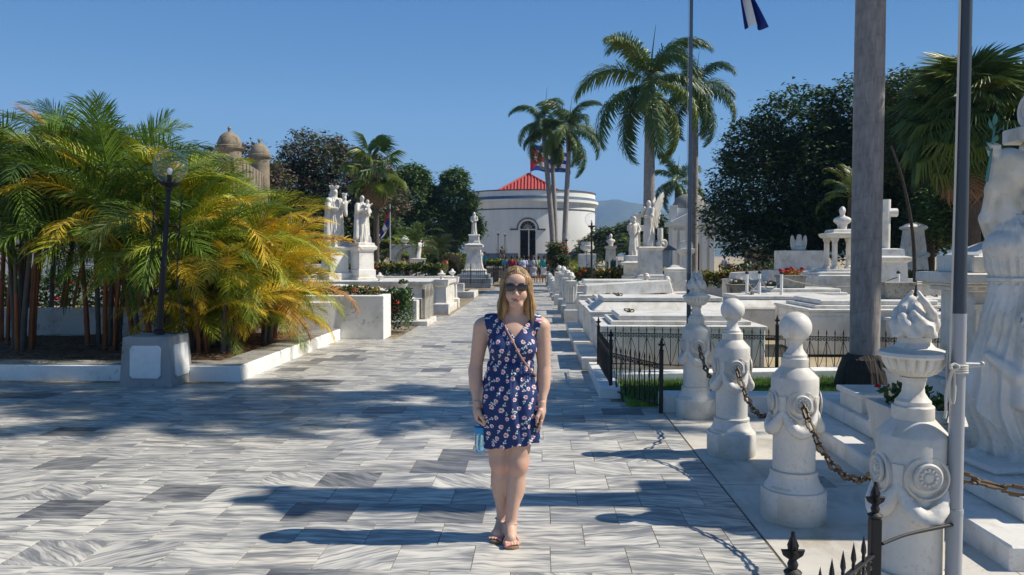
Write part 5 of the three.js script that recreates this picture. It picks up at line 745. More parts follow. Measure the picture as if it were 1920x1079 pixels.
// ------------------------------------------------------------------ tombs
const ringGeo = (() => { const t = new THREE.TorusGeometry(0.055, 0.011, 8, 18); t.deleteAttribute('uv'); return boxUV(merge([T(t, 0, 0.02, 0.03, 0, 1.2), T(cyl(0.03, 0.022, 0.03, 0, 0, 0, 12), 0, 0, -0.02), ball(0.02, 0, 0.035, -0.02, 10)])); })();
function tomb(label, x0, x1, z0, z1, h, o = {}) {   // z0 is nearer the camera
  const t = thing('marble_tomb', label, 'tomb', [0, 0, 0], 0, 'white marble tombs'), m = o.m ?? M.marble, w = x1 - x0, d = z0 - z1, cx = (x0 + x1) / 2, czz = (z0 + z1) / 2;
  if (o.step) part(t, 'step', merge([span(x0 - 0.29, x0 - 0.005, -0.02, o.step - 0.04, z0 + 0.12, z1 - 0.05, 0.01), span(x0 - 0.31, x0 - 0.005, o.step - 0.039, o.step, z0 + 0.14, z1 - 0.05, 0.01)]), m);
  part(t, 'body', merge([span(x0, x1, -0.02, h - 0.05, z0, z1, 0.012), span(x0 - 0.025, x1 + 0.025, h - 0.049, h, z0 + 0.025, z1 - 0.025, 0.01)]), m);
  for (let k = 0; k < (o.panels ?? 0); k++) { const a = lerp(x0, x1, (k + 0.08) / o.panels), b = lerp(x0, x1, (k + 0.92) / o.panels); part(t, 'panel', span(a, b, 0.1, h - 0.12, z0 + 0.012, z0 - 0.02, 0.008), m); }
  let y = h;
  if (o.kind === 'hip') { part(t, 'sloped_lid', taper(w - 0.1, d - 0.1, w - 0.55, d - 0.62, 0.17).translate(cx, h, czz), m); y = h + 0.17; part(t, 'lid', span(x0 + 0.24, x1 - 0.24, y, y + 0.07, z0 - 0.28, z1 + 0.28, 0.012), m); y += 0.07; }
  else if (o.kind === 'coffin') { const g = taper(w - 0.3, d - 0.5, w - 0.4, d - 0.75, 0.3).translate(0, 0, 0); part(t, 'lid', T(g, cx, h, czz, 0, 0, 0.06), m); y = h + 0.3; }
  else { part(t, 'lower_lid', span(x0 + 0.16, x1 - 0.16, h, h + 0.06, z0 - 0.16, z1 + 0.16, 0.012), m); part(t, 'lid', span(x0 + 0.28, x1 - 0.28, h + 0.06, h + 0.15, z0 - 0.26, z1 + 0.26, 0.02), m); y = h + 0.15; }
  if (o.rings !== 0) for (const [fx, fz] of (o.rings ?? [[0.2, 0.3], [0.2, 0.7], [0.8, 0.3], [0.8, 0.7]])) { const r = mesh('ring_handle', ringGeo, M.bronze); r.position.set(lerp(x0 + 0.3, x1 - 0.3, fx), y, lerp(z0 - 0.3, z1 + 0.3, fz)); r.rotation.y = (fx + fz) * 5; t.add(r); }
  return t;
}
tomb('nearest white marble tomb right of the path, behind the iron fence', 0.95, 3.42, -12.15, -13.85, 0.66, { step: 0.19, rings: [[0.12, 0.42], [0.12, 0.62], [0.66, 0.42], [0.66, 0.62]] });
tomb('white tomb with a sloping hipped lid, second along the path', 0.93, 3.6, -14.4, -16.15, 0.72, { step: 0.19, kind: 'hip', rings: [[0.14, 0.4], [0.14, 0.7]] });
tomb('white flat-lidded tomb, third along the path', 0.93, 3.5, -16.75, -18.4, 0.7, { step: 0.2, rings: [[0.1, 0.3], [0.16, 0.6], [0.7, 0.4], [0.76, 0.7]] });
tomb('long low tomb behind the fluted corner pillars', 1.05, 3.6, -20.3, -22.0, 0.72, { kind: 'coffin', rings: 0 });
tomb('tomb with the shallow double lid in front of the flower hedge', 1.05, 3.4, -23.4, -25.0, 0.86, { rings: 0 });
tomb('white tomb beneath the panelled stele', 4.0, 6.6, -17.0, -18.9, 0.62, { kind: 'hip', rings: [[0.2, 0.4]] });
tomb('broad white tomb with tall side walls left of the grey trunk', 4.75, 7.4, -14.2, -16.2, 0.78, { panels: 4, rings: 0 });
tomb('white tomb directly behind the grey palm trunk', 6.0, 8.4, -12.6, -14.0, 0.66, { rings: [[0.15, 0.5], [0.3, 0.4]] });
tomb('grey-fronted tomb carrying a planter of dry red flowers', 5.2, 7.4, -18.8, -20.6, 0.8, { rings: 0 });
tomb('low tomb with bronze rings under the tall cross', 7.4, 10.0, -16.4, -18.0, 0.7, { rings: [[0.2, 0.4], [0.35, 0.5]] });
tomb('wide white tomb between the cross and the monument', 8.8, 11.5, -15.0, -16.8, 0.72, { kind: 'hip', rings: 0 });
tomb('tomb set back behind the two small chained posts', 6.6, 9.2, -27.5, -29, 0.9, { kind: 'coffin', rings: 0 });
tomb('pale tomb in front of the distant mausoleum', 6.4, 8.6, -33, -34.6, 0.8, { rings: 0 });
tomb('tomb right of the squat obelisk', 14.6, 17.2, -26.5, -28.2, 0.8, { kind: 'hip', rings: 0 });
tomb('plain white vault beyond the chained posts', 9.6, 12.2, -24, -26, 0.9, { rings: 0 });
// corner pillars with pine cones along the path
const pillarGeo = { base: stack([[0.17, 0], [0.17, 0.34], [0.15, 0.36]]), shaft: (() => { const g = [stack([[0.125, 0.36], [0.125, 0.5], [0.095, 0.53], [0.135, 0.98], [0.15, 1.02], [0.15, 1.08], [0.08, 1.1]])]; for (let k = 0; k < 4; k++) for (let i = -1; i <= 1; i++) g.push(T(T(cyl(0.018, 0.024, 0.4, i * 0.055, 0, 0, 8), 0, 0.55, 0.107, 0, 0.085), 0, 0, 0, k * PI / 2)); return merge(g); })(), cone: (() => { const g = [lathe([[0.05, 1.1], [0.03, 1.13], [0.08, 1.17], [0.09, 1.22], [0.06, 1.28], [0.02, 1.31]], 16)]; for (let k = 0; k < 16; k++) { const a = k * 2.4, u = k / 16; g.push(ball(0.03, (0.085 - 0.05 * u) * Math.cos(a), 1.18 + 0.11 * u, (0.085 - 0.05 * u) * Math.sin(a), 8)); } return merge(g); })() };
function pillar(label, x, z, s = 1) { const t = thing('corner_pillar', label, 'pillar', [x, 0, z], 0, 'carved pillars along the path'); t.scale.setScalar(s); part(t, 'base', pillarGeo.base, M.marble); part(t, 'shaft', pillarGeo.shaft, M.marble); part(t, 'pine_cone', pillarGeo.cone, M.statue); }
pillar('fluted tapering pillar with a carved cone, nearest of the path-side row', 0.82, -20.4); pillar('fluted pillar with a carved cone just behind the nearest path-side one', 0.8, -22.2, 1.02); pillar('third carved pillar of the path-side row', 0.78, -25.2, 1.06); pillar('fourth carved pillar of the path-side row, beside the flowering bush', 0.72, -28.0, 1.06);
pillar('left one of the two carved pillars at the tomb behind the flat lids', 3.0, -22.4, 0.95); pillar('right one of the two carved pillars at the tomb behind the flat lids', 3.42, -21.4, 0.9);
function smallPost(label, x, z, h) { const t = thing('white_post', label, 'post', [x, 0, z], 0, 'small white posts along the far path'); part(t, 'shaft', stack([[0.13, 0], [0.13, 0.16], [0.09, 0.18], [0.085, h - 0.2], [0.12, h - 0.16], [0.12, h - 0.1], [0.03, h]]), M.marble); }
[['small white post beside the path nearest the fluted pillars', 0.62, -31], ['small white post beside the path below the flowering bush', 0.6, -34], ['third small white post along the far path', 0.58, -37.5], ['fourth small white post along the far path', 0.58, -41], ['farthest small white post before the crowd', 0.55, -46]].forEach(([l, x, z]) => smallPost(l, x, z, 0.85));
tomb('low white tomb beside the far small posts', 0.95, 3.2, -30.5, -32.2, 0.45, { rings: 0 }); tomb('farthest low tomb on the right of the path', 0.95, 3.0, -35.5, -37.2, 0.45, { rings: 0, kind: 'hip' });
// left-hand graves
{
  const t = thing('ledger_grave', 'white marble grave with a sloping ledger beside the red-flowered bush', 'tomb', [0, 0, 0]);
  part(t, 'base', span(-5.8, -2.72, -0.02, 0.12, -19.45, -21.2, 0.012), M.marble); part(t, 'body', span(-5.6, -3.0, 0.12, 0.62, -19.6, -21.0, 0.012), M.marble);
  part(t, 'ledger', T(merge([cbox(2.1, 0.1, 1.0, 0.015), T(cbox(2.0, 0.08, 0.9, 0.015), 0, 0.1, 0), T(cbox(1.9, 0.08, 0.8, 0.015), 0, 0.18, 0)]), -4.3, 0.64, -20.3, 0, 0, -0.1), M.marble);
  for (const z of [-20.2, -20.95]) { const s = solo('upright_gravestone', z > -20.5 ? 'nearer of two thin upright stones beside the ledger grave' : 'farther of two thin upright stones beside the ledger grave', 'gravestone', extrude(poly([[-0.2, 0], [0.2, 0], [0.2, 0.78], [0.1, 0.88], [-0.1, 0.88], [-0.2, 0.78]]), 0.07, 0.006), M.concrete, [-2.9, 0.1, z], PI / 2 - 0.15); }
  const p = thing('carved_pot', 'small carved stone flower pot on the ledger grave', 'pot', [-3.4, 0.85, -19.9]); part(p, 'pot', lathe([[0.09, 0], [0.09, 0.03], [0.06, 0.05], [0.11, 0.12], [0.13, 0.17], [0.1, 0.17], [0.07, 0.1]], 18), M.marble); part(p, 'leaves', leafTuft(60, 0.1, 0.1, 0.08, 12).translate(0, 0.15, 0), L.arecaDark);
}
{
  const t = thing('low_grave_border', 'low white grave border with a small block, left edge of the path', 'grave', [0, 0, 0]); part(t, 'front_kerb', span(-4.6, -2.62, -0.02, 0.26, -32.4, -32.8, 0.01), M.marble); part(t, 'side_kerb', span(-2.95, -2.62, -0.02, 0.255, -32.82, -34.6, 0.01), M.marble); part(t, 'block', span(-3.35, -3.05, 0.26, 0.6, -32.5, -32.75, 0.01), M.marble);
  const s = thing('panel_gravestone', 'grey upright gravestone with an arched panel near the low border', 'gravestone', [-3.85, 0, -35]); part(s, 'stone', span(-0.55, 0.3, 0, 0.85, 0.1, -0.1), M.concrete); part(s, 'arched_panel', T(extrude((() => { const q = new THREE.Shape(); q.moveTo(-0.22, 0); q.lineTo(0.22, 0); q.lineTo(0.22, 0.3); q.absarc(0, 0.3, 0.22, 0, PI); q.closePath(); return q; })(), 0.02, 0.005), -0.1, 0.18, 0.09), M.marble);
}
[['tall tapering white marker behind the fan palm trunk', -8.4, -38, [[0.75, 0], [0.75, 1.5], [0.5, 1.55], [0.36, 2.6], [0.3, 2.65]]], ['square white pedestal between the feather palms', -5.15, -34, [[0.28, 0], [0.28, 1.55], [0.34, 1.6], [0.2, 1.62]]]].forEach(([l, x, z, p]) => { const t = thing('grave_marker', l, 'monument', [x, 0, z], 0.3); part(t, 'shaft', stack(p), M.marble); });
{ const f = part(scene.getObjectByName('grave_marker_001'), 'seated_figure', figure({ arms: [[[-0.24, 1.1, 0.15], [-0.05, 1.0, 0.25]], [[0.24, 1.2, 0.15], [0.2, 1.5, 0.2]]], nod: 0.5, cell: 0.035 }), M.statue); f.position.y = 1.6; f.scale.setScalar(0.48); f.rotation.y = 0.5; f.rotation.z = -0.2; }
{ const t = thing('arched_stele', 'rounded grey stele standing behind the monk statue', 'gravestone', [-7.9, 0, -33]); part(t, 'stele', extrude((() => { const q = new THREE.Shape(); q.moveTo(-0.45, 0); q.lineTo(0.45, 0); q.lineTo(0.45, 1.85); q.absarc(0, 1.85, 0.45, 0, PI); q.closePath(); return q; })(), 0.3, 0.02), M.greyMarble); part(t, 'foot', box(1.3, 0.4, 0.8, 0, 0, 0.15), M.marble); }
{ const t = thing('niche_tomb', 'marble niche with an urn finial behind the small hanging flag', 'tomb', [-7.05, 0, -42]); part(t, 'base', merge([box(2.2, 0.8, 1.4), box(1.7, 0.3, 1.2, 0, 0.8)]), M.greyMarble); part(t, 'niche', T(extrude((() => { const q = new THREE.Shape(); q.moveTo(-0.7, 0); q.lineTo(0.7, 0); q.lineTo(0.7, 1.2); q.lineTo(-0.7, 1.2); q.closePath(); const h = new THREE.Path(); h.moveTo(-0.3, 0.05); h.lineTo(0.3, 0.05); h.lineTo(0.3, 0.6); h.absarc(0, 0.6, 0.3, 0, PI); h.closePath(); q.holes.push(h); return q; })(), 0.7, 0.01), 0, 1.1, -0.35), M.marble); part(t, 'urn', lathe([[0.1, 2.3], [0.06, 2.36], [0.2, 2.48], [0.22, 2.6], [0.12, 2.72], [0.03, 2.8]], 18), M.marble); }
for (const [l, x, z, w, h] of [['row of white tombs glimpsed left of the monk statue', -9.6, -36, 3, 1.0], ['white vault seen through the cane palms at far left', -17.5, -29, 5, 2.6], ['second white vault seen through the cane palms', -12.2, -27, 3.6, 1.5], ['white tomb behind the crowned mother statue', -9.4, -29.5, 2.6, 0.9]]) { const t = thing('white_vault', l, 'tomb', [x, 0, z], 0.1); part(t, 'body', merge([box(w, h, 2.2), box(w + 0.2, 0.12, 2.4, 0, h)]), M.wallWhite); part(t, 'lid', box(w - 0.5, 0.22, 1.6, 0, h + 0.121), M.marble); }
// stone troughs, chained posts
function trough(label, x, y, z, w, kind) { const t = thing('stone_trough', label, 'planter', [x, y, z], 0.05, 'weathered stone flower troughs'); part(t, 'trough', merge([taper(w * 0.92, 0.3, w, 0.36, 0.26), box(w + 0.05, 0.05, 0.4, 0, 0.26, 0, 0.01)]), M.concrete); if (kind) { part(t, 'leaves', leafTuft(160, w * 0.42, 0.12, 0.09, 31 + Math.round(w * 100)).scale(1, 1, 0.4).translate(0, 0.28, 0), kind === 'dry' ? L.amber : L.hedge); for (let k = 0; k < 9; k++) rose(t, (k / 8 - 0.5) * w * 0.85, 0.42 + 0.05 * Math.sin(k * 5), 0.06 * Math.cos(k * 3), 0.06, kind === 'dry' ? L.rose : k % 2 ? L.pink : L.white); } }
trough('weathered stone trough of dry red flowers on the grey-fronted tomb', 6.05, 0.95, -19.4, 0.62, 'dry'); trough('empty weathered stone trough on the broad tomb', 6.55, 0.93, -14.9, 0.55, null); trough('stone trough of pink and white flowers, left one', 6.1, 0.55, -24.5, 0.7, 'pink'); trough('stone trough of pink and white flowers, right one', 7.05, 0.5, -24.2, 0.7, 'pink');
{ const P = [[4.62, -17.9], [4.98, -18.2], [5.35, -17.8], [8.15, -18.4]]; P.forEach(([x, z], i) => { const t = thing('chain_post', ['leftmost slim white post carrying a pale chain', 'second slim white post carrying a pale chain', 'third slim white post carrying a pale chain', 'slim white post with a dark cap near the bust monument'][i], 'post', [x, 0.6, z], 0, 'slim chain posts between the tombs'); part(t, 'post', cyl(0.035, 0.032, 0.72, 0, 0, 0, 12), M.paint); part(t, 'cap', ball(0.042, 0, 0.74, 0, 12), M.iron); });
  const c = thing('pale_chain', 'pale chain looping between the slim posts', 'chain'); for (let i = 0; i < 3; i++) { const a = P[i], b = P[i + 1], pts = []; for (let k = 0; k <= 8; k++) { const s = k / 8; pts.push([lerp(a[0], b[0], s), 1.24 - (i === 2 ? 0.22 : 0.26) * 4 * s * (1 - s), lerp(a[1], b[1], s)]); } part(c, 'chain_loop', tube(pts, 0.014, 0.014, 40, 5), M.concrete); } }
// ------------------------------------------------------------------ buildings, flags, hedges, lamps
const ringSeg = (r0, r1, y0, y1, a0, a1, n = 96) => { const g = new THREE.LatheGeometry([[r1, y0], [r0, y0], [r0, y1], [r1, y1], [r1, y0]].map(([r, y]) => new THREE.Vector2(r, y)), n, a0, a1 - a0); g.deleteAttribute('uv'); return toCreasedNormals(mergeVertices(g, 1e-4), 0.5); };
{
  const t = thing('rotunda', 'round white mausoleum with a red tiled roof at the end of the path', 'building', [-1.05, 0, -84]), Rr = 6.9, da = 0.118;
  part(t, 'wall', ringSeg(Rr, Rr - 0.5, 0, 7.05, da, 2 * PI - da), M.wallWhite); part(t, 'wall', ringSeg(Rr, Rr - 0.5, 5.4, 7.05, -da, da, 12), M.wallWhite);
  part(t, 'ceiling', cyl(Rr - 0.4, Rr - 0.4, 0.2, 0, 7.1, 0, 48), M.wallWhite); part(t, 'dado', ringSeg(Rr + 0.06, Rr - 0.1, 0, 1.95, da + 0.02, 2 * PI - da - 0.02), M.wallBand);
  part(t, 'string_course', ringSeg(Rr + 0.05, Rr - 0.1, 6.2, 6.3, 0, 2 * PI), M.wallTrim);
  part(t, 'cornice', merge([ringSeg(Rr + 0.1, Rr - 0.2, 6.68, 6.78, 0, 2 * PI), ringSeg(Rr + 0.16, Rr - 0.2, 6.78, 6.95, 0, 2 * PI), ringSeg(Rr + 0.34, Rr - 0.2, 6.95, 7.2, 0, 2 * PI)]), M.wallWhite);
  part(t, 'blue_band', ringSeg(Rr + 0.06, Rr - 0.2, 7.2, 7.5, 0, 2 * PI), M.wallBand); part(t, 'parapet', ringSeg(Rr + 0.02, Rr - 0.3, 7.5, 8.02, 0, 2 * PI), M.wallWhite); part(t, 'coping', ringSeg(Rr + 0.1, Rr - 0.36, 8.02, 8.12, 0, 2 * PI), M.wallTrim);
  const arch = new THREE.Shape(); arch.moveTo(-0.86, 1.0); arch.lineTo(-0.74, 1.0); arch.lineTo(-0.74, 4.35); arch.absarc(0, 4.35, 0.74, PI, 0, true); arch.lineTo(0.74, 1.0); arch.lineTo(0.86, 1.0); arch.lineTo(0.86, 5.42); arch.lineTo(-0.86, 5.42); arch.closePath();
  part(t, 'door_surround', extrude(arch, 0.4).translate(0, 0, Rr - 0.46), M.wallWhite); part(t, 'threshold', box(2.2, 1.0, 0.9, 0, 0, Rr - 0.35), M.concrete);
  const trim = new THREE.Shape(); trim.absarc(0, 4.3, 1.08, 0, PI); trim.lineTo(-0.98, 4.3); trim.absarc(0, 4.3, 0.98, PI, 0, true); trim.closePath(); part(t, 'arch_trim', extrude(trim, 0.1).translate(0, 0, Rr - 0.1), M.wallTrim);
  for (const s of [-1, 1]) part(t, 'lintel_bar', box(0.9, 0.13, 0.2, s * 1.27, 4.2, Rr - 0.16), M.wallTrim);
  part(t, 'transom', box(1.48, 0.12, 0.12, 0, 4.2, Rr - 0.2), M.wallWhite);
  const fan = []; for (let k = 1; k < 6; k++) { const a = k / 6 * PI; fan.push(T(cbox(0.035, 0.7, 0.035, 0.004), 0, 4.33, Rr - 0.2, 0, 0, a - PI / 2)); } const tr = new THREE.TorusGeometry(0.36, 0.02, 6, 20, PI); tr.deleteAttribute('uv'); fan.push(tr.translate(0, 4.33, Rr - 0.2)); part(t, 'fanlight', merge(fan), M.wallWhite);
  for (const s of [-1, 1]) { const d = [box(0.06, 3.2, 0.05, s * 0.7, 1, Rr - 0.3), box(0.06, 3.2, 0.05, s * 0.05, 1, Rr - 0.3)]; for (let k = 0; k < 5; k++) d.push(box(0.68, 0.05, 0.04, s * 0.37, 1.05 + k * 0.75, Rr - 0.3)); for (let k = 1; k < 5; k++) d.push(box(0.02, 3.1, 0.02, s * (0.05 + k * 0.13), 1, Rr - 0.3)); part(t, 'door_leaf', merge(d), s < 0 ? M.door : M.door); }
  part(t, 'door_stile', box(0.1, 3.2, 0.06, 0.1, 1, Rr - 0.2), M.wallWhite);
  // stepped tile roof, in courses
  const rf = [[3.0, 8.05], [0, 10.3]], pos = []; const tiles = []; const half = 3.3, yb = 8.1, yt = 10.25;
  const roof = part(t, 'roof', T(new THREE.ConeGeometry(half * 1.4142, yt - yb, 4, 1).rotateY(PI / 4), 0, (yb + yt) / 2, 0), M.redRoof);
  const rib = boxUV(T(cyl(0.09, 0.09, 1, 0, -0.5, 0, 8), 0, 0, 0)); for (let f = 0; f < 4; f++) for (let k = -9; k <= 9; k++) { const x = k * 0.34, l = (1 - Math.abs(x) / half), m = mesh('tile_row', rib, M.redRoof), sl = Math.hypot(half, yt - yb) * l; if (sl < 0.3) continue; const z0 = half, z1 = half * (1 - l); const P = V(x, lerp(yb, yt, l / 2) + 0.02, (z0 + z1) / 2).applyAxisAngle(V(0, 1, 0), f * PI / 2); m.position.copy(P); m.rotation.order = 'YXZ'; m.rotation.set(Math.atan2(half, yt - yb) - PI * 0 - 2 * Math.atan2(half, yt - yb), f * PI / 2, 0); m.scale.y = sl; roof.add(m); m.position.y -= (yb + yt) / 2 * 0; }
  for (let k = 0; k < 4; k++) { const d = V(half, yb - yt, half).applyAxisAngle(V(0, 1, 0), k * PI / 2); part(roof, 'hip_ridge', tube([[0, yt + 0.03, 0], [d.x * 0.5, yt + d.y * 0.5 + 0.03, d.z * 0.5], [d.x, yb + 0.03, d.z]], 0.13, 0.13, 6, 8), M.redRoof); }
}
// Cuban flag print for cloth
const flagTex = (() => { const c = document.createElement('canvas'); c.width = 512; c.height = 256; const x = c.getContext('2d'); for (let k = 0; k < 5; k++) { x.fillStyle = k % 2 ? '#e9e8e6' : '#0b2f8c'; x.fillRect(0, k * 51.2, 512, 52); } x.fillStyle = '#c8102e'; x.beginPath(); x.moveTo(0, 0); x.lineTo(222, 128); x.lineTo(0, 256); x.fill(); x.fillStyle = '#f4f2ee'; x.beginPath(); for (let k = 0; k < 10; k++) { const r = k % 2 ? 17 : 44, a = k * PI / 5 - PI / 2; x.lineTo(74 + r * Math.cos(a), 128 + r * Math.sin(a)); } x.fill(); const t = new THREE.CanvasTexture(c); t.colorSpace = THREE.SRGBColorSpace; return t; })();
const flagMat = phys({ map: flagTex, roughness: 0.8, transmission: 0.25, thickness: 0, side: THREE.DoubleSide });
function flag(label, pole, fn, w, h) {
  const t = thing('national_flag', label, 'flag', pole.at, 0, 'flags'); if (pole.h) part(t, 'pole', cyl(pole.r, pole.r * 0.8, pole.h, 0, 0, 0, 10), pole.m ?? M.steel);
  const g = new THREE.PlaneGeometry(w, h, 40, 20).translate(w / 2, -h / 2, 0), p = g.attributes.position; for (let i = 0; i < p.count; i++) p.setXYZ(i, ...fn(p.getX(i) / w, -p.getY(i) / h)); g.computeVertexNormals(); part(t, 'cloth', g, flagMat, true); return t;
}
flag('large red, white and blue flag flying over the rotunda roof', { at: [-0.85, 9.6, -84], h: 3.8, r: 0.06 }, (u, v) => [4.0 * u - 0.2 * Math.sin(4 * u), 3.55 - 2.7 * v * (1 - 0.25 * u) - 1.0 * u * u + 0.1 * Math.sin(9 * u), 0.35 * Math.sin(7 * u + 1.5 * v)], 4, 2.6);
flag('flag hanging limp on the pole behind the monk statue', { at: [-6.25, 0, -33.5], h: 3.9, r: 0.035 }, (u, v) => [-0.42 * v + 0.05 * Math.sin(10 * u) - 0.25 * u * (0.3 + v), 3.75 - 1.15 * v - 0.85 * u, 0.12 * Math.sin(12 * u + 4 * v) * (0.4 + u)], 1.2, 0.9);
flag('small red flag tip showing above the golden palms', { at: [-9.2, 0, -29.5], h: 3.35, r: 0.03 }, (u, v) => [-0.18 * v - 0.05 * u, 3.3 - 0.5 * v - 0.45 * u, 0.1 * Math.sin(12 * u + 3 * v)], 1.0, 0.7);
{ // limp flag on the slender flagpole; only the end of its fly hangs into the frame
  const g = new THREE.PlaneGeometry(1, 1, 40, 24).translate(0.5, -0.5, 0), p = g.attributes.position, t = thing('drooping_flag', 'lower end of a blue and white striped flag hanging from above the frame', 'flag', [1.86, 0, -9.96]);
  for (let i = 0; i < p.count; i++) { const u = p.getX(i), v = -p.getY(i); p.setXYZ(i, lerp(0.03, 0.665 + 0.25 * v, Math.pow(u, 0.85)) + 0.02 * Math.sin(9 * u + 5 * v) * (1 - u), lerp(7.3 - 1.15 * v, 4.5 + 0.02 * Math.sin(5 * v), u), 0.07 * Math.sin(10 * v + 4 * u) * (0.3 + u)); } g.computeVertexNormals();
  const c = document.createElement('canvas'); c.width = c.height = 128; const x = c.getContext('2d'); x.fillStyle = '#0a2f86'; x.fillRect(0, 0, 128, 128); x.fillStyle = '#e9e8e6'; x.fillRect(0, 22, 128, 54); x.fillStyle = '#0a2f86'; x.fillRect(0, 62, 104, 20); const tx = new THREE.CanvasTexture(c); tx.colorSpace = THREE.SRGBColorSpace;
  part(t, 'cloth', g, phys({ map: tx, roughness: 0.8, transmission: 0.2, thickness: 0, side: THREE.DoubleSide }), true);
}
{ // fortress-style mausoleum on the left
  const t = thing('battlemented_mausoleum', 'sandstone mausoleum with battlements and two domed corner turrets behind the palms', 'building');
  const A = [-12.45, -32], B = [-13.75, -39.2], ry = Math.atan2(-(B[1] - A[1]), B[0] - A[0]), len = Math.hypot(B[0] - A[0], B[1] - A[1]);
  part(t, 'wall', T(cbox(len, 5.0, 0.5, 0.02), (A[0] + B[0]) / 2, 0, (A[1] + B[1]) / 2, ry), M.sand); part(t, 'front_wall', T(cbox(9, 5.0, 0.5, 0.02), A[0] - 4.4, 0, A[1] + 0.3, -0.15), M.sand);
  for (let k = 0; k < 9; k++) { const s = (k + 0.5) / 9; part(t, 'merlon', T(cbox(len / 9 * 0.66, 0.75, 0.45, 0.02), lerp(A[0], B[0], s), 5.0, lerp(A[1], B[1], s), ry), M.sand); }
  for (const [x, z, up] of [[...A, 0], [...B, 0.55]]) { const u = part(t, 'turret', T(lathe([[0.4, 3.2], [0.46, 3.6], [0.46, 5.9], [0.5, 5.95], [0.56, 6.02], [0.56, 6.12], [0.48, 6.15], [0.46, 6.3], [0.36, 6.52], [0.2, 6.66], [0.06, 6.7], [0.05, 6.78], [0.08, 6.84], [0.03, 6.92], [0.0, 6.95]], 28), x, up, z), M.sand); part(u, 'slit_window', T(cbox(0.12, 0.7, 0.06, 0.004), x + 0.25, 4.9, z + 0.37, 0.55), M.door); }
}
{ // domed chapel mausoleum on the right
  const t = thing('domed_mausoleum', 'small pale domed mausoleum with a pediment behind the slender flagpole', 'building', [11.2, 0, -60]);
  const s = new THREE.Shape(); s.moveTo(-1.35, 0); s.lineTo(1.35, 0); s.lineTo(1.35, 3.9); s.lineTo(-1.35, 3.9); s.closePath(); const h = new THREE.Path(); h.moveTo(-0.5, 0.05); h.lineTo(0.5, 0.05); h.lineTo(0.5, 2.4); h.absarc(0, 2.4, 0.5, 0, PI); h.closePath(); s.holes.push(h);
  part(t, 'front_wall', extrude(s, 0.3).translate(0, 0, 1.1), M.wallWhite); part(t, 'body', box(2.7, 3.9, 2.2, 0, 0, -0.01), M.wallWhite); part(t, 'iron_door', box(0.98, 2.8, 0.06, 0, 0, 1.16), M.door);
  for (const x of [-1.35, 1.35, -0.8, 0.8]) part(t, 'pilaster', merge([box(0.36, 3.6, 0.2, x, 0, 1.5), box(0.46, 0.2, 0.28, x, 3.4, 1.5)]), M.wallWhite);
  part(t, 'entablature', box(3.3, 0.3, 2.9, 0, 3.9, 0.2), M.wallWhite); part(t, 'pediment', T(extrude(poly([[-1.6, 0], [1.6, 0], [0, 0.8]]), 0.3, 0.04), 0, 4.2, 1.3), M.wallWhite);
  part(t, 'drum', merge([box(2.7, 1.0, 2.2, 0, 4.2, 0), ...[-1.35, 1.35].map((x) => box(0.5, 1.2, 0.5, x, 4.2, 1.0))]), M.wallWhite);
  part(t, 'dome', T(lathe([[1.3, 5.2], [1.25, 5.5], [1.0, 5.95], [0.6, 6.25], [0.2, 6.35], [0.16, 6.5], [0.22, 6.6], [0.1, 6.75], [0.05, 7.3], [0, 7.32]], 30), 0, 0, 0), M.concrete);
}
{ // perforated block screen under the dark tree
  const t = thing('block_screen', 'pale perforated concrete block screen under the dark tree', 'wall', [16.6, 0, -58]); for (let r = 0; r < 7; r++) for (let c = 0; c < 8; c++) if ((r + c) % 2 === 0) part(t, 'block', box(0.34, 0.3, 0.2, (c - 4) * 0.36 + (r % 2) * 0.02, r * 0.32, 0), M.sand); part(t, 'frame', merge([box(3.1, 0.14, 0.24, -0.15, 2.26), box(0.14, 2.3, 0.24, -1.75, 0), box(0.14, 2.3, 0.24, 1.4, 0)]), M.sand); part(t, 'backing', box(2.9, 2.2, 0.06, -0.15, 0, -0.16), M.sand);
}
{ const t = thing('tiled_shrine', 'small shrine with a dark pitched roof right of the angel pedestal', 'building', [6.15, 0, -42]); part(t, 'wall', box(1.3, 2.0, 1.3), M.wallWhite); part(t, 'roof', taper(1.9, 1.9, 0.5, 0.5, 0.5, 2.0), M.concrete); for (const x of [-0.6, 0.6]) part(t, 'column', cyl(0.1, 0.09, 2.0, x, 0, 0.8, 12), M.paint); }
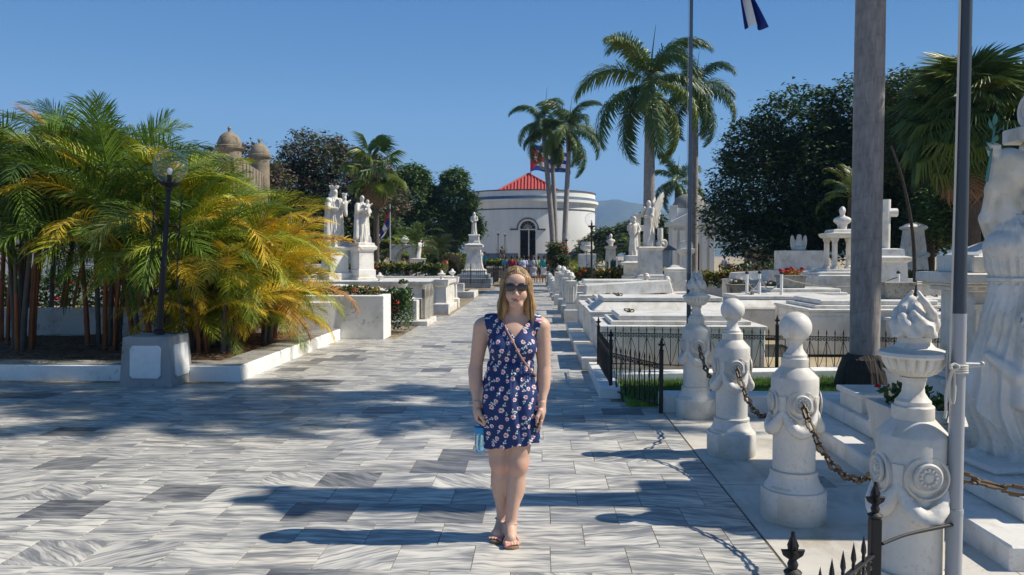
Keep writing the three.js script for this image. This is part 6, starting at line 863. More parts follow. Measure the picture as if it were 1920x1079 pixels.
// hedges
function hedge(label, x0, x1, z0, z1, h, y, o) {
  const R = rng(o.seed), t = thing('hedge', label, 'hedge', [0, y, 0], 0, 'flowering hedges'), mk = (n, size, m, name, top) => { const pos = []; for (let i = 0; i < n; i++) { const x = lerp(x0, x1, R()), z = lerp(z0, z1, R()), yy = h * (top ? 0.6 + 0.45 * R() : 1.02 * Math.sqrt(R())) * (0.85 + 0.3 * noise3(x * 3, 0, z * 3)), a = R() * 6.28, l = size * (0.6 + 0.8 * R()), e = R() * 1.4 - 0.3, d = V(Math.cos(a) * Math.cos(e), Math.sin(e), Math.sin(a) * Math.cos(e)).multiplyScalar(l), s = V(-Math.sin(a), R() - 0.5, Math.cos(a)).normalize().multiplyScalar(l * 0.3), c = V(x, yy, z); const M2 = c.clone().addScaledVector(d, 0.5), B = M2.clone().add(s), C = c.clone().add(d), D = M2.clone().sub(s); for (const v of [c, B, C, c, C, D]) pos.push(v.x, v.y, v.z); } const g = new THREE.BufferGeometry(); g.setAttribute('position', new THREE.Float32BufferAttribute(pos, 3)); g.computeVertexNormals(); const q = part(t, name, g, m); return q; };
  mk(o.n, o.size, o.m ?? L.hedge, 'foliage'); if (o.n2) mk(o.n2, o.size, o.m2 ?? L.hedgeYellow, 'young_foliage', true); if (o.fl) for (let k = 0; k < o.fl; k++) rose(t, lerp(x0, x1, R()), h * (0.5 + 0.55 * R()), Math.max(z0, z1) + 0.08 * (R() - 0.5), (0.05 + 0.05 * R()) * (o.fs ?? 1), o.fm ?? L.red); return t;
}
hedge('flowering hedge with red blooms right of the path before the rotunda', 1.5, 5.4, -33, -34.2, 0.55, 0.55, { n: 4200, n2: 1800, size: 0.16, fl: 16, seed: 1 }); solo('hedge_kerb', 'long low white planter under the red-flowered hedge', 'kerb', span(1.3, 5.6, 0, 0.62, -32.8, -34.4, 0.02), M.paint);
hedge('orange-tipped hedge right of the slender flagpole', 6.2, 9.4, -30, -31, 0.55, 0.5, { n: 2600, n2: 1800, size: 0.15, fl: 6, seed: 2 });
hedge('low hedge behind the saint statues with one orange bloom', -7.6, -3.4, -28.6, -29.6, 0.42, 0.95, { n: 3000, n2: 700, size: 0.15, fl: 5, seed: 3 }); solo('raised_bed', 'raised white bed under the hedge behind the saints', 'kerb', span(-7.8, -3.2, 0, 0.98, -28.4, -29.8, 0.02), M.marble);
hedge('red-flowered bush spilling down beside the white planter box', -3.5, -2.85, -17.35, -18.1, 0.98, 0.0, { n: 2600, size: 0.08, fl: 8, fs: 0.5, seed: 4 });
hedge('sparse red-flowered plants along the top of the white planter box', -6.3, -3.4, -16.6, -17.2, 0.22, 0.8, { n: 1500, n2: 500, m2: L.amber, size: 0.09, fl: 7, fs: 0.45, seed: 5 });
hedge('clipped hedge in front of the rotunda left of the crowd', -5.6, -1.4, -64, -65, 0.5, 0.8, { n: 2600, m: L.fresh, size: 0.24, seed: 6, n2: 800, m2: L.lime }); solo('rotunda_terrace', 'low pale terrace edge in front of the rotunda', 'kerb', span(-9, 7.5, 0, 0.8, -63.6, -72, 0.03), M.concrete);
hedge('dark hedge behind the cane palms at far left', -14, -7.2, -17.4, -18.6, 1.25, 0, { n: 7000, m: L.tree2, size: 0.12, fl: 14, seed: 7 });
hedge('bluish shrub between the far pedestals', 3.5, 4.7, -40, -41, 1.0, 0.3, { n: 3000, m: L.bluegreen, size: 0.14, seed: 8 });
hedge('yellowish hedge strip near the squat obelisk', 11.2, 13.6, -24.3, -25.2, 0.5, 0.65, { n: 2000, n2: 900, size: 0.15, fl: 4, seed: 9 });
hedge('pink-flowered shrubs under the dark tree', 11.4, 15.0, -50, -51, 1.1, 0, { n: 1800, n2: 0, size: 0.2, fl: 22, fm: L.pink, seed: 10 });
hedge('green shrubs left of the tapered monument', -5.6, -4.3, -47, -48.5, 1.6, 0, { n: 3000, m: L.fresh, n2: 800, size: 0.2, fl: 3, seed: 11 });
{ const t = tree('upright red-flowering bush beside the path by the crowd', 0.95, -40, { leaf: 0.15, clumpR: 0.22, per: 9, r: 0.06, trunk: 0.9, m: [L.tree2, L.olive], clumps: 420, seed: 61, blobs: [[0, 1.7, 0, 0.55], [-0.1, 2.1, 0, 0.4], [0.15, 1.3, 0, 0.45]] }); t.name = 'flowering_bush'; t.userData.category = 'bush'; const R = rng(5); for (let k = 0; k < 26; k++) { const a = R() * 6.28, q = 0.45 + 0.15 * R(); rose(t, q * Math.cos(a), 1.1 + 1.3 * R(), 0.35 + 0.15 * R(), 0.06, L.red); } }
lampPost('globe lamp standing behind the red-flowered hedge', 1.74, -26.4, 'globe street lamps', false); lampPost('far globe lamp in front of the flowering bush', 1.72, -50, 'globe street lamps', false);
lampPost('far globe lamp left of the tapered monument', -6.5, -60, 'globe street lamps', false); lampPost('far globe lamp left of the crowd, nearer one', -3.35, -66, 'globe street lamps', false).position.y = 0.8; lampPost('far globe lamp left of the crowd, right-hand one', -2.95, -70, 'globe street lamps', false).position.y = 0.8; lampPost('globe lamp deep among the trees left of the rotunda', -8.6, -70, 'globe street lamps', false).position.y = 1.2;
fence('black fence left of the crowd along the path', [[-1.9, -47], [-2.0, -52]], [[-1.9, -47], [-2.0, -52]], 'black fences far down the path', 0.2, 1.6); fence('black fence beyond the tapered monument', [[-6.2, -50], [-2.2, -50.5]], [[-6.2, -50], [-4.2, -50.2], [-2.2, -50.5]], 'black fences far down the path', 0.1, 1.5); fence('dark fence under the big dark tree', [[9.2, -41], [14.5, -41.5]], [[9.2, -41], [14.5, -41.5]], 'black fences far down the path', 0.0, 1.6);
{ const t = thing('grave_urn_pillar', 'white square pillar with a wide urn left of the hedge lamp', 'pillar', [2.35, 0, -39]); part(t, 'pillar', stack([[0.42, 0], [0.42, 1.75], [0.46, 1.8], [0.3, 1.82]]), M.marble); part(t, 'urn', lathe([[0.16, 1.8], [0.12, 1.9], [0.34, 2.05], [0.36, 2.2], [0.3, 2.22], [0.31, 2.4], [0.2, 2.4]], 20), M.marble); }
for (const [l, x, h] of [['taller of two thin white candle posts by the bluish shrub', 3.35, 1.9], ['shorter of two thin white candle posts by the bluish shrub', 3.7, 1.6]]) { const t = thing('candle_post', l, 'post', [x, 0, -38], 0, 'thin white candle posts'); part(t, 'post', stack([[0.12, 0], [0.12, 1.05], [0.04, 1.1], [0.035, h], [0.01, h + 0.04]]), M.marble); }
{ const t = solo('bare_palm_stalk', 'thin dark bare palm stalk curving up behind the nearest flame-topped bollard', 'stalk', tube([[7.52, 0.0, -16.2], [7.5, 1.3, -16.2], [7.42, 2.3, -16.2], [7.2, 3.3, -16.2], [6.98, 3.9, -16.2]], 0.05, 0.022, 20, 8), M.royalRoot); }
// ------------------------------------------------------------------ people
const paintGeo = (g, fn) => { g = clean(g); const p = g.attributes.position, c = new Float32Array(p.count * 3); for (let i = 0; i < p.count; i++) { const v = fn(p.getX(i), p.getY(i), p.getZ(i)); c[i * 3] = v[0]; c[i * 3 + 1] = v[1]; c[i * 3 + 2] = v[2]; } g.setAttribute('color', new THREE.BufferAttribute(c, 3)); return g; };
const skinMat = phys({ vertexColors: true, roughness: 0.52, sheen: 0.15 });
{ // the woman; local +z faces the camera, -x is the left of the picture
  const t = thing('person', 'woman in sunglasses and a navy floral sleeveless dress standing with a water bottle', 'person', [-0.185, 0, -4.83], 0.02);
  const HX = 0.05, bodyF = [
    ell([0.028, 1.20, -0.005], [0.138, 0.15, 0.092]), ell([-0.035, 1.165, 0.058], [0.062, 0.062, 0.055]), ell([0.093, 1.165, 0.058], [0.062, 0.062, 0.055]), ell([0.015, 1.04, 0], [0.122, 0.13, 0.09]), ell([0.008, 0.88, -0.012], [0.165, 0.15, 0.115]),
    rc([-0.125, 1.305, -0.015], [0.185, 1.305, -0.015], 0.048, 0.048), rc([HX - 0.012, 1.28, -0.02], [HX, 1.43, 0.0], 0.054, 0.046), rc([-0.07, 1.335, -0.02], [0.13, 1.335, -0.02], 0.036, 0.036),
    rc([-0.158, 1.288, -0.012], [-0.2, 1.02, -0.022], 0.053, 0.038), rc([-0.2, 1.02, -0.022], [-0.186, 0.80, 0.05], 0.036, 0.023), ell([-0.198, 0.96, -0.005], [0.037, 0.08, 0.038]),
    rc([0.205, 1.288, -0.012], [0.22, 1.01, -0.022], 0.053, 0.038), rc([0.22, 1.01, -0.022], [0.204, 0.80, 0.05], 0.036, 0.023), ell([0.217, 0.95, -0.005], [0.037, 0.08, 0.038]),
    rc([-0.078, 0.86, 0], [-0.052, 0.47, 0.0], 0.092, 0.06), rc([-0.052, 0.47, 0.0], [-0.034, 0.09, -0.035], 0.056, 0.033), ell([-0.052, 0.335, -0.03], [0.054, 0.11, 0.056]), ell([-0.05, 0.455, 0.03], [0.042, 0.045, 0.034]),
    rc([0.088, 0.86, 0], [0.064, 0.465, 0.03], 0.092, 0.06), rc([0.064, 0.465, 0.03], [0.014, 0.095, 0.06], 0.056, 0.033), ell([0.052, 0.33, 0.015], [0.054, 0.11, 0.056]), ell([0.064, 0.45, 0.062], [0.042, 0.045, 0.034]),
    rc([-0.033, 0.05, -0.055], [-0.062, 0.038, 0.055], 0.034, 0.026), rc([-0.036, 0.08, -0.03], [-0.06, 0.045, 0.05], 0.034, 0.03), rc([0.013, 0.05, 0.035], [0.022, 0.038, 0.155], 0.034, 0.026), rc([0.014, 0.085, 0.06], [0.02, 0.045, 0.15], 0.034, 0.03),
  ];
  const toeF = [];
  for (const [bx, bz, sx, tilt] of [[-0.068, 0.078, -1, -0.25], [0.024, 0.178, 1, 0.06]]) for (let k = 0; k < 5; k++) { const x = bx - sx * (k - 2) * -0.0172, l = 0.046 - k * 0.006, r = k === 0 ? 0.0128 : 0.0098; toeF.push(rc([x, 0.028, bz - 0.012], [x + tilt * 0.03, 0.025, bz + l - 0.008], r, r * 0.92)); }
  const body0 = join(0.028, ...bodyF), toes = join(0.002, ...toeF), body = (x, y, z) => (y < 0.12 ? smin(body0(x, y, z), toes(x, y, z), 0.006) : body0(x, y, z));
  const headF = join(0.022, ell([HX, 1.545, -0.005], [0.074, 0.092, 0.09]), ell([HX, 1.475, 0.028], [0.055, 0.06, 0.055]), rc([HX - 0.02, 1.428, 0.062], [HX + 0.02, 1.428, 0.062], 0.019, 0.019), ell([HX - 0.036, 1.485, 0.052], [0.026, 0.026, 0.022]), ell([HX + 0.036, 1.485, 0.052], [0.026, 0.026, 0.022]), rc([HX, 1.415, 0.0], [HX - 0.006, 1.34, -0.012], 0.048, 0.05), ell([HX, 1.575, 0.06], [0.05, 0.03, 0.022]));
  const noseF = join(0.012, rc([HX, 1.535, 0.082], [HX, 1.492, 0.104], 0.009, 0.0125), ell([HX - 0.012, 1.486, 0.093], [0.0095, 0.008, 0.0095]), ell([HX + 0.012, 1.486, 0.093], [0.0095, 0.008, 0.0095]));
  const lipF = join(0.004, rc([HX - 0.029, 1.4665, 0.0745], [HX - 0.008, 1.4575, 0.0835], 0.0026, 0.004), rc([HX - 0.008, 1.4575, 0.0835], [HX + 0.008, 1.4575, 0.0835], 0.004, 0.004), rc([HX + 0.008, 1.4575, 0.0835], [HX + 0.029, 1.4665, 0.0745], 0.004, 0.0026), rc([HX - 0.015, 1.4515, 0.0795], [HX + 0.015, 1.4515, 0.0795], 0.004, 0.004));
  const ears = join(0.01, ell([HX - 0.076, 1.52, -0.005], [0.012, 0.03, 0.02]), ell([HX + 0.076, 1.52, -0.005], [0.012, 0.03, 0.02]));
  const head = (x, y, z) => smin(smin(smin(headF(x, y, z), noseF(x, y, z), 0.014), lipF(x, y, z), 0.005), ears(x, y, z), 0.008);
  const handGeo = (w, s, grip) => {   // w: wrist point, s: side (+1 picture right); thumb leaves the side of the palm that faces forward
    const [X, Y, Z] = w, f = [rc([X, Y + 0.02, Z - 0.004], [X, Y - 0.03, Z + 0.004], 0.025, 0.026), ell([X, Y - 0.045, Z + 0.006], [0.018, 0.045, 0.038])];
    for (let k = 0; k < 4; k++) { const z0 = Z + 0.034 - k * 0.0195, len = [0.066, 0.074, 0.069, 0.054][k], a = grip ? [[X - s * 0.012, Y - 0.085, z0], [X - s * 0.042, Y - 0.104, z0], [X - s * 0.058, Y - 0.082, z0]] : [[X - s * 0.004, Y - 0.085, z0], [X - s * 0.012, Y - 0.085 - len * 0.5, z0 + 0.004], [X - s * 0.03, Y - 0.085 - len * 0.85, z0 + 0.006]]; f.push(rc(a[0], a[1], 0.0098, 0.009), rc(a[1], a[2], 0.009, 0.0075)); }
    f.push(rc([X - s * 0.012, Y - 0.02, Z + 0.032], [X - s * 0.028, Y - 0.055, Z + 0.05], 0.0125, 0.0105), rc([X - s * 0.028, Y - 0.055, Z + 0.05], [X - s * (grip ? 0.045 : 0.03), Y - 0.085, Z + 0.05], 0.0105, 0.0085));
    return nets(join(0.009, ...f), [X - 0.09, Y - 0.18, Z - 0.07], [X + 0.09, Y + 0.035, Z + 0.09], 0.0034);
  };
  const bodyG = nets(body, [-0.29, -0.01, -0.17], [0.31, 1.39, 0.27], 0.0085), headG = nets(head, [HX - 0.1, 1.33, -0.11], [HX + 0.1, 1.66, 0.13], 0.0042);
  const bm = mergeGeometries([clean(bodyG), clean(headG), clean(handGeo([-0.186, 0.815, 0.05], -1, true)), clean(handGeo([0.204, 0.815, 0.05], 1, false))]);
  const SK = [0.64, 0.40, 0.29];
  const skin = mesh('body', boxUV(paintGeo(bm, (x, y, z) => { const n = 0.94 + 0.12 * noise3(x * 60, y * 60, z * 60), lip = lipF(x, y, z) < 0.0015 && z > 0.06 ? 1 : 0, nail = y > 0.027 && y < 0.045 && ((z > 0.106 && x < -0.03) || (z > 0.206 && x > -0.03)) ? 1 : 0, knee = 0.10 * Math.exp(-((y - 0.455) ** 2) / 0.0016); if (lip) return [0.42, 0.16, 0.13]; if (nail) return [0.60, 0.2, 0.2]; return [SK[0] * n, SK[1] * n * (1 - knee), SK[2] * n * (1 - knee)]; })), skinMat); t.add(skin);
  // dress: torso shell plus gathered skirt
  const torso = join(0.03, ...bodyF.slice(0, 8)), skirtP = prof([[0.55, 0.02, 0.125, 0.178], [0.62, 0.018, 0.125, 0.176], [0.75, 0.01, 0.135, 0.182], [0.88, 0.006, 0.138, 0.178], [0.98, 0.01, 0.118, 0.148], [1.05, 0.015, 0.105, 0.134], [1.1, 0.018, 0.105, 0.137]]);
  const skirt = (x, y, z) => { const [, cx, az, bx] = skirtP(y), X = (x - cx) / bx, Z = (z - 0.005) / az, k = Math.hypot(X, Z), a = Math.atan2(X, Z), g = sm(1.06, 0.95, y); return Math.max(((k - 1) * az - (0.007 * g * Math.sin(11 * a + 1.2 * Math.sin(3 * a + 8 * y)) + 0.004 * sm(0.85, 1.03, y) * Math.sin(34 * a + 2 * Math.sin(9 * a)))) * 0.85, y - 1.08, 0.565 + 0.035 * (x + 0.1) / 0.3 + 0.006 * Math.sin(9 * a) - y); };
  const bodice = (x, y, z) => { let d = torso(x, y, z) - 0.013 - 0.003 * Math.sin(60 * x + 20 * y) * sm(1.28, 1.1, y) * sm(-0.02, 0.05, z); d = Math.max(d, 1.03 - y, y - 1.37, Math.abs(x - 0.03) - (0.172 - 0.018 * sm(1.16, 1.26, y) * sm(1.34, 1.24, y))); const vy = 1.232 + 1.22 * Math.abs(x - 0.043); if (z > -0.03) d = Math.max(d, (y - vy) * 0.6); else d = Math.max(d, (y - 1.335 - 0.5 * Math.max(0, Math.abs(x - 0.04) - 0.05)) * 0.7); return d; };
  const waist = (x, y, z) => { const [, cx, az, bx] = skirtP(y); const k = Math.hypot((x - cx) / bx, (z - 0.005) / az), a = Math.atan2(x - cx, z); return Math.max((k - 1) * az - 0.004 - 0.003 * Math.sin(40 * a), Math.abs(y - 1.055) - 0.012); };
  const dressG = clean(nets((x, y, z) => smin(smin(skirt(x, y, z), bodice(x, y, z), 0.012), waist(x, y, z), 0.006), [-0.24, 0.53, -0.19], [0.27, 1.40, 0.21], 0.0066));
  { const p = dressG.attributes.position, uv = new Float32Array(p.count * 2); for (let i = 0; i < p.count; i += 3) { const A = [0, 1, 2].map((k) => Math.atan2(p.getX(i + k) - 0.015, p.getZ(i + k) + 0.02)); const mx = Math.max(...A); for (let k = 0; k < 3; k++) { let a = A[k]; if (mx - a > PI) a += 2 * PI; uv[(i + k) * 2] = a * 0.155; uv[(i + k) * 2 + 1] = p.getY(i + k); } } dressG.setAttribute('uv', new THREE.BufferAttribute(uv, 2)); }
  const print = (() => { const S = 512, c = document.createElement('canvas'); c.width = c.height = S; const x = c.getContext('2d'), R = rng(17); x.fillStyle = '#1c3468'; x.fillRect(0, 0, S, S); const wrap = (fn, px, py) => { for (const dx of [-S, 0, S]) for (const dy of [-S, 0, S]) { x.save(); x.translate(px + dx, py + dy); fn(); x.restore(); } };
    const spots = [[60, 70], [200, 40], [330, 95], [455, 45], [120, 190], [265, 185], [400, 215], [40, 300], [185, 320], [330, 320], [470, 335], [110, 430], [255, 445], [395, 440]];
    for (const [px, py] of spots) { const rot = R() * 6.28, s = 0.85 + 0.35 * R(), fl = R() < 0.5; wrap(() => { x.rotate(rot); x.scale(s, s); x.strokeStyle = '#9fb0c8'; x.lineWidth = 3; x.beginPath(); x.moveTo(10, 10); x.quadraticCurveTo(40, 30, 58, 64); x.stroke(); x.fillStyle = '#d9ddd2'; for (const [lx, ly, la] of [[50, 40, 0.4], [38, 58, 1.8], [66, 70, 0.9]]) { x.save(); x.translate(lx, ly); x.rotate(la); x.beginPath(); x.ellipse(0, 0, 15, 8, 0, 0, 7); x.fill(); x.restore(); } }, px, py);
      wrap(() => { x.rotate(rot); x.scale(s, s); for (let k = 0; k < 6; k++) { const a = k * PI / 3; x.fillStyle = ['#f0e2e0', '#e9b9c4', '#f4efe8', '#e7c9cc', '#f2e6e2', '#d98ba2'][k]; x.beginPath(); x.ellipse(17 * Math.cos(a), 17 * Math.sin(a), 17, 13, a, 0, 7); x.fill(); } x.fillStyle = '#c2447a'; x.beginPath(); x.ellipse(-2, 0, 12, 11, 0, 0, 7); x.fill(); x.fillStyle = '#e8c25a'; x.beginPath(); x.ellipse(4, 6, 8, 7, 0, 0, 7); x.fill(); x.fillStyle = '#5a1d3c'; x.beginPath(); x.ellipse(0, 0, 4, 4, 0, 0, 7); x.fill(); }, px, py); }
    const t2 = new THREE.CanvasTexture(c); t2.colorSpace = THREE.SRGBColorSpace; t2.wrapS = t2.wrapT = THREE.RepeatWrapping; t2.repeat.set(1 / 0.225, 1 / 0.225); return t2; })();
  part(t, 'dress', dressG, phys({ map: print, roughness: 0.8, sheen: 0.3, sheenRoughness: 0.6 }), true);
  // hair: cap, back mass and two curtains with strands
  const hf = join(0.03, ell([HX, 1.558, -0.014], [0.088, 0.096, 0.098]), rc([HX, 1.5, -0.07], [HX + 0.005, 1.27, -0.07], 0.082, 0.07), rc([HX - 0.072, 1.55, 0.005], [HX - 0.082, 1.42, 0.004], 0.025, 0.029), rc([HX - 0.082, 1.42, 0.004], [HX - 0.104, 1.235, 0.024], 0.03, 0.018), rc([HX + 0.072, 1.55, 0.005], [HX + 0.084, 1.42, 0.004], 0.025, 0.03), rc([HX + 0.084, 1.42, 0.004], [HX + 0.096, 1.205, 0.022], 0.031, 0.018), rc([HX - 0.004, 1.636, 0.02], [HX - 0.068, 1.575, 0.03], 0.014, 0.018), rc([HX - 0.004, 1.636, 0.02], [HX + 0.067, 1.575, 0.03], 0.014, 0.018));
  const face = join(0.03, ell([HX, 1.5, 0.1], [0.060, 0.112, 0.085]), ell([HX + 0.004, 1.572, 0.1], [0.046, 0.045, 0.07]));
  const hair = (x, y, z) => { const a = Math.atan2(x - HX, z + 0.03), d = hf(x, y, z) - 0.0014 * Math.sin(52 * a + 3 * Math.sin(6 * y)) - 0.0012 * Math.sin(110 * a + 8 * y); return Math.max(d, -face(x, y, z) * 0.8, -(headF(x, y, z) + 0.006)); };
  const hg = paintGeo(nets(hair, [HX - 0.16, 1.16, -0.18], [HX + 0.16, 1.68, 0.12], 0.005), (x, y, z) => { const a = Math.atan2(x - HX, z + 0.03), n = noise3(a * 26, y * 3, 2) * 0.6 + noise3(a * 60, y * 5, 7) * 0.4, root = sm(1.5, 1.66, y) * 0.35; return [lerp(0.27, 0.56, n) * (1 - root), lerp(0.155, 0.36, n) * (1 - root), lerp(0.06, 0.17, n) * (1 - root)]; });
  const R2 = rng(404), strands = [hg];
  for (let i = 0; i < 420; i++) {
    const s = i % 2 ? 1 : -1, z0 = lerp(0.05, -0.1, R2()), pts = [], zz = clamp(1 - ((z0 + 0.014) / 0.1) ** 2, 0.05), rx = 0.09 * Math.sqrt(zz), ry = 0.098 * Math.sqrt(zz), tip = (s > 0 ? 1.2 : 1.225) + 0.07 * R2(), w = 0.006 * (R2() - 0.5);
    for (let k = 0; k <= 4; k++) { const a = lerp(0.06, 1.75, k / 4); pts.push([HX - 0.004 + s * (rx + w) * Math.sin(a), 1.558 + (ry + w) * Math.cos(a), z0 + 0.006 * Math.sin(a)]); }
    const out = 0.088 + 0.03 * R2(), zt = clamp(z0, -0.1, 0.03) + 0.02 * R2(); for (let k = 1; k <= 4; k++) { const q = k / 4; pts.push([HX + s * lerp(Math.max(rx, 0.07), out, Math.pow(q, 0.7)) + 0.004 * Math.sin(q * 7 + i), lerp(1.54, tip, q), lerp(z0 + 0.006, zt, q)]); }
    const c = 0.35 + 0.75 * R2(); strands.push(paintGeo(tube(pts, 0.0026, 0.0012, 14, 3), () => [0.50 * c, 0.315 * c, 0.14 * c]));
  }
  part(t, 'hair', mergeGeometries(strands.map((g) => { g.deleteAttribute('uv'); return g; })), phys({ vertexColors: true, roughness: 0.42, sheen: 0.3 }));
  const gl = []; for (const s of [-1, 1]) { gl.push(ell([HX + s * 0.035, 1.533, 0.092], [0.0335, 0.0265, 0.012], s * 0.28)); gl.push(rc([HX + s * 0.066, 1.542, 0.078], [HX + s * 0.08, 1.535, 0.0], 0.0045, 0.004)); } gl.push(rc([HX - 0.012, 1.54, 0.1], [HX + 0.012, 1.54, 0.1], 0.005, 0.005));
  part(t, 'sunglasses', nets(join(0.004, ...gl), [HX - 0.1, 1.49, -0.02], [HX + 0.1, 1.58, 0.115], 0.0028), phys({ color: [0.022, 0.012, 0.012], roughness: 0.12, clearcoat: 1 }));
  part(t, 'bag_strap', tube([[-0.04, 1.355, -0.03], [-0.032, 1.345, 0.03], [-0.012, 1.29, 0.075], [0.03, 1.215, 0.118], [0.075, 1.13, 0.132], [0.115, 1.07, 0.112], [0.152, 1.02, 0.062], [0.165, 0.99, 0.0], [0.14, 1.0, -0.08], [0.05, 1.16, -0.112], [-0.02, 1.3, -0.085], [-0.04, 1.355, -0.03]], 0.0055, 0.0055, 90, 6).scale(1, 1, 1), mat({ color: [0.42, 0.24, 0.18], roughness: 0.6 }));
  const leather = mat({ color: [0.56, 0.36, 0.25], roughness: 0.55 }), sole = mat({ color: [0.30, 0.17, 0.10], roughness: 0.7 });
  for (const [hx, hz, tx, tz, ax, az2] of [[-0.033, -0.085, -0.07, 0.125, -0.036, -0.04], [0.012, 0.005, 0.026, 0.225, 0.014, 0.055]]) {
    const s = new THREE.Shape(); const d = Math.atan2(tx - hx, tz - hz), l = Math.hypot(tx - hx, tz - hz); s.moveTo(-0.028, 0.0); s.bezierCurveTo(-0.035, l * 0.4, -0.05, l * 0.7, -0.04, l * 0.9); s.bezierCurveTo(-0.02, l * 1.02, 0.02, l * 1.02, 0.042, l * 0.88); s.bezierCurveTo(0.045, l * 0.6, 0.032, l * 0.3, 0.028, 0); s.bezierCurveTo(0.02, -0.02, -0.02, -0.02, -0.028, 0);
    const so = part(t, 'sandal', T(extrude(s, 0.012, 0.002).rotateX(PI / 2), hx, 0.015, hz, d), sole);
    const bx = lerp(hx, tx, 0.72), bz = lerp(hz, tz, 0.72); part(so, 'toe_strap', tube([[bx - 0.044, 0.012, bz], [bx - 0.03, 0.052, bz - 0.006], [bx, 0.063, bz - 0.012], [bx + 0.03, 0.054, bz - 0.006], [bx + 0.046, 0.012, bz]], 0.009, 0.009, 20, 8), leather);
    const an = []; for (let k = 0; k <= 14; k++) { const a = k / 14 * 2 * PI; an.push([ax + 0.041 * Math.cos(a), 0.102 + 0.006 * Math.sin(a), az2 + 0.041 * Math.sin(a)]); } part(so, 'ankle_strap', tube(an, 0.006, 0.006, 30, 6), leather);
  }
}
{ // bottle hanging from her right hand
  const t = thing('water_bottle', 'clear plastic water bottle with a blue label held at her side', 'bottle', [-0.185 - 0.168, 0.535, -4.83 + 0.055]);
  part(t, 'bottle', lathe([[0, 0.004], [0.024, 0], [0.032, 0.006], [0.033, 0.02], [0.0315, 0.028], [0.033, 0.036], [0.0315, 0.046], [0.033, 0.055], [0.0315, 0.065], [0.033, 0.074], [0.033, 0.085], [0.0325, 0.09], [0.0325, 0.125], [0.033, 0.13], [0.029, 0.15], [0.018, 0.168], [0.0125, 0.176], [0.0125, 0.19], [0, 0.19]], 26), phys({ color: [0.86, 0.95, 1.0], transmission: 1, thickness: 0, roughness: 0.05, ior: 1.45 }));
  part(t, 'water', lathe([[0, 0.008], [0.029, 0.008], [0.0295, 0.11], [0, 0.11]], 20), phys({ color: [0.82, 0.95, 1.0], transmission: 1, thickness: 0.05, attenuationColor: rgb(0.35, 0.72, 0.86), attenuationDistance: 0.12, roughness: 0.02, ior: 1.33 }));
  part(t, 'label', lathe([[0.0335, 0.118], [0.0337, 0.12], [0.0337, 0.152], [0.0335, 0.154]], 26), mat({ color: [0.02, 0.30, 0.62], roughness: 0.45 })); part(t, 'cap', cyl(0.0145, 0.0145, 0.016, 0, 0.18, 0, 16), mat({ color: [0.05, 0.3, 0.6], roughness: 0.4 }));
}
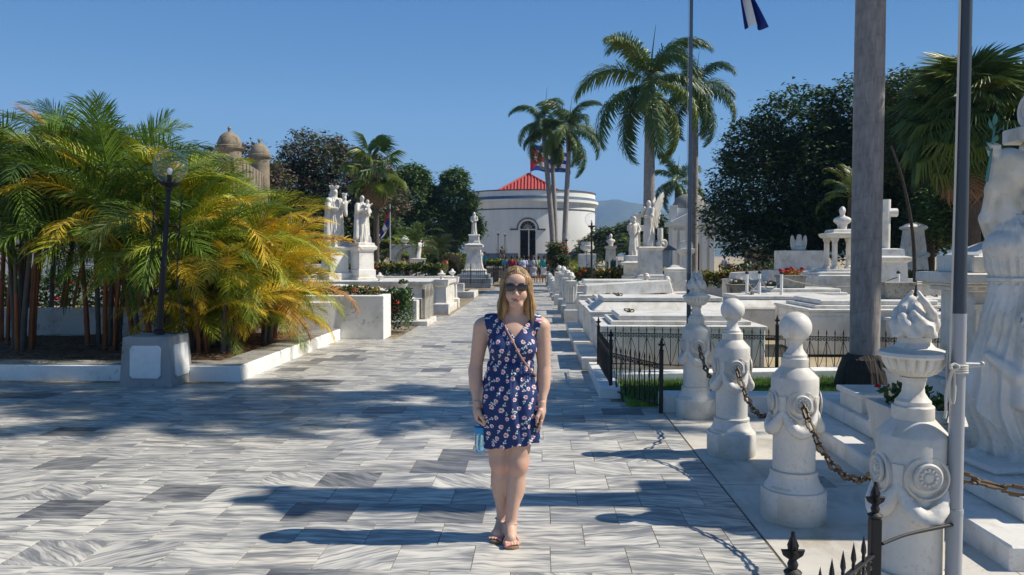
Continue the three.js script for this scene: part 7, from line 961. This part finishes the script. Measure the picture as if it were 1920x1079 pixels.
// visitors at the end of the path
const vCache = {};
function visitor(label, x, z, o) {
  const t = thing('person', label, 'person', [x, o.y ?? 0, z], o.ry ?? 0, 'visitors before the rotunda'), sw = o.sw ?? 0.03, b = o.bend ?? 0; t.scale.setScalar(o.s ?? 1);
  const B = [ell([0, 1.22, 0], [0.17, 0.2, 0.11]), ell([0, 0.98, 0], [0.15, 0.15, 0.11]), rc([-0.09, 0.9, 0], [-0.1, 0.48, sw], 0.085, 0.06), rc([-0.1, 0.48, sw], [-0.1, 0.08, 0], 0.058, 0.04), rc([0.09, 0.9, 0], [0.1, 0.48, -sw], 0.085, 0.06), rc([0.1, 0.48, -sw], [0.1, 0.08, 0], 0.058, 0.04), rc([-0.1, 0.05, -0.03], [-0.11, 0.035, 0.13], 0.045, 0.035), rc([0.1, 0.05, -0.03], [0.11, 0.035, 0.13], 0.045, 0.035), rc([0, 1.4, 0], [0, 1.5, 0.01], 0.055, 0.05), ell([0, 1.6, 0.015], [0.075, 0.11, 0.09]), ell([0, 1.59, 0.1], [0.015, 0.025, 0.02])];
  for (const s of [-1, 1]) { const el = o.arm && s > 0 ? [0.25, 1.12, 0.14] : [s * 0.25, 1.1, -0.02], ha = o.arm && s > 0 ? [0.12, 1.3, 0.26] : [s * 0.25, 0.84, 0.06]; B.push(rc([s * 0.19, 1.36, 0], el, 0.055, 0.045), rc(el, ha, 0.043, 0.032), ell([ha[0], ha[1] - 0.05, ha[2]], [0.03, 0.06, 0.035])); }
  const memo = (k, fn) => (vCache[k] ??= boxUV(fn())), kb = (o.arm ? 'a' : '') + b, warp = (f) => (b ? (x2, y, z2) => { if (y < 0.95) return f(x2, y, z2); const c = Math.cos(b), s = Math.sin(b), yy = y - 0.95; return f(x2, 0.95 + yy * c + z2 * s, z2 * c - yy * s) * 0.8; } : f), lo = [-0.4, -0.02, -0.3], hi = [0.4, 1.8, b ? 0.95 : 0.4];
  part(t, 'body', memo('b' + kb, () => nets(warp(join(0.04, ...B)), lo, hi, 0.026)), mat({ color: o.skin ?? [0.34, 0.18, 0.11], roughness: 0.6 }));
  part(t, 'shirt', memo('s' + b, () => nets(warp((x2, y, z2) => Math.max(join(0.04, B[0], B[1], rc([-0.19, 1.37, 0], [-0.24, 1.18, -0.01], 0.065, 0.06), rc([0.19, 1.37, 0], [0.24, 1.18, 0.01], 0.065, 0.06))(x2, y, z2) - 0.02, 0.9 - y, y - 1.44)), lo, hi, 0.026)), mat({ color: o.shirt, roughness: 0.85 }));
  part(t, o.skirt ? 'skirt' : 'trousers', memo('t' + !!o.skirt + (o.hem ?? 0.1), () => nets((x2, y, z2) => Math.max(join(o.skirt ? 0.2 : 0.03, ell([0, 0.93, 0], [0.165, 0.12, 0.12]), B[2], B[3], B[4], B[5])(x2, y, z2) - 0.015, (o.hem ?? 0.1) - y, y - 0.98), lo, [0.4, 1.8, 0.4], 0.026)), mat({ color: o.trousers, roughness: 0.85 }));
  part(t, o.hat ? 'hat' : 'hair', o.hat ? lathe([[0.17, 1.64], [0.17, 1.655], [0.1, 1.66], [0.095, 1.74], [0, 1.75]], 16) : memo('h' + b, () => nets(warp((x2, y, z2) => Math.max(ell([0, 1.625, -0.01], [0.09, 0.115, 0.105])(x2, y, z2), 0.03 - (y - 1.55) * 0.5 - (0.06 - z2) * 0.5)), lo, hi, 0.022)), mat({ color: o.hat ?? o.hair ?? [0.03, 0.02, 0.015], roughness: 0.8 }));
}
visitor('visitor in a light blue shirt at the left end of the crowd', -2.15, -53, { shirt: [0.15, 0.4, 0.6], trousers: [0.3, 0.28, 0.25], ry: 2.8 });
visitor('visitor in a dark red top and teal trousers', -1.75, -52.4, { shirt: [0.35, 0.02, 0.04], trousers: [0.02, 0.3, 0.3], ry: 3.0, skirt: true, hem: 0.4 });
visitor('visitor in a dark teal shirt seen from behind', -1.4, -53, { shirt: [0.03, 0.12, 0.14], trousers: [0.05, 0.06, 0.09], ry: 3.2 });
visitor('visitor in a pale lavender shirt', -1.0, -52.6, { shirt: [0.5, 0.52, 0.7], trousers: [0.06, 0.08, 0.16], ry: 3.4 });
visitor('visitor in a navy top behind the front row', -0.7, -53.8, { shirt: [0.05, 0.07, 0.16], trousers: [0.2, 0.2, 0.22], ry: 3.1 });
visitor('visitor in a grey dress with a dark hat', -0.35, -51.6, { shirt: [0.38, 0.38, 0.42], trousers: [0.4, 0.4, 0.44], ry: 3.1, skirt: true, hem: 0.4, hat: [0.12, 0.1, 0.08] });
visitor('visitor in a green shirt and dark shorts', 0.0, -52.2, { shirt: [0.18, 0.4, 0.12], trousers: [0.07, 0.07, 0.07], hem: 0.5, ry: 3.3, arm: true });
visitor('visitor in a teal top and white skirt', 0.36, -51.8, { shirt: [0.03, 0.36, 0.34], trousers: [0.75, 0.75, 0.75], skirt: true, hem: 0.48, ry: 2.9 });
visitor('guide in black clothes at the right of the crowd', 0.62, -50.0, { shirt: [0.015, 0.015, 0.015], trousers: [0.012, 0.012, 0.014], ry: -1.9, s: 1.05 });
visitor('visitor in a white shirt beside the guide', 0.85, -52.5, { shirt: [0.75, 0.75, 0.75], trousers: [0.03, 0.03, 0.04], ry: 3.0 });
visitor('visitor in a turquoise shirt walking left of the crowd', -4.05, -60, { shirt: [0.02, 0.4, 0.55], trousers: [0.02, 0.02, 0.02], ry: -1.2, hair: [0.45, 0.16, 0.04], y: 0.3 });
visitor('visitor in white bending down near the hedge', -4.7, -66, { shirt: [0.8, 0.8, 0.8], trousers: [0.5, 0.5, 0.5], ry: -1.5, bend: 0.9, y: 0.8, s: 1.1 });
visitor('visitor in dark clothes by the far globe lamps', -3.1, -68, { shirt: [0.02, 0.02, 0.02], trousers: [0.02, 0.02, 0.03], ry: 1.0, y: 0.8 });
visitor('visitor in a maroon shirt behind the small hanging flag', -5.95, -36, { shirt: [0.30, 0.04, 0.05], trousers: [0.02, 0.03, 0.08], ry: 2.0 });
visitor('visitor in an orange top among the small palms', -5.55, -47, { shirt: [0.7, 0.22, 0.08], trousers: [0.03, 0.03, 0.03], ry: 2.4 });
visitor('visitor in a lilac shirt under the distant trees on the right', 12.9, -56, { shirt: [0.5, 0.45, 0.7], trousers: [0.03, 0.03, 0.05], ry: 2.0 });
scene.traverse((o) => { if (o.isMesh) o.castShadow = o.receiveShadow = true; });
renderer.render(scene, camera);
